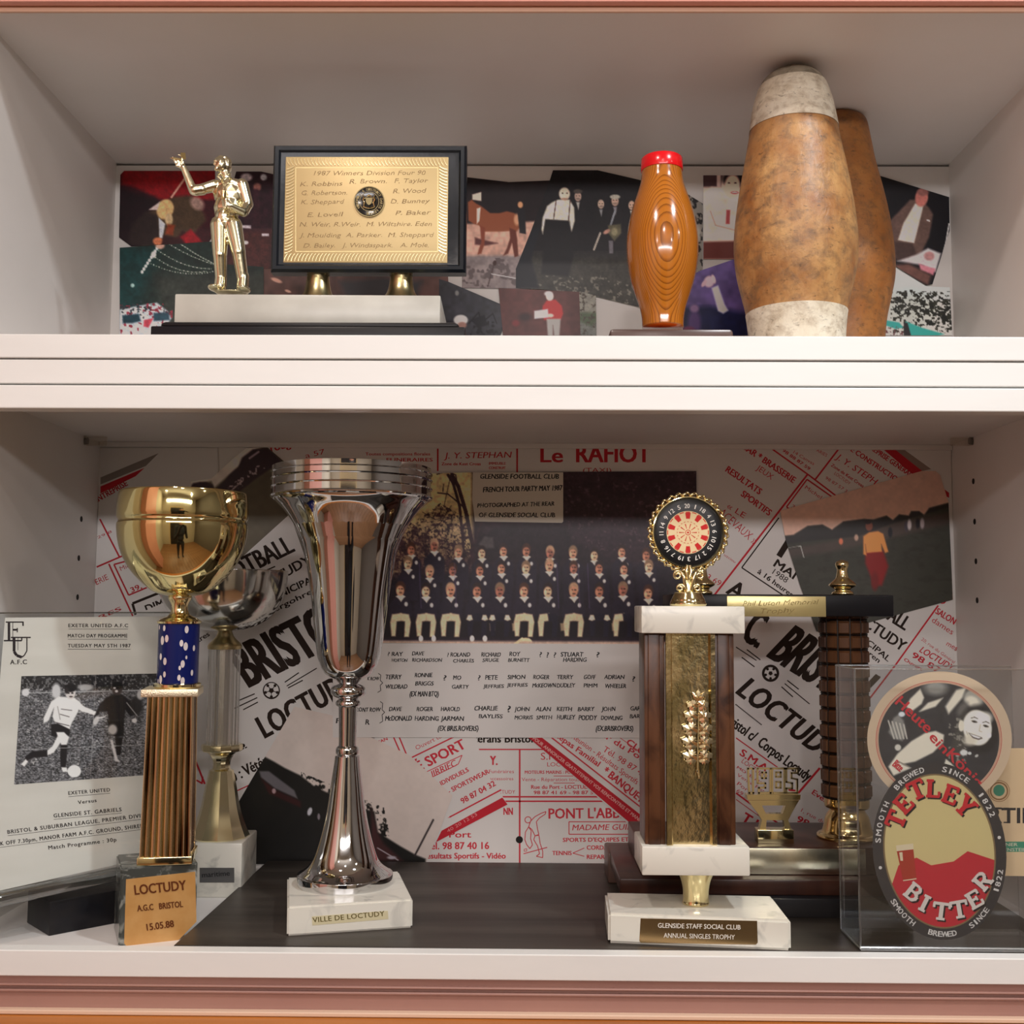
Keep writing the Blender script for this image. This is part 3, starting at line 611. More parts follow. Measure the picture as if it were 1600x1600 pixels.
r.L([(1150, 1153), (1215, 1199)], 1.8).T('S.M.A', (1155, 1179), (1196, 1206), 11, .035).T('LOCTUDY', (1158, 1191), (1196, 1218), 7).T('MOTEURS', (1151, 1200), (1190, 1226), 4, .035).T('Vente Rep', (1151, 1212), (1195, 1240), 5).T('Port L', (1151, 1226), (1180, 1246), 6).T('69 . 98', (1150, 1237), (1176, 1256), 6)
r.L([(1281, 1200), (1245, 1242)], 3.5).L([(1232, 1234), (1246, 1236), (1240, 1246)], 3).T('Evenements', (1268, 1240), (1330, 1282), 8, .035).T('1, rue du Port', (1251, 1268), (1310, 1300), 6).T('98 87', (1244, 1283), (1285, 1304), 10, .035).L([(1150, 1239), (1186, 1266), (1230, 1296)], 2.6).L([(1150, 1249), (1186, 1275)], 1.2)
r.T("T L'", (1156, 1285), (1185, 1303), 19, .035).L([(1466, 946), (1400, 1038), (1340, 1116)], 2.6).T('SALON', (1461, 958), (1490, 976), 10, .03).T('dames', (1455, 971), (1487, 992), 9).T('mes', (1478, 1008), (1494, 1017), 8).T('20, rue du G\u00e9n\u00e9ral', (1439, 1000), (1490, 1037), 5)
r.T('LOCTUDY', (1436, 1018), (1486, 1048), 10, .02, shear=.2).T('98 87', (1424, 1026), (1466, 1052), 9, .035).T('Ouvert', (1412, 1032), (1440, 1048), 5, .035).T('O', (1461, 938), (1475, 946), 12)
r.build('red_lettering', RED, o); k.build('black_lettering', BRN, o)
wb = Print(k.surf.up(.00006)); wb.C(1204, 1052, 9.5); wb.build('ball_print', PAPER, o)
kb = Print(k.surf.up(.00012)); kb.P([(1204+3.6*math.cos(a), 1052+3.6*math.sin(a)) for a in [math.radians(18+72*i) for i in range(5)]])
for i in range(5):
    a = math.radians(18+72*i); kb.C(1204+8*math.cos(a), 1052+8*math.sin(a), 2.2, n=8)
kb.build('ball_patches', BRN, o)
gs = Print(r.surf); gs.P([(1398, 702), (1412, 702), (1455, 733), (1441, 736)]); gs.build('grey_stripe', ink(160, 140, 132), o)
# top strip
o, r, k = poster('strip of upright poster with red names under the shelf', [(418, 699), (1060, 699), (1060, 742), (545, 742), (440, 722)], 1.4)
r.T('Toutes compositions florales', (571, 711.5), (672, 711.5), 4.6, .03).T('FUNERAIRES', (604, 721), (676, 721), 5.5, .03).L([(684, 701), (684, 736)], 2.6).T('J. Y. STEPHAN', (694, 716.5), (798, 715), 9.5, .012, shear=.2).T('Zone de Kest Croas', (690, 727), (751, 727), 4.6, .035)
r.T('IMMEUBLE', (764, 726), (790, 726), 4, .04).T('CONSTRUIT', (764, 733), (790, 733), 4, .04).L([(808, 701), (808, 738)], 2.6).T('Le', (845, 722), (879, 722), 22, .03).T('RAFIOT', (901, 722), (1016, 722), 27, .03).T('(TAXI)', (911, 738), (955, 738), 7)
r.T('rouge', (424, 706), (462, 696), 12, .03).T('a 57', (478, 716), (508, 709), 8)
r.build('red_lettering', ink(196, 44, 54), o)
# bottom middle posters
o, r, k = poster("upright poster piece advertising PONT L'ABBE above the board", [(640, 1120), (1056, 1120), (1056, 1350), (640, 1350)], 2)
k.T('V\u00e9t\u00e9rans Bristol', (722, 1160), (832, 1160), 12.5, .035)
r.L([(744, 1171), (1010, 1171)], 2).L([(812, 1171), (812, 1348)], 2.6).T('Y.', (766, 1195), (777, 1195), 14, .035).T('Fun\u00e9raires', (764, 1208), (803, 1208), 5.5).T('accessoires', (765, 1219), (802, 1219), 5).T('LOCTUDY', (768, 1240), (805, 1240), 5.5).L([(783, 1245), (1010, 1245)], 2.4).L([(783, 1252), (1010, 1252)], 2.4)
r.T('S.M.A.', (845, 1187), (890, 1187), 11).T('LOCTUDY', (855, 1197.5), (905, 1197.5), 6.5).T('MOTEURS MARINS : PUYAU', (820, 1209), (905, 1209), 5, .03).L([(865, 1212.5), (900, 1212.5)], 1).T('Vente - R\u00e9paration tous', (815, 1220.5), (905, 1220.5), 5.6).L([(865, 1223.5), (898, 1223.5)], 1).T('Rue du Port - LOCTUDY', (830, 1232.5), (925, 1232.5), 6, .03).T('98 87 41 69 - 98 87 57 16', (834, 1241), (946, 1241), 5.6, .03)
r.T('NN', (787, 1273), (801, 1273), 11, .035).T('Port', (702, 1308.5), (736, 1308.5), 9.5, .03).T('T\u00e9l. 98 87 40 16', (664, 1327), (764, 1326.5), 11, .03).T('R\u00e9sultats Sportifs - Vid\u00e9o', (660, 1341.5), (790, 1341.5), 9, .035).T('BANQUET', (703, 1358), (765, 1358), 10, .03)
r.T("PONT L'ABB\u00c9", (857.5, 1279), (978, 1278), 16, .025).L([(889, 1284), (1010, 1284)], 1.4).L([(889, 1284), (889, 1303.5), (1010, 1303.5)], 1.4).T('MADAME GUIRRIEC', (894, 1297.5), (1016, 1296), 9, .012, shear=.2).T("SPORTS D'EQUIPES ET INDIVIDUELS", (879.5, 1315.5), (1046, 1314), 6.4, .035)
r.T('TENNIS', (863, 1336), (893, 1336), 6.5, .035).T('CORDAGE', (917, 1327.5), (961, 1327.5), 6.6, .035).T('REPARATION', (917, 1342), (975, 1342), 6.6, .035).L([(913, 1325), (895, 1333), (913, 1338)], 1.2)
# thrower drawing in red outline
def oline(P, wd=1.3): r.L(P+[P[0]], wd)
r.ring(825, 1281, 4.2, 5.5, 16)
oline([(829, 1283), (836, 1276), (845, 1271), (853, 1268), (852, 1272), (843, 1278), (838, 1284), (840, 1296), (842, 1304), (836, 1306), (831, 1296), (826, 1292)])
oline([(826, 1292), (830, 1298), (829, 1310), (832, 1320), (828, 1326), (823, 1320), (820, 1312), (821, 1300)]); oline([(836, 1306), (842, 1305), (844, 1318), (848, 1330), (848, 1340), (838, 1338), (843, 1334), (840, 1322), (834, 1312)])
r.L([(818, 1334), (855, 1324)], 1.4); oline([(819, 1327), (823, 1326), (823, 1330), (819, 1330)], 1)
r.build('red_lettering', ink(214, 60, 74), o); k.build('black_lettering', BRN, o)
hb = Print(r.surf.up(.0003)); hb.C(811.5, 1312, 5.6); hb.build('pin_hole', HOLE, o)
o, r, k = poster('poster piece reading BE SPORT tilted over the upright one', [(574, 1120), (738, 1120), (748, 1170), (765, 1215), (785, 1244), (793, 1257), (681, 1315), (650, 1349), (600, 1349), (600, 1200)], 3, name='poster')
r.T('ABB\u00c9 SPORT', (618, 1224), (729, 1168), 16, .03, shear=-.08).L([(660, 1222), (716, 1194), (722, 1180), (660, 1209)], 1.3).T('GUIRRIEC', (661, 1222), (714, 1196), 10, .015, shear=.15).T('INDIVIDUELS', (683, 1231), (733, 1205), 7, .035).T('- SPORTSWEAR', (702, 1240), (765, 1208), 7.5, .03)
r.T('98 87 04 32', (723, 1256), (775, 1227), 9, .03).L([(702, 1277), (783, 1234)], 2.3).L([(700, 1278), (701, 1277)], 1); Print(r.surf).P([(785, 1246), (793, 1257), (681, 1316), (690, 1298)]).build('red_band', RED, o); r.L([(620, 1195), (712, 1150)], 2.2).L([(612, 1145), (629, 1184), (622, 1190), (614, 1186)], 2.2).L([(621, 1145), (638, 1186)], 2.2)
r.T('Ouvert tous', (651, 1172), (700, 1148), 7).T('arques', (598, 1184), (617, 1172), 5).T('OCEAN', (580, 1168), (606, 1156), 5, .035)
r.build('red_lettering', ink(214, 56, 72), o)
pb = Print(r.surf.up(.00006)); pb.T('40 20 12 53', (700, 1301), (746, 1274), 5); pb.build('pale_lettering', ink(232, 160, 160), o)
o, r, k = poster('poster piece with a red band and phone numbers left of the dartboard trophy', [(790, 1120), (1056, 1120), (1056, 1340), (1012, 1314)], 3.5, name='poster')
Print(r.surf).P([(824, 1151), (845, 1151), (1020, 1288), (1020, 1316)]).build('red_band', RED, o); r.L([(860, 1151), (1020, 1276)], 2.2).T('Repas Familial', (866, 1150), (934, 1198), 9, .035).T('R\u00e9union - R\u00e9sultats Sportifs - V', (893, 1153), (1008, 1236), 8.5, .008).T('T\u00e9l. 98 87 40 16', (941, 1173), (1022, 1226), 9.5, .008)
r.T('* BANQUET', (941, 1207), (1001, 1255), 12, .035).T('Bar du Port', (930, 1144), (1010, 1194), 9, .03).L([(965, 1150), (1010, 1182)], 1).T('CLUB', (978, 1162), (1012, 1186), 10, .035).T('*', (994, 1250), (1008, 1260), 9, .035)
r.build('red_lettering', ink(214, 60, 74), o)
pb = Print(r.surf.up(.00006)); pb.T('POUR ANNONCER GRATUITEMENT VOS RENCONTRES ET MANIFESTATIONS', (832, 1155), (1030, 1308), 5.4, .03); pb.build('pale_lettering', ink(236, 180, 176), o)
# photographs of the lower shelf
FG = 'football photographs pasted on the lower back panel'
def p_tl(p):
    p.poly([(300, 757), (330, 752), (335, 762), (360, 740), (380, 722), (400, 702), (430, 690), (530, 790), (530, 860), (380, 910), (298, 860)], (58, 50, 38), 2); p.grain(.1, 8, 3)
    p.poly([(298, 762), (302, 755), (312, 753), (322, 753), (332, 757), (336, 765), (350, 752), (358, 742), (372, 730), (378, 715), (395, 702), (418, 700), (440, 720), (400, 748), (372, 770), (340, 772)], (34, 22, 26), 1.5)
    p.blot((110, 92, 92), 4, .62, 3, .08, P=[(345, 770), (390, 735), (412, 722), (418, 728), (385, 755), (352, 778)]); p.line([(352, 775), (378, 752)], 1.6, (140, 120, 116), 1, .7); p.line([(390, 716), (404, 706)], 3, (110, 92, 96), 1.5)
o, s = sheet('snapshot', 'dark tilted photograph of a pitch and trees between the two tall cups', 'photograph', [(298, 752), (330, 748), (365, 716), (385, 700), (418, 699), (445, 722), (530, 790), (530, 860), (380, 910), (298, 860)], 2.2, CARD, FG)
photo('picture', [(298, 752), (330, 748), (365, 716), (385, 700), (418, 699), (445, 722), (530, 790), (530, 860), (380, 910), (298, 860)], p_tl, (140, 126, 116), o, s, base=(150, 136, 126))
PO = [(460, 1104), (520, 1118), (575, 1150), (640, 1180), (707, 1243), (690, 1290), (665, 1350), (366, 1350), (371, 1256)]
def p_ll(p):
    tl = [(405, 1178), (428, 1190), (445, 1200), (470, 1212), (490, 1228), (510, 1238), (535, 1246), (560, 1262), (585, 1268), (590, 1300), (625, 1322), (650, 1336), (665, 1342), (665, 1355), (360, 1355), (360, 1250)]
    p.poly(tl, (24, 22, 20), 1.5); p.blot((24, 22, 20), 5, .5, 3, .1, P=[(470, 1206), (600, 1262), (610, 1310), (580, 1310), (470, 1230)]); p.poly([(405, 1205), (420, 1205), (460, 1235), (465, 1248), (430, 1232), (408, 1215)], (96, 90, 92), 1.5)
    p.poly([(408, 1216), (430, 1234), (470, 1252), (470, 1262), (420, 1240)], (50, 22, 22), 2); p.poly([(580, 1262), (590, 1300), (600, 1318), (630, 1345), (580, 1345)], (60, 34, 34), 3)
    p.ell(484, 1268, 3.4, 6.5, (180, 176, 180), .4, .3); p.ell(498, 1276, 2, 5, (120, 110, 115), .5); p.ell(428, 1236, 3, 4, (160, 130, 130), .4); p.line([(590, 1325), (622, 1344)], 1.6, (190, 180, 185), 1, .8); p.ell(612, 1340, 7, 2.5, (160, 150, 155), .6)
    p.line([(677, 1281), (648, 1337)], 3, (44, 34, 34)); p.grain(.02, 6, 3)
o, s = sheet('snapshot', 'photograph of a dusky pitch under a wide pale sky, lower left above the board', 'photograph', PO, 4, CARD, FG)
photo('picture', PO, p_ll, (196, 184, 174), o, s, base=(192, 176, 166))
PR = [(1219, 798), (1440, 736), (1462, 736), (1469, 742), (1482, 785), (1489, 937), (1350, 975), (1276, 987), (1250, 915), (1228, 845)]
def p_ur(p):
    p.mix((p.Y-740)/120*.5, (205, 150, 124)); th = [(1222, 838), (1240, 836), (1262, 822), (1285, 820), (1300, 828), (1318, 815), (1350, 811), (1365, 812), (1385, 806), (1395, 813), (1405, 804), (1420, 806), (1424, 799), (1436, 799), (1444, 805), (1452, 794), (1470, 789), (1486, 785)]
    p.poly(th+[(1490, 990), (1240, 990)], (50, 46, 38), 1.5); p.blot((42, 36, 30), 6, .5, 9, .3, P=th+[(1490, 990), (1240, 990)], al=.6, sx=2); p.poly([(1230, 872), (1300, 862), (1360, 848), (1486, 818), (1486, 800), (1400, 815), (1300, 845), (1228, 858)], (66, 52, 46), 4)
    p.poly(th+[(1486, 792), (1400, 816), (1340, 838), (1260, 846), (1228, 850)], (36, 30, 30), 1.5, .85); p.grain(.05, 4, 3)
    p.line([(1248, 854), (1251, 853), (1256, 871)], 1.2, (170, 160, 150)); p.line([(1232, 856), (1250, 853)], .9, (150, 140, 130), .8, .7)
    o_ = (214, 122, 62); rd = (118, 24, 22)
    p.poly([(1352, 862), (1380, 860), (1388, 885), (1378, 915), (1366, 915), (1352, 880)], rd, 2.5); p.ell(1367, 908, 6, 14, (96, 22, 20), .6)
    p.poly([(1349, 838), (1358, 832), (1372, 830), (1380, 834), (1388, 862), (1383, 864), (1377, 850), (1378, 862), (1354, 864), (1352, 850), (1354, 868), (1349, 866)], o_, 1.2); p.ell(1358, 822, 5.6, 7.5, (110, 58, 44), .3); p.ell(1356, 816, 5.5, 3, (36, 24, 24), .4)
    for x, y, c in ((1314, 846, (200, 100, 70)), (1338, 840, (170, 130, 110)), (1391, 832, (26, 24, 28)), (1416, 822, (60, 50, 56)), (1421, 820, (180, 160, 155)), (1434, 818, (26, 22, 26)), (1441, 818, (150, 130, 128))): p.ell(x, y, 3.2, 8 if x > 1380 else 5, c, .6)
o, s = sheet('snapshot', 'photograph of a footballer in an orange shirt walking on a pitch', 'photograph', PR, 3, CARD, FG)
photo('picture', PR, p_ur, (190, 160, 144), o, s, base=(176, 134, 116))
# the team photograph
GP = [(560, 743), (738, 738), (1088, 736), (1090, 1008), (560, 1004)]
def p_gp(p):
    p.poly([(556, 735), (745, 735), (748, 860), (700, 890), (556, 900)], (176, 150, 104), 4); p.poly([(738, 735), (1092, 735), (1092, 880), (738, 880)], (38, 24, 29), 4)
    p.blot((74, 52, 56), 5, .66, 21, .2, (882, 738, 1092, 860), al=.7)
    for x0, y0, x1, y1, n_, sd in ((640, 792, 735, 905, .50, 3), (606, 818, 668, 905, .50, 7), (560, 838, 745, 925, .46, 12)):
        p.poly([(x0, y1), (x0+6, y0+30), ((x0+x1)/2, y0), (x1-4, y0+24), (x1, y1)], (88, 62, 50), 14, .45); p.blot((52, 32, 34), 5, n_, sd, .2, P=[(x0, y1), (x0+4, y0+26), ((x0+x1)/2, y0-6), (x1-2, y0+20), (x1, y1)]); p.blot((44, 26, 30), 2.4, n_+.06, sd+1, .15, P=[(x0, y1), (x0+4, y0+26), ((x0+x1)/2, y0-6), (x1-2, y0+20), (x1, y1)])
    t = (44, 26, 30)
    p.line([(742, 905), (738, 850), (728, 800), (716, 760), (706, 742)], 6, t); p.line([(722, 900), (724, 850), (718, 790), (708, 755), (700, 742)], 4.5, t)
    p.line([(683, 741), (698, 736), (712, 742), (716, 765)], 2, t); p.line([(684, 770), (700, 772), (722, 790), (732, 806)], 2.2, t); p.line([(692, 768), (693, 757)], 1.6, t); p.line([(728, 900), (748, 830), (752, 818)], 3.4, t); p.line([(706, 735), (700, 762), (694, 790)], 1.2, t)
    p.line([(705, 790), (690, 815), (672, 830)], 1.1, t); p.line([(712, 800), (700, 830), (695, 850)], 1.1, t); p.line([(660, 800), (680, 812), (700, 808)], 1, t)
    p.poly([(750, 835), (780, 822), (880, 815), (900, 850), (960, 880), (560, 960), (560, 925), (640, 900), (740, 895)], (30, 20, 24), 5); p.poly([(560, 905), (1092, 880), (1092, 1000), (560, 1000)], (25, 17, 23), 8)
    p.poly([(748, 850), (757, 838), (770, 840), (772, 856), (755, 858)], (90, 80, 76), 2, .6); p.grain(.25, 4, 17)
    nav = (30, 22, 31); P_ = lambda a, b: (560+.3375*a, 680+.3375*b)
    def player(a, b, s, fc, hair, sh=1):
        x, y = P_(a, b)
        p.poly([(x-s*1.9, y+s*7), (x-s*1.95, y+s*2.6), (x-s*.8, y+s*1.25), (x+s*.8, y+s*1.25), (x+s*1.95, y+s*2.6), (x+s*1.9, y+s*7)], nav, 1.6)
        p.poly([(x-s*.8, y+s*1.2), (x-s*.3, y+s*.9), (x+s*.35, y+s*.9), (x+s*.85, y+s*1.2), (x+s*.5, y+s*1.5), (x+s*.1, y+s*2.1), (x-s*.4, y+s*1.5)], (190, 168, 146), .8)
        p.ell(x, y-s*.3, s*.84, s*1.12, hair, .3); p.ell(x-s*.05, y+s*.22, s*.66, s*.88, fc, .35)
        p.ell(x-s*.3, y-s*.1, s*.2, s*.13, tuple(c*.35 for c in fc), .9); p.ell(x+s*.25, y-s*.1, s*.2, s*.13, tuple(c*.35 for c in fc), .9); p.ell(x, y+s*.55, s*.3, s*.13, tuple(c*.45 for c in fc), .9); p.ell(x-s*.45, y+s*.3, s*.22, s*.5, tuple(min(255, c*1.25) for c in fc), .9)
        p.ell(x+s*.95, y+s*2.5, s*.28, s*.36, (190, 175, 160), .7)
    hs = [(34, 20, 20), (56, 32, 24), (112, 84, 62), (38, 24, 22), (150, 112, 84)]
    fs = [(176, 118, 90), (146, 90, 68), (186, 138, 106), (128, 76, 60), (166, 108, 82)]
    rows = ([(245, 525), (352, 507), (463, 537), (572, 540), (672, 530), (778, 530), (888, 540), (994, 540), (1093, 550), (1220, 535), (1333, 550)],
            [(230, 590), (330, 630), (437, 620), (563, 620), (663, 610), (776, 610), (884, 600), (997, 610), (1115, 610), (1230, 615), (1345, 605)],
            [(195, 710), (313, 715), (427, 715), (550, 715), (655, 715), (767, 715), (878, 715), (997, 715), (1116, 715), (1225, 710), (1342, 725)])
    for i, (a, b) in enumerate(rows[0]): player(a, b+4, 8.2, fs[(i*2+1) % 5], hs[(i*3+1) % 5])
    for i, (a, b) in enumerate(rows[1]): player(a, b+4, 8.3, fs[(i*3+2) % 5], hs[(i*2+2) % 5])
    for i, (a, b) in enumerate(rows[2]): player(a, b+4, 9.2, fs[(i*2) % 5], hs[(i*4+1) % 5])
    # legs of the seated row
    wh = (186, 154, 120); dk = (24, 18, 28)
    p.poly([(560, 965), (1092, 965), (1092, 998), (560, 998)], (22, 15, 18), 4)
    for i, (a, b) in enumerate(rows[2]):
        x, _ = P_(a, 0); y = 962; c = wh if i in (0, 1, 2, 5, 6, 7, 9) else dk
        if i in (6, 9): c2 = dk
        else: c2 = c
        p.poly([(x-16, y+10), (x-13, y-2), (x+2, y-4), (x+1, y+8), (x-6, y+9), (x-8, y+32), (x-14, y+32)], c, 1.2); p.poly([(x+16, y+10), (x+13, y-2), (x-1, y-4), (x+1, y+8), (x+7, y+9), (x+6, y+33), (x+13, y+33)], c2, 1.2)
        if c is dk:
            p.poly([(x-17, y+6), (x-14, y-1), (x-9, y-1), (x-7, y+6), (x-12, y+8)], (205, 176, 140), 1); p.poly([(x+17, y+6), (x+14, y-1), (x+9, y-1), (x+7, y+6), (x+12, y+8)], (205, 176, 140), 1)
        if i in (3, 4, 6, 8): p.poly([(x+19, y+12), (x+28, y+11), (x+28, y+23), (x+20, y+24)], (170, 140, 104), 1, .7)
        if i in (3, 1): p.ell(x-8, y+36, 3.4, 5, (220, 200, 180), .4); p.ell(x+12, y+36, 3.4, 5, (220, 200, 180), .4)
    p.ell(822, 1005, 10, 8.5, (196, 160, 120), .2); p.poly([(560, 1001), (1092, 1003), (1092, 1010), (560, 1008)], (150, 122, 104), 2); p.line([(805, 1006), (816, 998)], 4, (190, 150, 115))
    for x in (655, 710, 870, 903, 918): p.line([(x, 880), (x+3, 950)], 1.3, (80, 60, 90), 1.5, .5)
    p.grain(.12, 1.8, 9)
o, s = sheet('team_photograph', 'large colour team photograph of three rows of men in navy jumpers', 'photograph', GP, 4.5, CARD)
photo('picture', GP, p_gp, (158, 140, 126), o, s, base=(40, 28, 36), step=1.05)
# names sheet and caption card
o, s = sheet('names_sheet', 'white sheet of handwritten player names under the team photograph', 'paper', [(520, 1004.5), (1056, 1006.5), (1056, 1153), (520, 1152)], 5.2, PAPER)
h = Print(s); J = dict(jit=.28, shear=.12)
def hw(t, x0, y, x1, hh, y1=None): h.T(t, (x0, y), (x1, y if y1 is None else y1), hh, .035, **J)
for t, x0, y, x1, hh in (('? RAY', 606, 1025, 629, 6.5), ('HORTON', 612, 1034, 636, 5), ('DAVE', 644, 1024, 662, 6), ('RICHARDSON', 644, 1034, 690, 5.5), ('? ROLAND', 699, 1026, 734, 6.5), ('CHARLES', 708, 1035, 740, 5.5), ('RICHARD', 752, 1026, 782, 6.5), ('SRUGE', 754, 1034, 779, 5.5), ('ROY', 796, 1025, 812, 6.5), ('BURNETT', 794, 1034, 827, 5.5),
        ('?  ?  ?', 843, 1027, 868, 8), ('STUART', 876, 1026, 911, 7), ('HARDING', 880, 1034, 916, 6.5), ('?', 932, 1027, 936, 8), ('K ROW', 574, 1063, 592, 5.5), ('TERRY', 602, 1061, 627, 7), ('WILDBAD', 602, 1076, 636, 6.5), ('RONNIE', 648, 1058, 675, 6.5), ('BRIGGS', 649, 1071, 677, 6.5), ('(EX MAN BTQ)', 640, 1088, 685, 8),
        ('?', 693, 1063, 697, 8), ('MO', 708, 1062, 720, 6.5), ('GARTY', 706, 1076, 732, 6), ('?', 747, 1063, 750, 8), ('PETE', 758, 1062, 777, 7), ('JEFFRIES', 755, 1075, 787, 5.5), ('SIMON', 793, 1061, 820, 6.5), ('JEFFRIES', 792, 1073, 824, 5.5), ('ROGER', 833, 1061, 858, 6.5), ('McKEOWN', 832, 1074, 868, 6.5), ('TERRY', 870, 1061, 895, 6.5), ('DUDLEY', 870, 1074, 898, 6.5),
        ('GOFF', 912, 1061, 930, 6.5), ('PIMM', 912, 1074, 933, 6), ('ADRIAN', 944, 1061, 975, 6.5), ('WHEELER', 945, 1075, 978, 6.5), ('?  ?', 988, 1065, 1006, 8), ('FRONT ROW', 553, 1112, 594, 6.5), ('R', 571, 1132, 577, 8), ('DAVE', 608, 1111, 627, 6.5), ('McDONALD', 602, 1126, 643, 7.5), ('ROGER', 651, 1111, 676, 6.5), ('HARDING', 648, 1126, 685, 7),
        ('HAROLD', 689, 1111, 718, 6.5), ('JARMAN', 689, 1126, 724, 7), ('(EX BRIS.ROVERS)', 684, 1142, 747, 8), ('CHARLIE', 741, 1110, 777, 7), ('BAYLISS', 748, 1122, 785, 6), ('?', 793, 1113, 797, 10), ('JOHN', 804, 1111, 827, 6.5), ('MORRIS', 804, 1124, 832, 6), ('ALAN', 837, 1111, 860, 6.5), ('SMITH', 838, 1124, 862, 6), ('KEITH', 870, 1111, 893, 6.5), ('HURLEY', 870, 1124, 898, 7),
        ('BARRY', 903, 1111, 928, 6.5), ('PODDY', 904, 1125, 932, 7.5), ('JOHN', 940, 1111, 961, 6.5), ('DOWLING', 939, 1125, 972, 6.5), ('(EX.BRISROVERS)', 931, 1142, 989, 8), ('GARY', 985, 1110, 1005, 6.5), ('BARTLETT', 984, 1122, 1025, 6), ('P', 525, 1130, 532, 8)):
    hw(t, x0, y, x1, hh)
for x, y0, y1 in ((593, 1052, 1082), (596, 1096, 1130)):
    h.L([(x-2, y0), (x+2, y0+3), (x+1, (y0+y1)/2-4), (x+5, (y0+y1)/2), (x+1, (y0+y1)/2+4), (x+2, y1-3), (x-3, y1)], 1.1)
h.build('handwriting', INKH, o)
o, s = sheet('caption_card', 'small cream card with handwritten caption above the team photograph', 'card', [(739, 738), (880, 738), (880, 815), (878, 817), (742, 815), (738, 780)], 5.6, PAPER2)
h = Print(s)
hw('GLENSIDE FOOTBALL CLUB', 750, 748, 873, 7.5); hw('FRENCH TOUR PARTY MAY 1987', 755, 769, 878, 8, 766); hw('PHOTOGRAPHED AT THE REAR', 746, 793, 866, 6.5, 790); hw('OF GLENSIDE SOCIAL CLUB', 748, 808, 867, 7)
h.build('handwriting', INKH, o)
# ---------------------------------------------------------------- things on the upper shelf
def px_box(name, px0, px1, py0, py1, Y, depth, m, parent, bev=.0008, z0=None, z1=None):   # front face spans the picture box at depth Y
    a = W(px0, py1, Y); c = W(px1, py0, Y)
    b = B(); box(b, (a.x, Y, a.z if z0 is None else z0), (c.x, Y+depth, c.z if z1 is None else z1), bev)
    return ob(name, b, m, parent, 40)
def remesh(name, bm, voxel, m, parent, smooth=3, fac=.5):
    me = bpy.data.meshes.new(name); bm.to_mesh(me); bm.free()
    o = bpy.data.objects.new(name, me); SC.collection.objects.link(o)
    r = o.modifiers.new('r', 'REMESH'); r.mode = 'VOXEL'; r.voxel_size = voxel; r.use_smooth_shade = True
    s = o.modifiers.new('s', 'SMOOTH'); s.iterations = smooth; s.factor = fac
    dg = bpy.context.evaluated_depsgraph_get(); m2 = bpy.data.meshes.new_from_object(o.evaluated_get(dg)); m2.name = name
    bpy.data.objects.remove(o); m2.materials.clear()
    return link(name, m2, m, parent, True)
def capsule(bm, a, b, r0, r1, seg=14):
    a, b = Vector(a), Vector(b); n = 4; d = (b-a)
    pts = []; rr = []
    L = d.length or 1e-6; u = d/L
    for k in range(n+1):
        t = math.pi/2*(1-k/n); pts.append(a-u*r0*math.sin(t)*.98); rr.append(max(r0*math.cos(t), r0*.08))
    for k in range(n+1):
        t = math.pi/2*k/n; pts.append(b+u*r1*math.sin(t)*.98); rr.append(max(r1*math.cos(t), r1*.08))
    tube(bm, pts, rr, seg)
# -- plaque trophy
YT = .045
t = thing('plaque_trophy', 'wide trophy with gold dart thrower and black framed gold plaque on white marble', 'trophy', (W(480, 520, YT).x, YT+.06, ZU))
a = W(238, 520, .035); c = W(727, 520, .035); zt = W(480, 502.5, .035).z; zs = W(480, 512, .035).z
b = B(); box(b, (a.x, .03, ZU), (c.x, .175, zs), .0012); box(b, (a.x+.006, .036, zs-.0005), (c.x-.006, .170, zt+.0006), .004); ob('plinth', b, BLACKW, t, 40)
a = W(272, 498, YT); c = W(688, 460, YT)
zs2 = zt+.0006
Mf = frame((a.x, YT, 0), (1, .012, 0)); wd = c.x-a.x
b = B(); box(b, (0, 0, zs2), (wd, .095, c.z), .0012, Mf); ob('marble_slab', b, mat('cream_marble', (.56, .55, .49), .3, col2=(.47, .46, .41), nscale=26, detail=8), t, 40)
zm = c.z
# feet
for k, (cx, hw) in enumerate(((497, 1.), (627, 1.08))):
    Yf = .085
    kk = sc(cx, 440, Yf); ax = W(cx, 440, Yf)
    zt2 = W(cx, 414, Yf).z; H = zt2-zm
    b = B(); pr = [(0, .0215*hw), (.0012, .0212*hw), (.004, .0175*hw), (H*.35, .0128), (H*.62, .0108), (H*.85, .0098), (H, .006)]
    lathe(b, [(zm+z, r) for z, r in catmull(pr, 5)], (ax.x, Yf, 0), 32)
    box(b, (ax.x-.0085, Yf-.004, zm+H*.4), (ax.x+.0085, Yf+.004, zt2+.001), .003)
    ob('foot', b, BRASS, t, 50)
# framed plaque
YP = .072
fx0, fx1, fz0, fz1 = W(424, 400, YP).x, W(728, 400, YP).x, W(576, 426, YP).z, W(576, 228, YP).z
b = B(); bars = 0.0
def framebar(bm, x0, x1, z0, z1, y0, y1, inx, inz):      # mitred moulding ring
    rings = []
    for (ix, iz, y) in ((0, 0, y1), (0, 0, y0+.0035), (inx*.18, inz*.18, y0), (inx*.45, inz*.45, y0+.0005), (inx*.6, inz*.6, y0+.0025), (inx, inz, y0+.004)):
        rings.append([bm.verts.new(p) for p in ((x0+ix, y, z0+iz), (x1-ix, y, z0+iz), (x1-ix, y, z1-iz), (x0+ix, y, z1-iz))])
    for a_, b_ in zip(rings, rings[1:]):
        for k in range(4): bm.faces.new((a_[k], a_[(k+1) % 4], b_[(k+1) % 4], b_[k]))
    bm.faces.new(rings[0]); bm.faces.new(rings[-1])
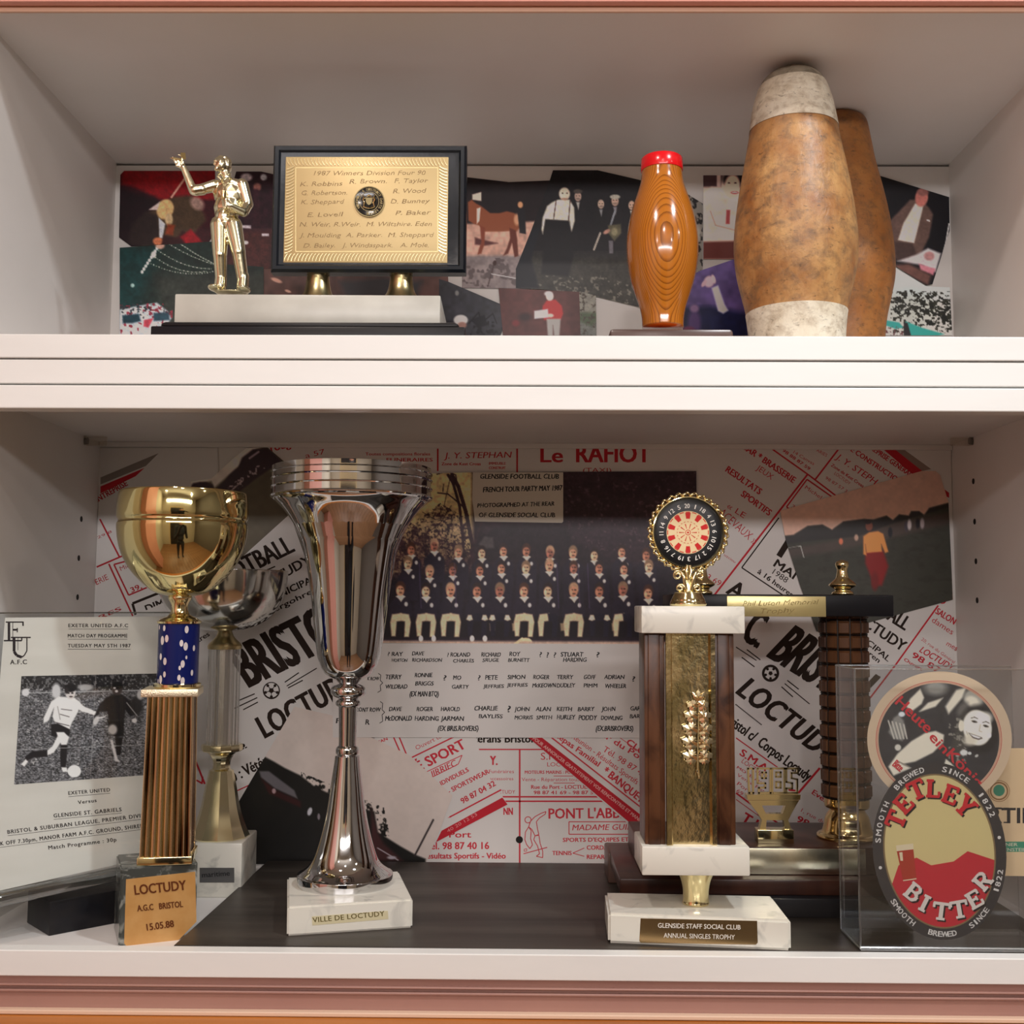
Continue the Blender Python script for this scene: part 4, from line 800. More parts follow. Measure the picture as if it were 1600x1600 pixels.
framebar(b, fx0, fx1, fz0, fz1, YP-.004, YP+.012, .012, .012); fr = ob('frame', b, mat('black_frame_paint', (.008, .011, .016), .24, spec=.3, bump=.3, bscale=160, bdist=.0003), t, 30)
b = B(); x0, x1, z0, z1 = W(445, 330, YP).x, W(700, 330, YP).x, W(570, 411, YP).z, W(570, 246, YP).z
box(b, (x0, YP-.0012, z0), (x1, YP+.0005, z1), .0003)
plq = ob('plaque', b, mat('engraved_gold_plate', lin(198, 174, 124), .44, .30, bump=.03, bscale=300), t, 30)
sp = Surf((0, YP-.0012-.00012, 0), (0, -1, 0))
e = Print(sp); E_ = dict(shear=.35, jit=.35)
for tx, ax_, ay, bx_ in (('1987 Winners Division Four 90', 490, 274, 664), ('K. Robbins', 469, 291, 534), ('R. Brown.', 546, 287, 604), ('F. Taylor', 616, 286, 668), ('G. Robertson.', 470, 305, 542), ('R. Wood', 614, 302, 664), ('K. Sheppard', 470, 319, 536), ('D. Bunney', 610, 318, 670), ('E. Lovell', 480, 339, 534), ('P. Baker', 618, 336, 672),
        ('N. Weir, R.Weir.  M. Wiltshire. Eden', 468, 354, 674), ('J. Moulding  A. Parker.  M. Sheppard', 468, 371, 676), ('D. Bailey.   J. Windaspark.   A. Mole.', 474, 387, 670)):
    e.T(tx, (ax_, ay), (bx_, ay-1), 7, -.006, **E_)
e.build('engraving', mat('engraved_line', lin(128, 104, 66), .5, .4), plq)
e = Print(sp)
for v in (261, ): pass
e.L([(462, 262), (684, 262)], 1).L([(462, 262), (462, 393)], .8).L([(684, 262), (684, 393)], .8).L([(462, 393), (684, 393)], .8)
e.build('engraved_border', mat('border_line', lin(230, 215, 160), .3, .8), plq)
b = B(); BR = mat('rope_border_gold', lin(236, 222, 176), .22, .85)
def rope(p, q, n, tilt):
    p, q = Vector(p), Vector(q)
    for k in range(n):
        c0 = p.lerp(q, (k+.5)/n); d = (q-p).normalized(); nrm = Vector((0, 0, 1)) if abs(d.x) > .5 else Vector((1, 0, 0))
        h = .0036
        pts = [c0+nrm*h*s_+d*(tilt*.0016*s_-.0009*math.cos(s_*1.4)) for s_ in (-1, -.4, .4, 1)]
        tube(b, [v+Vector((0, -.0003, 0)) for v in pts], .00042, 4)
yr = YP-.0012
rope((x0+.001, yr, z1-.0048), (x1-.001, yr, z1-.0048), 46, -1); rope((x0+.001, yr, z0+.0048), (x1-.001, yr, z0+.0048), 46, 1)
rope((x0+.0046, yr, z0+.009), (x0+.0046, yr, z1-.009), 28, 1); rope((x1-.0046, yr, z0+.009), (x1-.0046, yr, z1-.009), 28, -1)
o = ob('rope_border', b, BR, plq, 60); o['kind'] = 'stuff'
mc = W(577, 315, YP-.0015); b = B(); rr = 24*sc(577, 315, YP)
Mm = Matrix.Translation(mc) @ Matrix.Rotation(math.pi/2, 4, 'X')
lathe(b, [(-.0005, rr), (.0008, rr), (.0012, rr*.96), (.0008, rr*.9), (.0008, 1e-5)], (0, 0, 0), 48, M=Mm)
md = ob('medallion', b, mat('black_enamel', (.012, .010, .010), .15), plq, 40)
sm = Surf(mc+Vector((0, -.00095, 0)), (0, -1, 0))
g = Print(sm); g.ring(577, 315, 22.6, 24, 40).ring(577, 315, 14.6, 15.4, 36)
tx = 'WINDMILL & DISTRICT DARTS LEAGUE'
for i, ch in enumerate(tx):
    if ch == ' ': continue
    an = math.radians(200+i*320/len(tx)-50); x, y = 577+18.8*math.cos(an), 315+18.8*math.sin(an); d = an+math.pi/2
    g.T(ch, (x-1.5*math.cos(d)-1.7*math.cos(an), y-1.5*math.sin(d)-1.7*math.sin(an)), (x+1.5*math.cos(d)-1.7*math.cos(an), y+1.5*math.sin(d)-1.7*math.sin(an)), 4, .02)
g.solid('medallion_lettering', GOLD, md, Vector((0, -.0003, 0)))
b = B()                                     # crest: shield between two supporters over a scroll
k_ = sc(577, 315, YP)
def cp(u, v, d=0): return Vector((mc.x+u*k_, mc.y-.0010-d, mc.z-v*k_))
prism(b, [cp(u, v, .0012) for u, v in ((-5, -5), (5, -5), (5, 1), (3, 5), (0, 7), (-3, 5), (-5, 1))], [cp(u, v) for u, v in ((-5, -5), (5, -5), (5, 1), (3, 5), (0, 7), (-3, 5), (-5, 1))])
for s_ in (-1, 1):
    tube(b, [cp(s_*8, 8, .0005), cp(s_*7, 3, .001), cp(s_*9, -2, .0012), cp(s_*7.5, -6, .001), cp(s_*9.5, -9, .0006)], [.0005, .0009, .001, .0009, .0005], 6); tube(b, [cp(s_*8, -3, .0012), cp(s_*5, -5, .0014)], .0005, 5)
tube(b, [cp(-9, 9, .0004), cp(-4, 11, .0008), cp(0, 11.6, .0008), cp(4, 11, .0008), cp(9, 9, .0004)], .0009, 6)
ball(b, cp(0, -8, .0006), .0013, sub=1); tube(b, [cp(-4, -7, .0006), cp(0, -9.5, .001), cp(4, -7, .0006)], .0006, 5)
ob('crest', b, GOLD, md, 60)
# figurine: one continuous body
YG = .088; kf = sc(350, 350, YG)
def fp(x, y, d=0.): v = W(x, y, YG); return Vector((v.x, v.y+d, v.z))
U = kf
b = B()
for s_, hip, kn, an, toe in ((-1, (343, 352), (345, 400), (345, 443), (333, 455)), (1, (364, 352), (374, 396), (380, 445), (384, 456))):
    capsule(b, fp(*hip), fp(*kn, -.003), 14.5*U, 11*U); capsule(b, fp(*kn, -.003), fp(*an, .002), 10.5*U, 8.6*U); capsule(b, fp(an[0], an[1]-14, .001), fp(an[0]-1, an[1]+4, 0), 8.8*U, 9.6*U)
    ball(b, fp(an[0]+(-7 if s_ < 0 else 4), an[1]+10, -.006), (10*U, .011, 4.6*U)); ball(b, fp(an[0], an[1]+8, .0), (5.5*U, .006, 5.5*U))
ball(b, fp(353, 350), (23*U, 14*U, 16*U)); ball(b, fp(355, 325, .0), (21.5*U, 12.5*U, 25*U)); ball(b, fp(357, 302, .001), (25*U, 13*U, 22*U)); ball(b, fp(358, 289, .001), (27*U, 11*U, 12*U))
capsule(b, fp(350, 341), fp(351, 337), 14.5*U, 14.5*U)
capsule(b, fp(354, 278), fp(350, 264), 7.4*U, 7.2*U)
ball(b, fp(346.5, 259.5, -.002), (10.4*U, 10.5*U, 13*U)); ball(b, fp(341, 267, -.005), (4.6*U, 4*U, 4.2*U)); ball(b, fp(338.0, 259.5, -.006), (2.6*U, 2*U, 3.2*U)); ball(b, fp(340, 255, -.0065), (4*U, 2*U, 1.6*U)); ball(b, fp(341, 264, -.0065), (2.8*U, 1.6*U, 1*U))
for x, y, rx, rz in ((348, 249, 10, 5.5), (354, 253, 8, 8), (356, 261, 5.5, 8.5), (341, 250, 6, 4), (346, 246.5, 6, 3.2), (353, 248, 5, 4), (357, 256, 4, 5)): ball(b, fp(x, y, .001), (rx*U, 9.5*U, rz*U))
ball(b, fp(351, 261, -.0062), (1.8*U, 1.6*U, 2.6*U))
# raised arm with the dart
capsule(b, fp(336, 290), fp(308, 301, -.004), 9.5*U, 8*U); capsule(b, fp(318, 298, -.003), fp(306, 300, -.004), 9*U, 8.6*U); capsule(b, fp(304, 301, -.004), fp(290, 266, -.006), 7*U, 5*U)
ball(b, fp(287, 260, -.006), (5*U, 3.4*U, 6.5*U))
for q in ([(287, 258), (281, 261), (277, 258), (275, 254)], [(287, 256), (281, 256), (276, 253), (274, 251)], [(289, 262), (284, 266), (279, 264)], [(286, 264), (281, 263), (278, 260)], [(289, 255), (288, 249), (283, 247)]):
    for (xa, ya), (xb, yb) in zip(q, q[1:]): capsule(b, fp(xa, ya, -.007), fp(xb, yb, -.008), 1.7*U, 1.5*U, 8)
# left arm bent with the hand on the belly
capsule(b, fp(378, 288, .001), fp(386, 318, .002), 10*U, 9*U); capsule(b, fp(384, 322, .001), fp(382, 333, -.003), 9*U, 8*U); capsule(b, fp(382, 334, -.004), fp(366, 330, -.014), 7.4*U, 5.4*U)
ball(b, fp(362, 327, -.0155), (5.5*U, 3.2*U, 6*U))
for i in range(4): capsule(b, fp(360+i*.3, 321+i*3.6, -.0170), fp(353.5+i*.5, 319+i*4, -.0155), 1.9*U, 1.5*U, 8)
capsule(b, fp(362, 320, -.013), fp(357, 314, -.0125), 1.8*U, 1.5*U, 8)
# shirt collar, hem
for s_ in (-1, 1):
    tube(b, [fp(353+s_*2, 288, -.0105), fp(353+s_*8, 282, -.0095), fp(353+s_*9, 275, -.005), fp(353+s_*7, 273, .002)], [1.3*U, 2.2*U, 2*U, 1.6*U], 6)
tube(b, [fp(354, 288, -.0112), fp(354, 310, -.0115), fp(354, 340, -.0105)], .9*U, 6)
tube(b, [fp(353+21.5*math.cos(x), 345+1.2*math.sin(2*x), -.0075*math.sin(x)) for x in [i*math.pi/8 for i in range(17)]], 1.5*U, 6)
capsule(b, fp(354, 457.5, .001), fp(372, 457.5, .001), 2.6*U, 2.6*U); ball(b, fp(362, 458, 0), (26*U, .012, 2.6*U))
fg = remesh('figurine', b, .00075, mat('cast_gold', (.84, .78, .54), .20, 1.), t, 2, .4)
b = B(); tube(b, [fp(270, 252.5, -.0085), fp(276, 253, -.0085), fp(288, 255, -.0085)], [.0002, .0012, .0012], 8)
for a_ in range(4):
    an = a_*math.pi/2+.4; box(b, (0, -.0002, 0), (.0045, .0002, .003), 0, Matrix.Translation(fp(287, 249.5, -.0085)) @ Matrix.Rotation(an, 4, 'X'))
ob('dart', b, GOLD, fg)
b = B(); rad = [(0, 5.6), (0.35, 5.6), (.4, 5), (.45, 5.6)]
gx = fp(357, 315, -.0175); lathe(b, [(-6*U, 4*U), (6*U, 4.6*U), (6*U, 4*U), (-5*U, 3.6*U)], gx, 16); ob('beer_glass', b, GOLD, fg, 40)
# -- small red-topped skittle on its dark plinth
YS = .10; cx = 1035
t = thing('small_skittle_trophy', 'small varnished pine skittle with red painted top on dark plinth', 'skittle', (W(cx, 500, YS).x, YS, ZU))
ax = W(cx, 400, YS); kk = sc(cx, 400, YS)
a = W(953, 520, YS-.052); c = W(1146, 520, YS-.052); zt = W(1050, 513.5, YS-.052).z
b = B(); box(b, (a.x, YS-.052, ZU), (c.x, YS+.052, zt), .003); ob('plinth', b, mat('dark_brown_plinth', (.06, .03, .025), .3, col2=(.09, .05, .04), nscale=30, nstretch=(.2, 1, 1)), t, 40)
a = W(1013, 511, YS-.036); c = W(1108, 511, YS-.036); b = B(); box(b, (a.x, YS-.03, zt), (c.x, YS+.03, zt+.0016), .0004); ob('felt_pad', b, PAPER2, t)
zb = zt+.0016
def zp(py): return W(cx, py, YS).z
pr = [(266, 31.5), (272, 32), (285, 33.5), (300, 38), (320, 45), (345, 51.5), (370, 55.2), (390, 55.8), (410, 54.5), (435, 50), (460, 42.5), (480, 36), (495, 33), (503, 32.3), (512, 32)]
b = B(); lathe(b, catmull([(zp(p), r*kk) for p, r in pr], 5), (ax.x, YS, 0), 72)
m = mat('varnished_pine', lin(186, 112, 32), .16, coat=.6); nt = m.node_tree; N = nt.nodes.new; L = nt.links.new; bs = nt.nodes['Principled BSDF']
tc = N('ShaderNodeTexCoord'); mp = N('ShaderNodeMapping'); mp.inputs['Location'].default_value = (-ax.x, 0, -zp(385)); mp.inputs['Scale'].default_value = (1, 1, 1)
sx = N('ShaderNodeSeparateXYZ'); L(tc.outputs['Object'], mp.inputs[0]); L(mp.outputs[0], sx.inputs[0])
def mth(op, a_, b_=None, c_=None):
    n = N('ShaderNodeMath'); n.operation = op
    for i_, v in enumerate((a_, b_, c_)):
        if v is None: continue
        if isinstance(v, (int, float)): n.inputs[i_].default_value = v
        else: L(v, n.inputs[i_])
    return n.outputs[0]
ns = N('ShaderNodeTexNoise'); ns.inputs['Scale'].default_value = 26; ns.inputs['Detail'].default_value = 2; L(mp.outputs[0], ns.inputs['Vector'])
# growth rings: near-flat layers of the board, curved slightly about a far pith
yy = mth('SUBTRACT', sx.outputs[1], YS); r2 = mth('ADD', mth('MULTIPLY', mth('MULTIPLY', sx.outputs[0], sx.outputs[0]), 2.2), mth('MULTIPLY', yy, 1.0))
ph = mth('ADD', mth('MULTIPLY', r2, 3900.), mth('MULTIPLY', ns.outputs[0], 7.0)); sn = mth('FRACT', mth('MULTIPLY', ph, .159))
rp = N('ShaderNodeValToRGB'); L(sn, rp.inputs[0]); el = rp.color_ramp.elements; el[0].position = 0; el[0].color = lin(184, 112, 34); el[1].position = 1; el[1].color = lin(120, 64, 14)
e2 = rp.color_ramp.elements.new(.62); e2.color = lin(184, 108, 30); L(rp.outputs[0], bs.inputs['Base Color'])
ob('pin', b, m, t, True)
REDP = mat('glossy_red_paint', lin(225, 12, 24), .22, coat=.3)
b = B(); lathe(b, [(zp(268), 32.6*kk), (zp(266), 33*kk), (zp(250), 32.6*kk), (zp(248), 31*kk), (zp(247.2), 28*kk), (zp(247), 4*kk)], (ax.x, YS, 0), 64); ob('red_cap', b, REDP, t, 40)
b = B(); lathe(b, [(zb, 33.8*kk), (zb+.0056, 33.6*kk), (zb+.0062, 31*kk)], (ax.x, YS, 0), 64); ob('red_foot_ring', b, REDP, t, 40)
# -- the two big worn skittles
def worn(name, base, hi, dirt):
    m = mat(name, base, .42); nt = m.node_tree; N = nt.nodes.new; L = nt.links.new; bs = nt.nodes['Principled BSDF']
    tc = N('ShaderNodeTexCoord')
    def noise(s, d, st=(1, 1, 1), dist=0.):
        mp = N('ShaderNodeMapping'); mp.inputs['Scale'].default_value = st; L(tc.outputs['Object'], mp.inputs[0])
        n = N('ShaderNodeTexNoise'); n.inputs['Scale'].default_value = s; n.inputs['Detail'].default_value = d; n.inputs['Roughness'].default_value = .65; n.inputs['Distortion'].default_value = dist; L(mp.outputs[0], n.inputs['Vector']); return n.outputs[0]
    def mixc(f, a_, b_):
        n = N('ShaderNodeMix'); n.data_type = 'RGBA'; L(f, n.inputs[0])
        for k_, v in ((6, a_), (7, b_)):
            if isinstance(v, tuple): n.inputs[k_].default_value = v
            else: L(v, n.inputs[k_])
        return n.outputs[2]
    def rmp(v, a_, b_):
        n = N('ShaderNodeMapRange'); n.inputs[1].default_value = a_; n.inputs[2].default_value = b_; L(v, n.inputs[0]); return n.outputs[0]
    c1 = mixc(rmp(noise(34, 8, (1, 1, .8)), .32, .70), base+(1,), hi+(1,)); c2 = mixc(rmp(noise(95, 10, (.8, .8, 1.1), .3), .46, .72), c1, dirt+(1,)); c3 = mixc(rmp(noise(300, 9, (.5, .5, 1), .4), .58, .74), c2, tuple(x*.35 for x in dirt)+(1,))
    L(c3, bs.inputs['Base Color'])
    bp = N('ShaderNodeBump'); bp.inputs['Strength'].default_value = .7; bp.inputs['Distance'].default_value = .0009; L(noise(130, 8, (1, 1, .5), 1.), bp.inputs['Height']); L(bp.outputs[0], bs.inputs['Normal']); return m
WOODW = worn('worn_orange_wood', lin(152, 98, 50)[:3], lin(200, 156, 100)[:3], lin(118, 90, 64)[:3])
WOODB = worn('worn_brown_wood', lin(146, 88, 36)[:3], lin(166, 112, 58)[:3], lin(110, 76, 44)[:3])
WHW = worn('worn_white_paint', lin(232, 226, 208)[:3], lin(212, 200, 176)[:3], lin(170, 152, 128)[:3])
WHT = worn('scuffed_grey_crown', lin(120, 112, 98)[:3], lin(170, 158, 136)[:3], lin(84, 76, 66)[:3])
def skittle(cx, Y, prof, bands, label, name='skittle', dx=0.):
    t = thing(name, label, 'skittle', (W(cx, 500, Y).x, Y, ZU)); ax = W(cx, 400, Y); kk = sc(cx, 330, Y)
    zz = lambda py: W(cx, py, Y).z
    P_ = catmull([(zz(p), r*kk) for p, r in prof], 6)[::-1]
    if P_[0][0] > ZU: P_ = [(ZU, P_[0][1])]+P_
    P_ = [p for p in P_ if p[0] >= ZU]; P_[0] = (ZU, P_[0][1])
    for bn, lo, hi, m in bands:
        l0 = ZU if lo is None else zz(lo); h0 = 9 if hi is None else zz(hi)
        def rat(z):
            for (z0, r0), (z1, r1) in zip(P_, P_[1:]):
                if z0 <= z <= z1: return r0+(r1-r0)*(z-z0)/max(z1-z0, 1e-9)
            return P_[-1][1]
        q = [(l0, rat(l0))]+[p for p in P_ if l0 < p[0] < h0]
        if h0 < 9: q.append((h0, rat(h0)))
        ex = .0006 if m is WHW else 0
        q = [(z, r+ex) for z, r in q]; q = [(q[0][0]+.0002, q[0][1]-.0008)]+q
        b = B(); lathe(b, q, (ax.x, Y, 0), 96, rf=lambda a, z: 1+.004*math.sin(3*a+z*30)+.003*math.sin(7*a-z*55)); ob(bn, b, m, t, 60)
    return t
PF = [(110, 1), (110.5, 12), (113, 24), (118, 36), (128, 47), (143, 54), (165, 61), (190, 65.5), (220, 70.5), (260, 78), (300, 85.5), (340, 91.5), (375, 94.6), (400, 94.2), (430, 90.5), (460, 83.5), (485, 77.5), (510, 74), (545, 71), (600, 68)]
skittle(1243, .105, PF, (('white_band', None, 491, WHW), ('wooden_body', 491, 206, WOODW), ('white_top', 206, 137, WHW), ('scuffed_crown', 137, None, WHT)), 'large worn orange wood skittle with chipped white top and foot bands')
PB2 = [(182.8, 1), (183.2, 20), (185, 34), (190, 43), (198, 49), (225, 54), (260, 60), (300, 69), (340, 77), (380, 83), (415, 85.3), (440, 84), (470, 78), (500, 71.5), (530, 68), (580, 64)]
skittle(1309, .215, PB2, (('wooden_body', None, None, WOODB),), 'plain brown wood skittle standing behind the white-topped one')
# ---------------------------------------------------------------- things on the lower shelf
def face_surf(M, y=0.):        # plane of the local face y = const of a frame
    return Surf(M @ Vector((0, y, 0)), -(M.to_3x3() @ Vector((0, 1, 0))))
def quadblock(Q, zt, zb, bev=.0015, cut=0.):
    P = [WZ(x, y, zt) for x, y in Q]; b = B(); prism(b, P, [Vector((p.x, p.y, zb)) for p in P]); bmesh.ops.bevel(b, geom=b.edges[:], offset=bev, segments=2, affect='EDGES'); return b, P
# dark board lying behind the front lip
b = B(); box(b, (-.2885, .0155, ZL), (.46, .322, ZF+.0004), .0006)
for v in b.verts:
    if v.co.x < 0 and v.co.y > .1: v.co.x += .0075
tag(ob('dark_board', b, mat('dark_grained_board', (.020, .016, .013), .42, spec=.28, col2=(.052, .043, .035), nscale=26, nstretch=(.10, 1, 1), bump=.35, bscale=120, bdist=.0004, detail=8)),
    'flat dark wood-grained board lying under the cups and marble trophies', 'board')
ZT = ZF+.0004
# -- chrome cup
A = WZ(449, 1463, ZT); hh = W(449, 1417, A.y).z-ZT
bq, QP_ = quadblock([(449, 1417), (645, 1405), (623, 1361), (449, 1371)], ZT+hh, ZT); C_ = QP_[1]; A = QP_[0]; wd = (C_-A).length; Mf = frame((A.x, A.y, ZT), C_-A); dp = .08
t = thing('chrome_cup_trophy', 'tall chrome goblet trophy with ribbed rim on a white marble block', 'trophy', Mf @ Vector((wd/2, dp/2, 0)))
ob('marble_base', bq, MARBLE, t, 40)
s = face_surf(Mf, -.0002); lb = Print(s); lb.P([(487, 1432), (606, 1423), (607, 1436), (488, 1446)]); lb = lb.solid('name_label', mat('yellowed_label', lin(205, 196, 160), .35), t, Vector((0, .0003, 0)))
g = Print(face_surf(Mf, -.00035)); g.T('VILLE DE LOCTUDY', (489, 1441.5), (601, 1431), 8, .015, space=1.05); g.build('lettering', ink(92, 80, 34), lb)
YC = WZ(540, 1380, ZT+hh).y
ax = W(539, 1380, YC); kk = sc(548, 1050, YC); zc = lambda py: W(548, py, YC).z
zb0 = ZT+hh
pr = [(1380, 72), (1379, 73), (1366, 73), (1364, 72), (1364, 72), (1361, 67), (1353, 57), (1341, 49), (1318, 41.5), (1290, 34.5), (1260, 29), (1230, 25), (1200, 21), (1181, 18.8), (1181, 18.8), (1180, 15), (1177, 17.5), (1172, 18), (1168, 17), (1165, 13.5), (1165, 13.5), (1150, 13.6), (1110, 14.6), (1104, 15), (1104, 15), (1102, 18.5), (1098, 19.5), (1094, 17), (1092, 14), (1092, 14), (1089, 21), (1085, 26), (1079, 27.5), (1073, 25), (1070, 19), (1068, 14), (1068, 14), (1063, 20), (1057, 31), (1048, 40), (1030, 47.5), (1005, 52), (960, 57.5), (910, 64), (860, 73), (835, 82), (812, 95), (796, 107), (785, 118), (779, 123)]
cf = lambda y, r_: 948-(948-y)/(1+.95*r_*kk/(YC+.925))
b = B(); P_ = [(zb0 if p == 1380 else zc(p), r*kk) for p, r in pr]; lathe(b, catmull(P_, 6), (ax.x, YC, 0), 96)
ob('cup_body', b, CHROME, t, 50)
b = B(); P_ = []
ys = [768, 764, 753, 750, 739, 736.5, 728, 726, 719]
for i, y in enumerate(ys[:-1]):
    y2 = ys[i+1]
    if i % 2 == 1: P_ += [(y, 125.5-1.2), (y2, 125.5-1.2)]
    else: P_ += [(y, 126.0), ((y+y2)/2, 127.2), (y2, 126.0)]
P_ = [(770, 122)]+P_+[(717.5, 124.5), (717, 121), (722, 119), (760, 114)]
lathe(b, [(zc(cf(p, 125)), r*kk) for p, r in P_], (ax.x, YC, 0), 96, rf=lambda a, z: 1+.0035*abs(math.sin(24*a)))
ob('rim', b, CHROME, t, 25)
b = B(); lathe(b, [(zc(774), 113*kk), (zc(796), 102*kk), (zc(860), 70*kk), (zc(1000), 48*kk), (zc(1045), 10*kk)], (ax.x, YC, 0), 48); ob('cup_lining', b, CHROME, t, 60)
# -- gold cup on a blue and gold column
A = WZ(184, 1479, ZL); hg = W(189, 1357, A.y).z-ZL; FL_, FR_ = WZ(189, 1357, ZL+hg), WZ(309, 1347, ZL+hg); BL_ = WZ(207, 1328, ZL+hg)
Mf = frame((FL_.x, FL_.y, ZL), FR_-FL_); gw = (FR_-FL_).length; gd = .058
t = thing('gold_cup_trophy', 'gold cup trophy with blue and fluted gold column and orange LOCTUDY plate', 'trophy', Mf @ Vector((gw/2, gd/2, 0)))
b = B(); lo = [Vector((0, 0, 0)), Vector((gw*.70, 0, 0)), Vector((gw, 0, .022)), Vector((gw, 0, hg)), Vector((0, 0, hg))]
f_, k_ = prism(b, [Mf @ (p+Vector(((.0015 if p.x < .01 else -.0005), 0, 0)) if p.z > .01 else Mf @ p) if False else Mf @ p for p in lo], [Mf @ (p+Vector((0, gd, 0))) for p in lo])
bmesh.ops.bevel(b, geom=b.edges[:], offset=.0012, segments=2, affect='EDGES'); ob('marble_base', b, DMARBLE, t, 40)
s = face_surf(Mf, -.0004); lb = Print(s); lb.P([(197, 1374), (305, 1362), (307, 1440), (278, 1470), (199, 1480), (194, 1474)])
lb = lb.solid('name_plate', mat('orange_gold_plate', lin(206, 160, 100), .34, .25, col2=lin(194, 144, 82), nscale=50), t, Mf.to_3x3() @ Vector((0, .0005, 0)))
OI = ink(92, 44, 16)
g = Print(face_surf(Mf, -.00095)); g.T('LOCTUDY', (211, 1398), (291, 1390), 15, .025); 
g.T('A.G.C   BRISTOL', (215, 1424), (286, 1417), 9.5, .025).T('15.05.88', (230, 1454), (272, 1448), 10.5, .025); g.build('engraving', OI, lb)
YG2 = (Mf @ Vector((gw/2, gd/2, 0))).y-.004
ax = W(262, 1345, YG2); kk = sc(275, 1000, YG2); zc = lambda py: W(275, py, YG2).z
ztop = ZL+hg
Mc = frame((ax.x, YG2, 0), (1, .19, 0))
b = B(); hw = 40*kk; box(b, (-hw, -hw, ztop), (hw, hw, ztop+.007), .0008, Mc); ob('column_foot', b, GOLD, t, 40)
# fluted square column
z0, z1 = ztop+.007, zc(1086); w0, w1 = 35.5*kk, 32*kk; b = B(); n = 8
for si in range(4):
    Rm = Mc @ Matrix.Rotation(si*math.pi/2, 4, 'Z')
    rows = []
    for z, w_ in ((z0, w0), (z1, w1)):
        row = []
        for j in range(n*6+1):
            u = j/(n*6); f_ = (u*n) % 1; d = .0013*(1-abs(math.cos(math.pi*f_))**.5) if 0 < j < n*6 else 0
            row.append(b.verts.new(Rm @ Vector((-w_+2*w_*u, -w_+d, z))))
        rows.append(row)
    for j in range(n*6): b.faces.new((rows[0][j], rows[0][j+1], rows[1][j+1], rows[1][j]))
bmesh.ops.remove_doubles(b, verts=b.verts, dist=1e-5)
m = mat('worn_copper_gold', (.13, .07, .03), .14, 1., nlo=.42, nhi=.60, col2=(.86, .68, .36), nscale=26, nstretch=(2, 2, .22), bump=.12, bscale=60, bdist=.0005)
ob('fluted_column', b, m, t, 30)
b = B(); GE = mat('light_gold_edge', (.90, .70, .46), .16, 1.)
for u in range(1, n):
    uu = u/n
    tube(b, [Mc @ Vector((-w0+2*w0*uu, -w0-.00005, z0)), Mc @ Vector((-w1+2*w1*uu, -w1-.00005, z1))], .00062, 6)
for sx_, sy_ in ((-1, -1), (1, -1), (1, 1)):
    tube(b, [Mc @ Vector((sx_*w0, sy_*w0, z0)), Mc @ Vector((sx_*w1, sy_*w1, z1))], .0010, 8)
ob('column_ribs', b, GE, t, 60)
b = B(); hw = 42*kk; box(b, (-hw, -hw, z1), (hw, hw, zc(1074)), .0008, Mc); ob('column_cap', b, mat('sparkling_gold', (.92, .82, .60), .35, 1., bump=.8, bscale=900, bdist=.0006), t, 40)
ax2 = W(279, 1010, YG2); zc2 = lambda py: W(279, py, YG2).z
b = B(); lathe(b, [(zc(1074), 34*kk), (zc(1072), 36*kk), (zc(1068), 36*kk), (zc(1066), 32*kk)], (ax2.x, YG2, 0), 48); ob('ring', b, GOLD, t, 40)
b = B(); lathe(b, [(zc(1067), 31*kk), (zc(974), 31*kk)], (ax2.x, YG2, 0), 64); tb = ob('blue_tube', b, mat('blue_enamel', lin(14, 24, 84), .25, spec=.3), t, 40)
b = B()
for u, v, r_ in ((-.46, 981, 4), (.62, 983, 5), (-.55, 1000, 6), (-.30, 997, 5), (.42, 1004, 4.5), (.60, 1009, 5.5), (-.62, 1025, 4.5), (-.36, 1032, 5), (.64, 1026, 2.5), (.50, 1036, 5), (.38, 1042, 3), (-.36, 1052, 4), (-.58, 1060, 5.5), (.36, 1057, 4), (.52, 1062, 5), (-.78, 980, 3), (.9, 1012, 4), (-.92, 1040, 4), (.86, 1050, 4), (-.75, 1063, 3)):
    a_ = math.asin(u)-math.pi/2; R_ = 31.3*kk; c0 = Vector((ax2.x+R_*math.cos(a_), YG2+R_*math.sin(a_), zc(v)))
    T_ = Vector((-math.sin(a_), math.cos(a_), 0)); N_ = Vector((math.cos(a_), math.sin(a_), 0))
    vs = [b.verts.new(c0+T_*(r_*.62*kk*math.cos(q))+Vector((0, 0, r_*1.15*kk*math.sin(q)))-N_*(.5*(r_*.62*kk*math.cos(q))**2/R_)) for q in [i*math.pi/8 for i in range(16)]]
    b.faces.new(vs)
o = ob('silver_spots', b, mat('silver_pink_spot', (.9, .82, .82), .25, .4), tb); o['kind'] = 'stuff'
b = B(); lathe(b, catmull([(zc(974), 33), (zc(971), 34), (zc(971), 34), (zc(966), 27), (zc(962), 18), (zc(956), 13.5), (zc(948), 12.5), (zc(942), 14), (zc(936), 17.5), (zc(932), 18), (zc(929), 14)], 4) and [(z, r*kk) for z, r in catmull([(zc(974), 33), (zc(971), 34), (zc(971), 34), (zc(966), 27), (zc(962), 18), (zc(956), 13.5), (zc(948), 12.5), (zc(942), 14), (zc(936), 17.5), (zc(932), 18), (zc(929), 14)], 4)], (ax2.x, YG2, 0), 48); ob('cup_neck', b, GOLD, t, 50)
ax3 = W(285, 850, YG2)
pr = [(932, 14), (930, 26), (924, 43), (912, 58), (894, 75), (873, 88), (852, 95.5), (829, 99), (820, 99), (820, 99), (817.5, 97.5), (816, 97), (813.5, 97.2), (811, 99), (811, 99), (805, 100), (791, 99.5), (779, 98.2), (772, 97), (770, 96), (770, 96), (771, 94), (780, 94.5), (812, 93), (860, 86), (900, 62), (922, 10)]
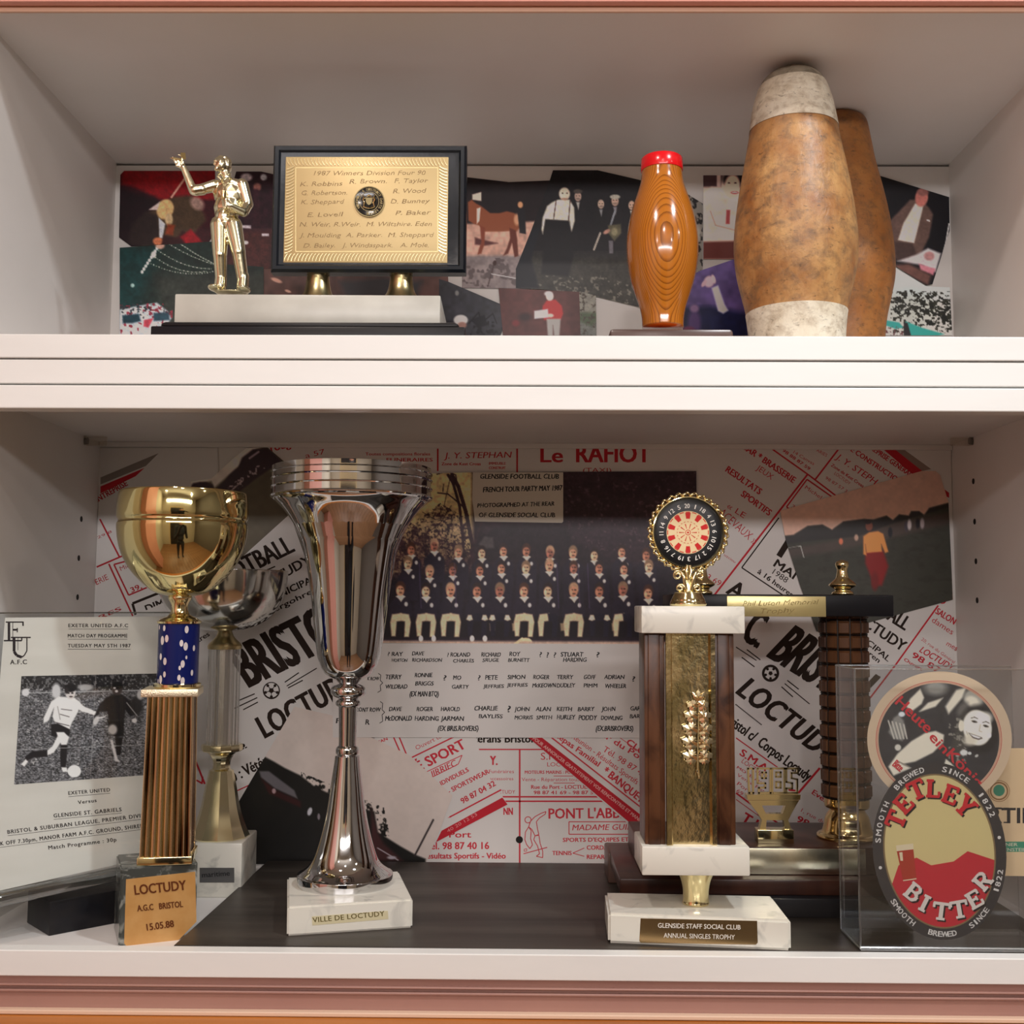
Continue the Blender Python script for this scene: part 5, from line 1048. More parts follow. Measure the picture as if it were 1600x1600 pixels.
b = B(); lathe(b, [(zc(p), r*kk) for p, r in catmull(pr, 6)], (ax3.x, YG2, 0), 96); ob('gold_bowl', b, mat('greenish_polished_gold', (.78, .68, .34), .06, 1.), t, 50)
# -- silver cup behind
Y0 = .205; A = W(318, 1400, Y0); C_ = W(378, 1400, Y0)
t = thing('silver_cup_trophy', 'silver cup trophy with clear ribbed column, partly hidden behind the gold cup', 'trophy', (W(345, 1350, Y0+.03).x, Y0+.033, ZL))
Mf = frame((W(300, 1400, Y0).x, Y0, ZL), (1, .02, 0)); x1 = W(381, 1400, Y0).x-W(300, 1400, Y0).x; x1 = min(x1, -.2895-W(300, 1400, Y0).x+.0085)
zt_ = W(375, 1318, Y0).z-ZL
b = B(); box(b, (0, 0, 0), (x1, .068, zt_), .0015, Mf); ob('marble_base', b, MARBLE, t, 40)
s = face_surf(Mf, -.0004); lb = Print(s); lb.P([(312, 1356), (366, 1356), (366, 1379), (312, 1379)]); lb = lb.solid('name_plate', mat('dark_pewter', lin(112, 112, 112), .35, .6), t, Vector((0, .0004, 0)))
g = Print(face_surf(Mf, -.0009)); g.T('maritime', (316, 1371), (359, 1368), 8, .01); g.build('engraving', ink(40, 40, 42), lb)
YS2 = Y0+.034; kk = sc(345, 1150, YS2); zc = lambda py: W(345, py, YS2).z; ax = W(346, 1200, YS2); zb0 = ZL+zt_
SG = mat('pale_gold_shine', (.84, .76, .50), .13, 1.)
b = B(); P_ = [(zb0, 45), (zc(1305), 45.5), (zc(1305), 45.5), (zc(1285), 37), (zc(1260), 29.5), (zc(1230), 24), (zc(1203), 18.5), (zc(1203), 18.5), (zc(1200), 13.5), (zc(1190), 13.5), (zc(1180), 18), (zc(1174), 25), (zc(1174), 25), (zc(1172), 31), (zc(1163), 31), (zc(1162), 26)]
lathe(b, [(z, r*kk) for z, r in catmull(P_, 5)], (ax.x, YS2, 0), 12, phase=.2); ob('faceted_cone', b, SG, t, 20)
b = B(); lathe(b, [(zc(1164), 24*kk), (zc(1012), 24*kk)], (ax.x, YS2, 0), 96, rf=lambda a, z: 1+.035*math.cos(20*a)); ob('clear_ribbed_tube', b, clear('ribbed_clear_plastic', (.92, .92, .90), .22, .9, .12), t, 60)
b = B(); lathe(b, [(zc(1166), 13*kk), (zc(1012), 13*kk)], (ax.x, YS2, 0), 10); ob('inner_rod', b, mat('silver_rod', (.75, .74, .72), .3, .9, bump=.3, bscale=300), t, 20)
b = B(); P_ = [(1014, 26), (1009, 26.5), (1009, 26.5), (1005, 24), (996, 15), (990, 12), (984, 10)]
lathe(b, [(zc(p), r*kk) for p, r in catmull(P_, 5)], (ax.x, YS2, 0), 32); ob('collar', b, BRASS, t, 40)
ax = W(348, 930, YS2); pr = [(986, 10), (984, 30), (978, 52), (966, 72), (950, 86), (930, 95), (910, 99), (893, 100.5), (892, 99), (894, 97), (915, 94), (950, 80), (975, 40), (980, 5)]
b = B(); lathe(b, [(zc(p), r*kk) for p, r in catmull(pr, 6)], (ax.x, YS2, 0), 96); ob('silver_bowl', b, mat('tarnished_silver', (.62, .62, .58), .12, 1.), t, 50)

# -- darts trophy on marble
A = WZ(950, 1474, ZT); hb = W(950, 1426.5, A.y).z-ZT
bq, Q_ = quadblock([(950, 1426.5), (1236, 1438), (1206, 1399.5), (945, 1394)], ZT+hb, ZT, .0022); Mf = frame((Q_[0].x, Q_[0].y, ZT), Q_[1]-Q_[0]); wd = (Q_[1]-Q_[0]).length; bd = .08
YD = WZ(1088, 1412, ZT+hb).y
t = thing('darts_trophy', 'tall marble and gold trophy topped with a round dartboard', 'trophy', Mf @ Vector((wd/2, bd/2, 0)))
ob('marble_base', bq, MARBLE, t, 40)
s = face_surf(Mf, -.0003); lb = Print(s); lb.P([(1001, 1435), (1183, 1439), (1184, 1473), (1181, 1476), (1001, 1473), (999, 1470)])
lb = lb.solid('name_plate', mat('copper_name_plate', (.42, .28, .13), .25, .9), t, Vector((0, .0005, 0)))
g = Print(face_surf(Mf, -.00085)); g.T('GLENSIDE STAFF SOCIAL CLUB', (1028, 1449.5), (1157, 1452.5), 7.4, .018).T('ANNUAL SINGLES TROPHY', (1037, 1465), (1148, 1468), 7.4, .008); g.build('engraving', mat('bright_engraving', (.95, .92, .84), .3, .3), lb)
kk = sc(1085, 1200, YD); zc = lambda py: W(1085, py, YD).z; ax = W(1087, 1390, YD)
z0 = ZT+hb; zl0 = W(1085, 1368.5, YD-.030).z; zl1 = W(1085, 1323, YD-.030).z
b = B(); P_ = [(z0, 19.5), (z0+.001, 21), (z0+.004, 20), (z0+.012, 20.5), (z0+(zl0-z0)*.7, 25), (zl0-.0016, 33), (zl0-.0012, 36), (zl0, 36)]
lathe(b, [(z, r*kk) for z, r in catmull(P_, 4)], (ax.x, YD, 0), 48); ob('brass_funnel', b, GOLD, t, 50)
xa, xb = W(1003, 1345, YD-.030).x, W(1172, 1345, YD-.030).x
b = B(); box(b, (xa, YD-.030, zl0), (xb, YD+.034, zl1), .0012); ob('marble_slab', b, MARBLE, t, 40)
yt0 = YD-.030; zu0 = W(1080, 990, yt0).z; zu1 = W(1080, 947, yt0).z
xa, xb = W(1002, 968, yt0).x, W(1164, 968, yt0).x
b = B(); box(b, (xa, yt0, zu0), (xb, YD+.030, zu1), .0012); ob('marble_slab', b, MARBLE, t, 40)
yc0 = YD-.022
for p0, p1, q0, q1 in ((1011, 1041, 1008, 1040), (1121, 1150, 1118, 1150)):
    b = B(); xs0, xs1 = W(p0, 1000, yc0).x, W(p1, 1000, yc0).x; xs2, xs3 = W(q0, 1320, yc0).x, W(q1, 1320, yc0).x
    box(b, (xs2, yc0, zl1), (xs3, YD+.022, zu0), .0008); box(b, (xs2+.003, yc0-.0015, zl1), (xs3-.004, yc0+.001, zu0), .001); ob('wooden_side', b, BURL, t, 40)
x0_, x1_ = W(1040, 1150, yc0).x, W(1119, 1150, yc0).x
b = B(); ny = 30; rows = []
prof = [(0, .0), (0, -.004), (.004, -.0046), (.10, -.0040), (.125, -.003), (.14, .0012), (.2, .0014), (.5, .0016), (.8, .0014), (.86, .0012), (.9, -.002), (.985, -.0025), (1, 0)]
for z in (zl1, zu0): rows.append([b.verts.new((x0_+(x1_-x0_)*u, yc0+d, z)) for u, d in prof])
for j in range(len(prof)-1): b.faces.new((rows[0][j], rows[0][j+1], rows[1][j+1], rows[1][j]))
gp = ob('gold_channel', b, mat('tarnished_gold_panel', (.78, .62, .34), .20, 1., col2=(.40, .33, .16), nscale=38, nstretch=(1, 1, .8), nlo=.42, nhi=.60, bump=.6, bscale=170, bdist=.0008), t, 30)
# leaf emblem: stem and lobed leaves
b = B(); ye = yc0-.0005; lp = lambda x, y, d=0.: Vector((W(x, y, ye).x, ye-d, W(x, y, ye).z))
tube(b, [lp(1092, 1216, .0008), lp(1090, 1200, .0012), lp(1090, 1170, .0014), lp(1091, 1130, .0014), lp(1091, 1085, .001)], [.0008, .0010, .0009, .0007, .0004], 6)
ball(b, lp(1090, 1205, .001), (.0016, .0012, .0022), sub=1); ball(b, lp(1092, 1213, .001), (.0011, .001, .0014), sub=1)
def leafshape(x, y, ang, L_, wd_):
    c_, s_ = math.cos(ang), math.sin(ang); pts = []
    n_ = 9
    for i in range(n_+1):
        u = i/n_; w_ = wd_*math.sin(math.pi*min(1, u*1.02))**.7*(1 if i % 2 else .55); pts.append((u*L_, w_))
    up_ = [(u, w_) for u, w_ in pts]+[(u, -w_) for u, w_ in pts[::-1][1:-1]]
    f_ = []; base = []
    for u, w_ in up_:
        px, py = x+u*c_-w_*s_, y-(u*s_+w_*c_); f_.append(lp(px, py, .0012+.0009*math.sin(u/L_*3))); base.append(lp(px, py, 0))
    cen = b.verts.new(lp(x+.5*L_*c_, y-.5*L_*s_, .0034)); fr_ = [b.verts.new(p) for p in f_]; bs_ = [b.verts.new(p) for p in base]
    for i in range(len(fr_)):
        j = (i+1) % len(fr_); b.faces.new((fr_[i], fr_[j], cen)); b.faces.new((bs_[i], bs_[j], fr_[j], fr_[i]))
for y_, L1 in ((1188, 24), (1166, 25), (1145, 24), (1124, 21), (1106, 16)):
    for sg in (-1, 1):
        for da, ll, wv in ((.45, 1., 4.6), (.95, .85, 4.2), (-.05, .7, 3.8)):
            an = math.pi/2-sg*(math.pi/2-da); leafshape(1090+sg*1.5, y_, an, L1*ll*1.08, wv*1.7)
leafshape(1091, 1100, math.pi/2, 24, 4.5); leafshape(1090, 1096, math.pi/2+.5, 17, 3.6); leafshape(1092, 1096, math.pi/2-.5, 17, 3.6)
ob('leaf_emblem', b, mat('bright_cast_gold', (.95, .84, .56), .16, 1.), gp, 30)
# riser with scrolls
ax = W(1075, 935, YD); P_ = [(946, 28), (944, 29), (941, 28), (939, 27), (939, 27), (936, 26), (930, 23), (927, 21.5), (927, 21.5), (925, 20), (924, 3)]
b = B(); lathe(b, [(zu1 if i == 0 else W(1075, p, YD).z, r*kk) for i, (p, r) in enumerate(catmull(P_, 4))], (ax.x, YD, 0), 48); ob('round_foot', b, GOLD, t, 40)
sp_ = lambda x, y, d=0.: Vector((W(x, y, YD).x, YD-d, W(x, y, YD).z))
b = B(); tube(b, [sp_(1075, 928), sp_(1075, 905), sp_(1075, 885)], [.0060, .0038, .0045], 12)
for sg in (-1, 1):
    for cx_, cy_, r0_, st, turns in ((1075+sg*17, 899, 7.5, 0, 1.5), (1075+sg*13, 919, 6.2, 0, 1.4)):
        q = [sp_(cx_+sg*(r0_*(1-.72*k/26))*math.cos(st+2*math.pi*turns*k/26+math.pi), cy_-(r0_*(1-.72*k/26))*math.sin(2*math.pi*turns*k/26), .004) for k in range(27)]
        tube(b, q, [.0014-.0004*k/26 for k in range(27)], 8)
    tube(b, [sp_(1075+sg*2, 926, .004), sp_(1075+sg*6, 912, .005), sp_(1075+sg*8, 900, .005), sp_(1075+sg*14, 892, .004), sp_(1075+sg*20, 891, .003)], [.0012, .0018, .0018, .0015, .0010], 8)
    tube(b, [sp_(1075+sg*1, 905, .005), sp_(1075+sg*4, 893, .005), sp_(1075+sg*2, 884, .004)], .0016, 8)
ob('scroll_riser', b, GOLD, t, 60)
# dartboard
cx_, cy_ = 1075, 832; cc = W(cx_, cy_, YD); kd = sc(cx_, cy_, YD); RX = Matrix.Translation(cc) @ Matrix.Rotation(math.pi/2, 4, 'X')
b = B(); lathe(b, [(-.003, 54*kd), (-.003, 57.5*kd), (.0016, 57.5*kd), (.0034, 56*kd), (.0036, 54.5*kd), (.0024, 53*kd), (-.001, 52*kd)], (0, 0, 0), 72, M=RX)
rm = ob('gold_ring', b, GOLD, t, 50)
b = B()
for k in range(30):
    a_ = 2*math.pi*k/30; c0 = cc+Vector((math.cos(a_)*59.5*kd, -.0012, math.sin(a_)*59.5*kd))
    ball(b, c0, (3.0*kd, .0022, 7.6*kd), Matrix.Rotation(-a_-.55*(1 if k % 2 else .7), 3, 'Y'), sub=1)
    c1 = cc+Vector((math.cos(a_+.1)*62.0*kd, -.0006, math.sin(a_+.1)*62.0*kd)); ball(b, c1, (2.0*kd, .0015, 4.2*kd), Matrix.Rotation(-a_+.5, 3, 'Y'), sub=1)
o = ob('leaf_wreath', b, GOLD, rm, True); o['kind'] = 'stuff'
b = B(); lathe(b, [(-.002, 53*kd), (.0022, 53*kd), (.0030, 50*kd), (.0034, 40*kd), (.0034, .1*kd)], (0, 0, 0), 72, M=RX); db = ob('dartboard', b, mat('gloss_black', (.010, .010, .011), .32, spec=.3), t, 50)
sd = Surf(cc+Vector((0, -.00355, 0)), (0, -1, 0))
CRM = ink(228, 205, 160); RD2 = ink(196, 40, 40)
g = Print(sd); g.ring(cx_, cy_, .1, 33.5, 60); g.build('cream_field', CRM, db)
g = Print(sd.up(.00006)); g.ring(cx_, cy_, 31.2, 32.6, 60).ring(cx_, cy_, 16.5, 17.4, 48).ring(cx_, cy_, 3.4, 4.4, 24).C(cx_, cy_, 1.6)
for k in range(20):
    a0 = math.radians(-99+18*k)
    if k % 2 == 0: g.ring(cx_, cy_, 21.5, 31, 6, a0+.02, a0+math.radians(18)-.02)
    else: g.ring(cx_, cy_, 6, 14, 4, a0+.1, a0+math.radians(18)-.1)
g.build('red_segments', RD2, db)
g = Print(sd.up(.00012)); 
for k in range(20): a0 = math.radians(-99+18*k); g.ring(cx_, cy_, 31.0, 32.8, 2, a0-.05, a0+.05).ring(cx_, cy_, 16.2, 17.6, 2, a0-.09, a0+.09)
g.build('cream_wires', CRM, db)
g = Print(sd.up(.0004))
for k, nm in enumerate((20, 1, 18, 4, 13, 6, 10, 15, 2, 17, 3, 19, 7, 16, 8, 11, 14, 9, 12, 5)):
    a_ = math.radians(-92+18*k); s_ = str(nm); x, y = cx_+41.5*math.cos(a_), cy_+41.5*math.sin(a_); dn = a_+math.pi/2
    flip = 1 if math.sin(a_) < .35 else 1
    hwid = 2.1 if len(s_) == 1 else 4.0
    if s_ in ('1',): hwid = .8
    if s_ in ('11',): hwid = 2.6
    g.T(s_, (x-hwid*math.cos(dn)-3.4*math.cos(a_), y-hwid*math.sin(dn)-3.4*math.sin(a_)), (x+hwid*math.cos(dn)-3.4*math.cos(a_), y+hwid*math.sin(dn)-3.4*math.sin(a_)), 7, .012)
g.build('numbers', ink(235, 232, 225), db)

# -- carved wooden memorial trophy behind
YM = .175
t = thing('memorial_trophy', 'dark wooden trophy with carved round columns and black top board', 'trophy', (W(1180, 1400, YM+.05).x, YM+.06, ZT))
def seg(name, p0, p1, py0, py1, Y, Yb, m, bev=.001, z0=None, z1=None):
    a_, c_ = W(p0, py1, Y), W(p1, py0, Y); b = B(); box(b, (a_.x, Y, a_.z if z0 is None else z0), (c_.x, Yb, c_.z if z1 is None else z1), bev); return ob(name, b, m, t, 40)
YM0 = .112
zA = W(1250, 1404, YM0).z; zB = W(1000, 1374, YM0+.008).z; zB2 = W(1000, 1330, .19).z
seg('black_base', 985, 1420, 1406, 1438, YM0, .27, BLACKW, .001, ZT, zA)
a_ = W(968, 1380, YM0+.012); c_ = W(1425, 1380, YM0+.012)
zC = W(1250, 1374, YM0+.012).z
b = B(); box(b, (a_.x, YM0+.010, zA), (c_.x, .265, zC), .0015); ob('step', b, DARKW, t, 40)
a_ = W(1000, 1350, YM0+.03); c_ = W(1410, 1350, YM0+.03); zD = W(1250, 1323, YM0+.03).z
b = B(); box(b, (a_.x, YM0+.028, zC), (c_.x, .262, zD), .0015); us = ob('step', b, DARKW, t, 40)
a_ = W(950, 1340, .232); b = B(); box(b, (a_.x, .232, ZT), (a_.x+.16, .285, W(960, 1333, .232).z), .002); ob('wooden_board', b, mat('brown_rear_board', (.075, .04, .03), .35, col2=(.11, .06, .045), nscale=40, nstretch=(.15, 1, 1)), t, 40)
a_ = W(1160, 1370, YM0+.0275); c_ = W(1352, 1326, YM0+.0275)
b = B(); box(b, (a_.x, YM0+.0268, zC+.0008), (c_.x, YM0+.0285, zD-.0012), .0003); ob('gold_plate', b, mat('brushed_gold_plate', (.74, .70, .54), .24, 1., col2=(.82, .76, .56), nscale=14, bump=.15, bscale=160, bdist=.0004), us, 40)
YK = .185; kk = sc(1320, 1100, YK)
zk = lambda py: W(1320, py, YK).z
zt0 = W(1250, 963, .15).z; zt1 = W(1250, 929, .15).z
def carved(cx_):
    ax = W(cx_, 1100, YK)
    R0 = 38.5*kk; b = B(); z0, z1 = zk(1246), zt0; nr = 12.3; hgt = (z1-z0)/nr; seg_ = 84; nv = 12; rows = []
    zs_ = []
    for r_ in range(13):
        for f_, d in ((0.0, .0022), (.10, .0022), (.20, .0), (.5, -.0004), (.86, .0), (.96, .0022)):
            z = z0+(r_+f_)*hgt
            if z < z1: zs_.append((z, d))
    zs_.append((z1, 0))
    for z, d in zs_:
        row = []
        for k in range(seg_):
            a_ = 2*math.pi*k/seg_; f_ = (k % (seg_//nv)); dv = .0020 if f_ == 0 else 0
            rr_ = R0-max(d, dv); row.append(b.verts.new((ax.x+rr_*math.cos(a_), YK+rr_*math.sin(a_), z)))
        rows.append(row)
    for r0, r1 in zip(rows, rows[1:]):
        for k in range(seg_): b.faces.new((r0[k], r0[(k+1) % seg_], r1[(k+1) % seg_], r1[k]))
    b.faces.new(rows[0]); b.faces.new(rows[-1])
    col = ob('carved_column', b, MEMOW, t, 30)
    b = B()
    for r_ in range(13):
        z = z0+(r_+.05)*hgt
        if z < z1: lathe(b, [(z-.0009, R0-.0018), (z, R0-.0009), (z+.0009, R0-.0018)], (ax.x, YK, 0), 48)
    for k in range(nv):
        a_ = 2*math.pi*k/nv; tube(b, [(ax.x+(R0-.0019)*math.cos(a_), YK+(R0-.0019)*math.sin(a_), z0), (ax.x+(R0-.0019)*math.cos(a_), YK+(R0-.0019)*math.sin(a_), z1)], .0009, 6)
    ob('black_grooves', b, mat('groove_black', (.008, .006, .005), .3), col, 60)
    P_ = [(zD, 46), (zD+.002, 47), (zD+.004, 45), (zD+.006, 39), (zk(1290), 36), (zk(1276), 33), (zk(1266), 27), (zk(1262), 27), (zk(1262), 27), (zk(1260), 33.5), (zk(1247), 34), (zk(1245), 33)]
    b = B(); lathe(b, [(z, r*kk) for z, r in catmull(P_, 4)], (ax.x, YK, 0), 48); ob('brass_socket', b, BRASS if False else mat('column_brass', (.70, .52, .24), .14, 1.), t, 50)
    zf_ = zt1; P_ = [(929, 15), (927, 17), (924, 16), (922, 12), (919, 13), (919, 13), (915, 20), (912, 21), (908, 17), (903, 11), (897, 9), (890, 8), (886, 9), (882, 10.5), (877, 9), (874, 2)]
    b = B(); lathe(b, [(zf_+(W(cx_, p, YK).z-W(cx_, 929, YK).z), r*kk) for p, r in catmull(P_, 4)], (ax.x, YK, 0), 32); ob('finial', b, GOLD, t, 50)
carved(1320); carved(1098)
a_, c_ = W(1050, 950, .15), W(1397, 950, .15)
b = B(); box(b, (a_.x, .15, zt0), (c_.x, .222, zt1), .0015); tbd = ob('top_board', b, BLACKW, t, 40)
a_, c_ = W(1136, 963, .1495), W(1290, 932, .1495); b = B(); box(b, (a_.x, .1487, a_.z), (c_.x, .1502, c_.z), .0004); pl_ = ob('engraved_plate', b, mat('pale_brass_plate', lin(216, 200, 142), .30, .6, bump=.1, bscale=200), tbd, 40)
g = Print(Surf((0, .1486, 0), (0, -1, 0))); g.T('Phil Luton Memorial', (1160, 947), (1277, 944), 8, -.004, jit=.5, shear=.4).T('Trophy', (1186, 959), (1240, 957), 8, -.004, jit=.5, shear=.4); g.build('engraving', mat('plate_engraving', lin(140, 120, 70), .4, .4), pl_)
# 1985 ornament on its stand
YN = YM0+.048; ng = lambda x, y: W(x, y, YN)
bn = B()
def outl(P):
    pts = [ng(x, y) for x, y in P]; pts.append(pts[0])
    for p_, q_ in zip(pts, pts[1:]):
        d = (q_-p_); nrm = Vector((0, 1, 0)).cross(d).normalized() if d.length else Vector((0, 0, 1)); r_ = .00085
        prism(bn, [p_+nrm*r_-d.normalized()*r_, q_+nrm*r_+d.normalized()*r_, q_-nrm*r_+d.normalized()*r_, p_-nrm*r_-d.normalized()*r_], [v+Vector((0, .004, 0)) for v in (p_+nrm*r_-d.normalized()*r_, q_+nrm*r_+d.normalized()*r_, q_-nrm*r_+d.normalized()*r_, p_-nrm*r_-d.normalized()*r_)])
outl([(1169, 1201), (1177, 1201), (1177, 1239), (1171, 1239)])
outl([(1184, 1201), (1204, 1201), (1204, 1239), (1186, 1239), (1186, 1231), (1196, 1231), (1196, 1224), (1184, 1224)]); outl([(1191, 1207), (1197, 1207), (1197, 1216), (1191, 1216)])
outl([(1207, 1201), (1226, 1201), (1226, 1239), (1207, 1239)]); outl([(1213, 1207), (1220, 1207), (1220, 1214), (1213, 1214)]); outl([(1213, 1222), (1220, 1222), (1220, 1231), (1213, 1231)])
outl([(1229, 1201), (1247, 1201), (1247, 1208), (1237, 1208), (1237, 1216), (1246, 1218), (1246, 1239), (1229, 1239), (1229, 1232), (1238, 1232), (1238, 1224), (1229, 1222)])
nu = ob('year_numerals', bn, GOLD, t, 40)
bn = B()
def ngb(P, y0=-.002, y1=.006): pts = [ng(x, y) for x, y in P]; prism(bn, [p+Vector((0, y0, 0)) for p in pts], [p+Vector((0, y1, 0)) for p in pts])
ngb([(1166, 1241), (1250, 1241), (1249, 1249), (1167, 1249)], -.003, .008)
for P in ([(1169, 1250), (1248, 1250), (1243, 1258), (1174, 1258)], [(1174, 1258), (1190, 1258), (1196, 1271), (1184, 1271)], [(1243, 1258), (1227, 1258), (1222, 1271), (1236, 1271)], [(1184, 1271), (1236, 1271), (1231, 1281), (1190, 1281)], [(1190, 1281), (1197, 1281), (1196, 1296), (1186, 1296)], [(1231, 1281), (1224, 1281), (1226, 1296), (1236, 1296)]): ngb(P)
zst = zD
a_, c_ = ng(1182, 1300), ng(1238, 1295); box(bn, (a_.x, YN-.006, zst), (c_.x, YN+.010, max(c_.z, zst+.002)), .0006)
ob('numeral_stand', bn, GOLD, t, 40)
# -- a low black block behind the acrylic stand at the left
p0, p1 = WZ(76, 1463, ZL), WZ(190, 1441, ZL); Mb = frame((p0.x, p0.y, ZL), p1-p0); Lb = (p1-p0).length
hbk = W(76, 1409, p0.y).z-ZL
t = thing('programme_stand', 'clear acrylic stand on a black block holding a typed match programme', 'stand', Mb @ Vector((.03, .03, 0)))
b = B(); box(b, (0, 0, 0), (Lb+.02, .055, hbk), .001, Mb); ob('black_block', b, BLACKW, t, 40)
XD = (Mb.to_3x3() @ Vector((1, 0, 0))); 
# the leaning plane of the acrylic sheet
YD_ = Vector((-XD.y, XD.x, 0)); lean = math.radians(5)
UPV = (Vector((0, 0, 1))*math.cos(lean)+YD_*math.sin(lean)); NV = XD.cross(UPV); NV = NV if NV.dot(Vector((0, -1, 0))) > 0 else -NV
PB = Mb @ Vector((0, -.004, hbk))
sf = Surf(PB, NV)
def slab(P, th, off=0.):
    s0 = sf.up(off); s1 = sf.up(off+th); b = B(); prism(b, [s1(x, y) for x, y in P], [s0(x, y) for x, y in P]); return b
ACR = clear('acrylic_sheet', (.96, .97, .97), .02, .30, .03); ACE = clear('acrylic_edge', (.80, .83, .82), .25, .5, .1)
QP = [(-60, 964), (5, 964), (262, 962), (240, 1338), (200, 1347), (0, 1392), (-60, 1406)]
QA = [(-70, 958), (0, 958), (268, 957), (246, 1352), (200, 1378), (-70, 1432)]
QR = [(-70, 958), (268, 957), (250, 1370), (-70, 1425)]
sh = ob('acrylic_sheet', slab(QR, .002, -.0030), ACR, t)
ob('acrylic_sheet', slab(QR, .002, .0012), ACR, t)
b = B(); tube(b, [sf.up(.004)(-70, 1432-12), sf.up(.004)(0, 1405), sf.up(.004)(192, 1364), sf.up(.004)(262, 1350)], .0065, 16); ob('acrylic_fold', b, clear('acrylic_fold', (.82, .84, .84), .18, .7, .06), t, True)
for k in (0, 1):
    b = B(); o_ = .0032 if k else -.003; tube(b, [sf.up(o_)(-70, 958), sf.up(o_)(268, 957)], .0007, 8); tube(b, [sf.up(o_)(268, 957), sf.up(o_)(250, 1370)], .0007, 8); ob('acrylic_edge', b, ACE, t)
pp = ob('match_programme', slab([(8, 965), (258, 963), (238, 1339), (200, 1347), (-60, 1405), (-50, 1330), (-20, 1200), (0, 1060)], .0004, 0), mat('photocopy_paper', (.80, .78, .72), .7, col2=(.74, .72, .66), nscale=9, nstretch=(1, 1, 6)))
tag(pp, 'photocopied match programme sheet with a kicking footballer, in the acrylic stand', 'paper')
s = sf.up(.00048); g = Print(s); TJ = dict(bold=.006)
for tx, a_, b2, h_ in (('EXETER UNITED A.F.C', (107, 980), (200, 980), 5.5), ('MATCH DAY PROGRAMME', (106, 996), (199, 996), 5.5), ('TUESDAY MAY 5TH 1987', (106, 1011.5), (204, 1011.5), 5.5), ('A.F.C', (16, 1038), (42, 1037.5), 7), ('EXETER UNITED', (107, 1242), (172, 1236.5), 5.5), ('Versus', (122, 1256.5), (151, 1253), 5.5), ('GLENSIDE ST. GABRIELS', (84, 1277.5), (190, 1267.5), 6),
        ('BRISTOL & SUBURBAN LEAGUE, PREMIER DIVISION', (12, 1303), (243, 1274.5), 6), ('KICK OFF 7.30pm, MANOR FARM A.F.C. GROUND, SHIREHAMPTON', (-14, 1323), (262, 1288), 6), ('Match Programme : 30p', (76, 1327.5), (182, 1314.5), 6)):
    g.T(tx, a_, b2, h_, .03, space=1.15)
    if tx not in ('A.F.C', 'Versus', 'Match Programme : 30p'): g.L([(a_[0], a_[1]+2.9), (b2[0], b2[1]+2.9)], .6)
g.build('typed_text', ink(52, 46, 46), pp)
g = Print(s)       # blocky club monogram
g.L([(9, 972), (37, 972)], 2).L([(14, 973), (14, 1000)], 4).L([(20, 973), (20, 1000)], 1).L([(36, 972), (36, 978)], 2.4).L([(20, 984), (28, 984)], 3).L([(27, 981), (27, 988)], 1.6).L([(6, 1001), (34, 1001)], 2.2).L([(34, 996), (34, 1001)], 2)
g.L([(17, 996), (48, 996)], 2).L([(22, 996), (22, 1018), (26, 1024), (34, 1027)], 4.4).L([(42, 996), (42, 1017), (38, 1024), (34, 1027)], 1.8).L([(28, 996), (28, 1016)], .9)
g.build('monogram', ink(44, 36, 40), pp)
FP = [(33.5, 1056.5), (262, 1052), (257, 1209), (22, 1226)]
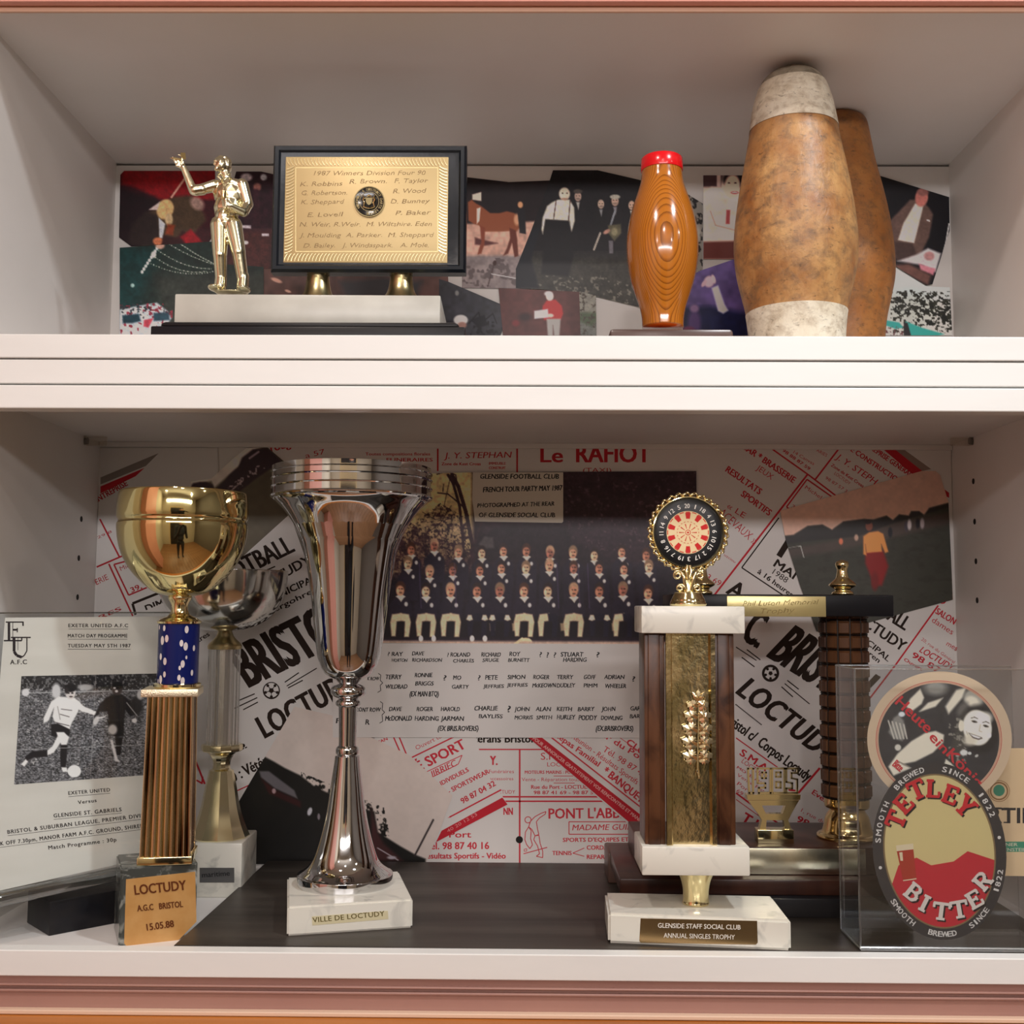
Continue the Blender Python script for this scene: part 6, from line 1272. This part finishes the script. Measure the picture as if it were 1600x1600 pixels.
def p_fb(p):
    y0 = 1075
    p.mix(((p.Y > 1078)*1.), (88, 86, 86)); n = vnoise(p.X*1.0, p.Y*1.6, 2.0, 3); p.C = p.C*(0.35+1.3*n[..., None]); p.blot((170, 166, 162), 2.2, .70, 5, .12, (20, 1078, 265, 1230), sx=1.5)
    p.blot((190, 186, 182), 3, .60, 9, .05, (20, 1052, 265, 1078)); p.line([(36, 1083), (245, 1078)], 1, (190, 188, 184)); p.mix(np.clip((1078-p.Y)/3, 0, 1)*.55, (26, 24, 24))
    p.ell(40, 1082, 6, 6, (205, 200, 196), .4); p.ell(88, 1080, 7, 12, (196, 192, 188), .5); p.ell(134, 1074, 12, 5, (170, 166, 162), .6)
    W_ = (226, 220, 212); D_ = (26, 22, 24)
    # kicking player in a light shirt
    p.poly([(68, 1122), (80, 1096), (92, 1088), (100, 1090), (84, 1106), (76, 1126), (68, 1130)], W_, 1); p.poly([(86, 1096), (98, 1089), (116, 1090), (126, 1098), (122, 1112), (112, 1130), (108, 1140), (88, 1134), (82, 1120)], W_, 1)
    p.poly([(120, 1094), (132, 1104), (146, 1110), (144, 1116), (128, 1112), (116, 1104)], W_, 1); p.ell(147, 1114, 4, 3, W_, .4); p.line([(84, 1128), (108, 1134)], 1.4, (90, 84, 84)); p.line([(96, 1108), (112, 1110)], 1.5, (120, 112, 110)); p.line([(94, 1116), (108, 1120)], 1.5, (110, 104, 100)); p.line([(90, 1104), (94, 1124)], 1.4, (130, 124, 120), 1, .7)
    p.ell(110, 1082, 8, 10.5, (205, 196, 188), .2); p.ell(110, 1075, 9.5, 6.5, (22, 18, 20), .25); p.ell(107, 1083, 2, 1.2, (50, 40, 40), .5); p.ell(113, 1083, 2, 1.2, (50, 40, 40), .5); p.ell(111, 1088.5, 3, 1.2, (60, 46, 46), .6); p.ell(104, 1079, 3, 5, (40, 34, 34), .6)
    p.poly([(80, 1132), (90, 1130), (110, 1140), (108, 1150), (96, 1148), (90, 1152), (80, 1150)], D_, 1); p.poly([(88, 1144), (100, 1144), (108, 1152), (104, 1164), (96, 1164), (92, 1156)], W_, 1); p.poly([(90, 1150), (96, 1158), (84, 1176), (74, 1180), (72, 1174), (82, 1166)], W_, 1)
    p.poly([(74, 1172), (74, 1182), (52, 1184), (44, 1188), (40, 1194), (35, 1192), (40, 1182), (50, 1174)], D_, 1); p.poly([(33, 1194), (40, 1186), (44, 1190), (38, 1198)], W_, 1)
    p.poly([(95, 1164), (105, 1164), (104, 1190), (102, 1200), (95, 1199), (94, 1180)], D_, 1); p.poly([(96, 1199), (104, 1199), (106, 1206), (98, 1206)], W_, 1); p.ell(116, 1205, 10.5, 9.5, (226, 222, 216), .12)
    # opponent in dark kit
    p.poly([(166, 1090), (178, 1084), (192, 1086), (204, 1096), (210, 1116), (204, 1120), (196, 1110), (194, 1126), (170, 1126), (168, 1112), (156, 1112), (150, 1128), (146, 1122), (156, 1100)], (28, 26, 28), 1.2); p.ell(183, 1076, 8.5, 10, (60, 50, 48), .3); p.ell(184, 1071, 8.5, 6, (20, 18, 18), .3)
    p.ell(182, 1080, 2.4, 2, (205, 196, 190), .6); p.ell(179, 1075, 2, 1.5, (190, 180, 176), .6); p.poly([(168, 1126), (194, 1126), (193, 1150), (182, 1152), (172, 1148)], (22, 20, 22), 1); p.ell(176, 1140, 7, 8, (176, 168, 160), .5); p.poly([(180, 1152), (192, 1152), (188, 1180), (182, 1180)], (20, 18, 20), 1)
    p.poly([(172, 1156), (176, 1156), (184, 1186), (188, 1190), (180, 1190)], (205, 198, 192), .8, .9); p.ell(150, 1126, 4, 8, (190, 184, 178), .5, .4); p.line([(152, 1122), (164, 1120)], 2, (205, 198, 192)); p.ell(213, 1103, 10, 16, (40, 38, 38), .5); p.ell(219, 1086, 5, 7, (180, 174, 168), .5); p.ell(210, 1126, 4, 3.5, (205, 198, 192), .4); p.line([(198, 1098), (214, 1118)], 1.5, (190, 184, 178), 1, .7)
    p.line([(22, 1172), (262, 1162)], .8, (210, 206, 200), .6, .6); p.line([(150, 1052), (141, 1222)], .8, (200, 196, 190), .6, .5)
photo('printed_picture', FP, p_fb, (205, 196, 182), pp, s, base=(52, 50, 50), step=.85, rough=.6)

# -- acrylic stand with beer mats at the right
YA = .0165
t = thing('beer_mat_stand', 'clear acrylic display block at the right holding beer mats', 'stand', (W(1480, 1489, YA).x, YA+.03, ZT))
xl, xr = W(1344, 1480, YA).x, W(1640, 1480, YA).x; zt_ = W(1400, 1045, YA).z; ACR2 = clear('acrylic_block', (.93, .94, .95), .06, .35, .03, (.9, .92, .95))
def pane(name, lo, hi, m=ACR2, par=t): b = B(); box(b, lo, hi, .0004); return ob(name, b, m, par)
pane('pane', (xl, YA-.0015, ZT+.001), (xr, YA+.0005, zt_)); pane('pane', (xl, YA+.054, ZT+.001), (xr, YA+.056, zt_)); pane('pane', (xl-.0005, YA+.0006, ZT+.001), (xl+.0015, YA+.0539, zt_)); pane('base_pane', (xl, YA-.0015, ZT+.0001), (xr, YA+.056, ZT+.0028), clear('acrylic_base', (.85, .87, .87), .2, .4, .12))
b = B()
for P in ([(xl, YA-.001, ZT+.002), (xl, YA-.001, zt_)], [(xl, YA-.001, zt_), (xr, YA-.001, zt_)], [(xl, YA-.001, ZT+.003), (xr, YA-.001, ZT+.003)], [(xl, YA+.055, ZT+.002), (xl, YA+.055, zt_)], [(xl, YA+.055, zt_), (xr, YA+.055, zt_)], [(xl, YA-.001, zt_), (xl, YA+.055, zt_)], [(xl, YA-.001, ZT+.002), (xl, YA+.055, ZT+.002)]):
    tube(b, P, .0007, 6)
ob('polished_edges', b, clear('acrylic_bright_edge', (.9, .93, .93), .45, .5, .2), t)
def disc(name, cx_, cy_, rx, ry, rot, Y, m, th=.0013, label=None, cat=None, n=72):
    s0 = Surf((0, Y, 0), (0, -1, 0)); s1 = s0.up(th); c_, s_ = math.cos(rot), math.sin(rot)
    P = [(cx_+rx*math.cos(q)*c_-ry*math.sin(q)*s_, cy_+rx*math.cos(q)*s_+ry*math.sin(q)*c_) for q in [2*math.pi*i/n for i in range(n)]]
    b = B(); prism(b, [s1(*p) for p in P], [s0(*p) for p in P]); o = ob(name, b, m); tag(o, label, cat, 'beer mats in the acrylic stand'); return o, s1.up(.00006), P
CARDM = mat('mat_card', lin(224, 200, 168), .7)
# beige mat at the far right with TIN lettering
s0 = Surf((0, YA+.040, 0), (0, -1, 0)); Pq = [(1500, 1169), (1650, 1169), (1650, 1370), (1500, 1367)]
b = B(); prism(b, [s0.up(.0013)(*p) for p in Pq], [s0(*p) for p in Pq]); o = tag(ob('beer_mat', b, mat('beige_mat_card', lin(222, 192, 150), .7)), 'square beige beer mat cut off by the right picture edge', 'beer mat', 'beer mats in the acrylic stand')
s = s0.up(.00136); g = Print(s); g.T('MARTINS', (1493, 1286), (1640, 1286), 24, .03).L([(1549, 1263), (1565, 1263)], 3).L([(1568, 1263), (1577, 1263)], 2).L([(1568, 1285), (1577, 1285)], 2); g.build('black_lettering', ink(40, 40, 44), o)
g = Print(s); g.P([(1565, 1315), (1650, 1315), (1650, 1331), (1565, 1331)]).C(1561, 1235, 9, 9); g.build('green_band', ink(60, 140, 110), o)
g = Print(s.up(.00006)); g.T('BRAUNER', (1545, 1322), (1590, 1322), 5, .01).T('HOLSTENSTEIN', (1540, 1330), (1605, 1330), 5, .01); g.build('pale_lettering', ink(225, 215, 190), o)
g = Print(s); g.ring(1561, 1236, 12, 14.5, 24).ring(1561, 1236, 16, 17, 24); g.build('crest_print', ink(150, 110, 70), o)
# round mat
o, s, P = disc('beer_mat', 1468, 1155, 113, 106, 0, YA+.010, CARDM, label='round cream beer mat with a laughing woman and red words Heute ein', cat='beer mat')
RDK = ink(205, 60, 64); g = Print(s); g.ring(1467, 1156, 97.6, 98.6, 64, ky=.94).ring(1467, 1156, 95.6, 96.2, 64, ky=.94); g.build('red_ring', RDK, o)
OUT = [(1467+94.5*math.cos(q), 1156+89*math.sin(q)) for q in [2*math.pi*i/64 for i in range(64)]]
def p_he(p):
    W_ = (206, 192, 166); p.grain(.12, 7, 2)
    p.ell(1462, 1075, 18, 11, (130, 124, 112), .8); p.poly([(1422, 1092), (1438, 1076), (1444, 1090), (1440, 1100), (1424, 1112), (1416, 1104)], W_, 1.5); p.poly([(1436, 1112), (1450, 1098), (1474, 1090), (1462, 1104), (1438, 1112)], W_, 1.5)
    p.poly([(1477, 1104), (1494, 1078), (1510, 1074), (1504, 1090), (1482, 1116)], W_, 2); p.ell(1521, 1092, 16, 14, (150, 142, 126), .4, .5); p.ell(1519, 1096, 11, 8, W_, .5, .4); p.ell(1504, 1108, 7, 12, (90, 84, 76), .8, .6)
    p.poly([(1388, 1144), (1396, 1122), (1404, 1116), (1412, 1126), (1416, 1146), (1410, 1158), (1396, 1154)], (120, 114, 104), 2)
    for k in range(5): p.line([(1388+k*6, 1126+k*1.5), (1397+k*5, 1154)], 2.2, (176, 166, 148), 1)
    p.ell(1409, 1116, 5, 4, (200, 200, 196), .5); p.ell(1403, 1168, 5, 5, (190, 180, 160), .4)
    p.poly([(1388, 1198), (1402, 1178), (1424, 1158), (1446, 1145), (1462, 1142), (1475, 1148), (1474, 1160), (1458, 1176), (1430, 1190), (1410, 1194), (1424, 1200), (1396, 1212)], W_, 1.5); p.line([(1404, 1190), (1420, 1198)], 2, (130, 118, 100), 1)
    # dark hair, then the laughing face
    p.ell(1530, 1140, 30, 38, (26, 24, 24), .25, -.2); p.poly([(1496, 1128), (1510, 1108), (1512, 1160), (1500, 1190), (1486, 1168)], (60, 56, 50), 4); p.blot((120, 112, 98), 4, .62, 4, .1, (1482, 1122, 1512, 1190))
    p.ell(1527, 1137, 22.5, 28, (222, 208, 182), .12, -.18); p.ell(1502, 1134, 4.4, 9, (206, 192, 166), .3); p.ell(1516, 1156, 10, 9, (200, 186, 160), .8); p.ell(1538, 1122, 12, 9, (232, 220, 196), .8)
    for x, y, r_ in ((1522.5, 1127.5, .1), (1540.5, 1134.5, .15)):
        p.ell(x, y, 4.6, 1.8, (70, 62, 54), .5, r_+.15); p.ell(x-.5, y-.1, 1.6, 1.5, (30, 26, 24), .6); p.line([(x-5, y-5.5), (x, y-7), (x+5, y-4.6)], 1.3, (80, 70, 60), .8)
    p.line([(1532, 1132), (1530, 1142), (1534, 1143.5)], 1.1, (170, 152, 128), .9); p.poly([(1513, 1145), (1522, 1148), (1534, 1152), (1535, 1154), (1529, 1156), (1520, 1153)], (60, 46, 42), .8); p.poly([(1515, 1146.5), (1523, 1149), (1533, 1152.5), (1529, 1154), (1521, 1151.5)], (238, 230, 212), .6); p.line([(1510, 1143), (1512, 1148)], 1, (160, 142, 120)); p.ell(1546, 1149, 3, 4, (226, 220, 206), .4)
    p.ell(1506, 1176, 6, 4.5, (196, 190, 176), .4); p.ell(1515, 1177, 3, 2.4, (190, 184, 170), .4); p.ell(1526, 1181, 3, 2, (170, 164, 150), .5, -.6); p.poly([(1478, 1186), (1486, 1192), (1496, 1204), (1490, 1208), (1480, 1198), (1474, 1198)], W_, 1.2); p.ell(1496, 1180, 3, 3, (150, 144, 130), .6)
photo('picture', OUT, p_he, (198, 178, 158), o, s, base=(44, 42, 42), step=1.0, rough=.6)
g = Print(s.up(.0003))
g.T('Heute', (1398, 1099), (1448, 1146), 17, .025).T('ein', (1451, 1153), (1474, 1178), 15, .025).T('K\u00f6nig', (1478, 1180), (1526, 1231), 17, .025)
g.T('Bitte', (1394, 1196), (1406, 1206), 12, .03)
g.build('red_lettering', ink(214, 56, 66), o)
# oval mat
RO = -.13; CX, CY = 1468, 1330
o, s, P = disc('beer_mat', CX, CY, 104, 139, RO, YA+.0055, mat('dark_mat_card', lin(50, 48, 50), .55), label='oval black-rimmed beer mat with arched red and white slab lettering', cat='beer mat')
def el(rx, ry, q): c_, s_ = math.cos(RO), math.sin(RO); return (CX+rx*math.cos(q)*c_-ry*math.sin(q)*s_, CY+rx*math.cos(q)*s_+ry*math.sin(q)*c_)
g = Print(s); g.P([el(87.5, 121.5, 2*math.pi*i/72) for i in range(72)]); g.build('bronze_line', ink(140, 118, 84), o)
g = Print(s.up(.00006)); g.P([el(85, 119, 2*math.pi*i/72) for i in range(72)]); g.build('cream_field', ink(228, 212, 150), o)
# red lower field and a glass of beer: a plain stand-in for the printed figure
g = Print(s.up(.00012)); cut = lambda q: el(85, 119, q)
low = [cut(math.radians(a_)) for a_ in range(12, 164, 4)]; g.P(low+[(1404, 1352), (1432, 1340), (1455, 1352), (1490, 1346), (1512, 1330)]); g.build('red_field', ink(206, 46, 60), o)
g = Print(s.up(.00018)); g.P([(1401, 1329), (1427, 1326), (1432, 1372), (1411, 1375)]); g.build('beer_glass_print', ink(182, 62, 44), o)
g = Print(s.up(.00024)); g.P([(1400, 1321), (1427, 1318), (1427.5, 1327), (1401, 1330)]).L([(1411, 1376), (1432, 1373)], 1.6); g.P([(1405, 1332), (1410, 1331.5), (1411, 1345), (1407, 1345)]); g.build('beer_foam_print', ink(240, 226, 190), o)
def slabL(pr, ch, cx0, cy0, an, h_, w_, st):     # slab serif capitals built of strokes
    c_, s_ = math.cos(an), math.sin(an)
    def tr(u, v): u *= w_; v *= h_; return (cx0+u*c_+v*s_, cy0+u*s_-v*c_)
    S = {'T': [((0, 0), (0, 1), 1), ((-.5, .93), (.5, .93), .7), ((-.45, .95), (-.45, .68), .6), ((.45, .95), (.45, .68), .6), ((-.25, .05), (.25, .05), .6)],
         'E': [((-.25, 0), (-.25, 1), 1), ((-.45, .94), (.42, .94), .6), ((-.45, .06), (.45, .06), .6), ((-.2, .5), (.18, .5), .6), ((.38, .95), (.38, .7), .6), ((.42, .05), (.42, .32), .6), ((.17, .36), (.17, .64), .5)],
         'L': [((-.2, 0), (-.2, 1), 1), ((-.42, .94), (.05, .94), .6), ((-.42, .06), (.45, .06), .6), ((.42, .05), (.42, .34), .6)],
         'Y': [((0, 0), (0, .45), 1), ((0, .42), (-.34, .95), 1), ((0, .42), (.34, .95), .8), ((-.55, .95), (-.14, .95), .6), ((.14, .95), (.55, .95), .6), ((-.25, .05), (.25, .05), .6)],
         'B': [((-.25, 0), (-.25, 1), 1), ((-.45, .94), (.2, .94), .6), ((-.45, .06), (.25, .06), .6), ((-.2, .52), (.2, .52), .6), ((.2, .94), (.36, .8), .8), ((.36, .84), (.36, .66), .8), ((.36, .68), (.18, .52), .8), ((.2, .52), (.42, .4), .8), ((.42, .42), (.42, .18), .9), ((.42, .22), (.22, .06), .8)],
         'I': [((0, 0), (0, 1), 1), ((-.3, .94), (.3, .94), .6), ((-.3, .06), (.3, .06), .6)],
         'R': [((-.25, 0), (-.25, 1), 1), ((-.45, .94), (.2, .94), .6), ((-.45, .06), (-.02, .06), .6), ((-.2, .48), (.2, .48), .6), ((.2, .94), (.38, .8), .8), ((.38, .84), (.38, .62), .8), ((.38, .64), (.18, .48), .8), ((.08, .48), (.36, .08), .9), ((.2, .06), (.55, .06), .6)]}
    for a_, b_, k_ in S[ch]: pr.L([tr(*a_), tr(*b_)], st*k_)
LT = (('T', 1413, 1286, -1.18, 29, 25), ('E', 1422, 1266, -.80, 29, 24), ('T', 1438, 1247, -.42, 29, 26), ('L', 1457, 1246, .04, 28, 24), ('E', 1480, 1255, .36, 29, 24), ('Y', 1498, 1270, .78, 30, 27))
LB = (('B', 1418, 1404, .68, 27, 23), ('I', 1439, 1423, .46, 26, 19), ('T', 1469, 1437, .13, 27, 27), ('T', 1501, 1434, -.17, 27, 27), ('E', 1529, 1417, -.52, 27, 24), ('R', 1545, 1386, -.86, 27, 24))
sh_ = Print(s.up(.00030)); fc = Print(s.up(.00036))
for ch, x, y, an, h_, w_ in LT: slabL(sh_, ch, x+2.4, y+2.2, an, h_, w_, 7.6); slabL(fc, ch, x, y, an, h_, w_, 7.0)
fc.build('red_lettering', ink(214, 40, 52), o)
fw_ = Print(s.up(.00036))
for ch, x, y, an, h_, w_ in LB: slabL(sh_, ch, x+2.2, y+2.4, an, h_, w_, 7.4); slabL(fw_, ch, x, y, an, h_, w_, 6.6)
sh_.build('letter_shadow', ink(30, 24, 30), o); fw_.build('white_lettering', ink(238, 232, 222), o)
g = Print(s)
def around(tx, q0, q1, inner=False):
    n_ = len(tx)
    for i, ch in enumerate(tx):
        if ch == ' ': continue
        q = math.radians(q0+(q1-q0)*i/(n_-1)); x, y = el(95.5, 130, q); x2, y2 = el(95.5, 130, q+(.01 if q1 > q0 else -.01)); d = math.atan2(y2-y, x2-x); hx, hy = math.cos(d), math.sin(d); nx_, ny_ = hy, -hx
        w_ = {'M': 4.6, 'W': 5, 'I': 1.2, '1': 1.4}.get(ch, 3.4); h_ = 8.4; x -= nx_*h_/2; y -= ny_*h_/2; g.T(ch, (x-hx*w_, y-hy*w_), (x+hx*w_, y+hy*w_), h_, .025)
around('SMOOTH  BREWED   SINCE  1822', 193, 339); around('SMOOTH   BREWED   SINCE   1822', 148, 20)
for q in (174, 356): x, y = el(95.5, 130, math.radians(q)); g.C(x, y, 2.6)
g.build('rim_lettering', ink(236, 234, 228), o)
# ---------------------------------------------------------------- the photographer, seen mirrored in the metal
PX, PY = .03, -1.32; b = B()
def q3(x, y, z): return Vector((PX+x, PY+y, z))
for s_ in (-1, 1):
    capsule(b, q3(s_*.10, 0, .93), q3(s_*.12, .02, .50), .085, .060); capsule(b, q3(s_*.12, .02, .50), q3(s_*.13, -.01, .09), .058, .040); ball(b, q3(s_*.135, .06, .05), (.045, .13, .042))
    capsule(b, q3(s_*.20, -.01, 1.43), q3(s_*.27, .06, 1.20), .062, .052); capsule(b, q3(s_*.26, .06, 1.20), q3(s_*.085, .30, 1.47), .043, .028)
    ball(b, q3(s_*.075, .335, 1.50), (.030, .035, .045))
    for i in range(4): capsule(b, q3(s_*.07, .345, 1.475+i*.020), q3(s_*.02, .352, 1.480+i*.019), .0095, .008, 8); capsule(b, q3(s_*.02, .352, 1.480+i*.019), q3(s_*.008, .348, 1.480+i*.018), .008, .007, 8)
    capsule(b, q3(s_*.06, .33, 1.47), q3(s_*.045, .335, 1.445), .010, .009, 8)
ball(b, q3(0, 0, .98), (.165, .115, .12)); ball(b, q3(0, 0, 1.18), (.155, .11, .20)); ball(b, q3(0, 0, 1.34), (.185, .115, .15)); capsule(b, q3(-.15, 0, 1.44), q3(.15, 0, 1.44), .055, .055); capsule(b, q3(0, .0, 1.46), q3(0, .02, 1.56), .055, .052)
body = remesh('person', b, .010, mat('dark_clothes', (.015, .017, .024), .8), None, 2, .5)
tag(body, 'person in dark clothes standing before the cabinet with a raised phone', 'person')
b = B(); ball(b, q3(0, .03, 1.66), (.078, .095, .118)); ball(b, q3(0, .06, 1.60), (.05, .06, .05)); ball(b, q3(0, .128, 1.645), (.014, .02, .024)); ball(b, q3(0, .115, 1.605), (.028, .014, .010)); ball(b, q3(-.032, .11, 1.672), (.016, .01, .010)); ball(b, q3(.032, .11, 1.672), (.016, .01, .010))
for s_ in (-1, 1): ball(b, q3(s_*.08, .02, 1.65), (.012, .02, .032))
hd = remesh('head', b, .006, mat('skin', lin(200, 150, 124), .5), body, 2, .5)
b = B(); ball(b, q3(0, .01, 1.71), (.085, .10, .085)); ball(b, q3(0, -.03, 1.67), (.084, .075, .11)); ob('hair', b, mat('dark_hair', (.02, .014, .01), .6), body, True)
b = B(); box(b, (PX-.036, -.9715, 1.475), (PX+.036+.0, -.963, 1.585), .003)
tag(ob('phone', b, mat('black_phone', (.01, .01, .012), .2)), 'black phone held up behind the viewpoint by the person', 'phone')
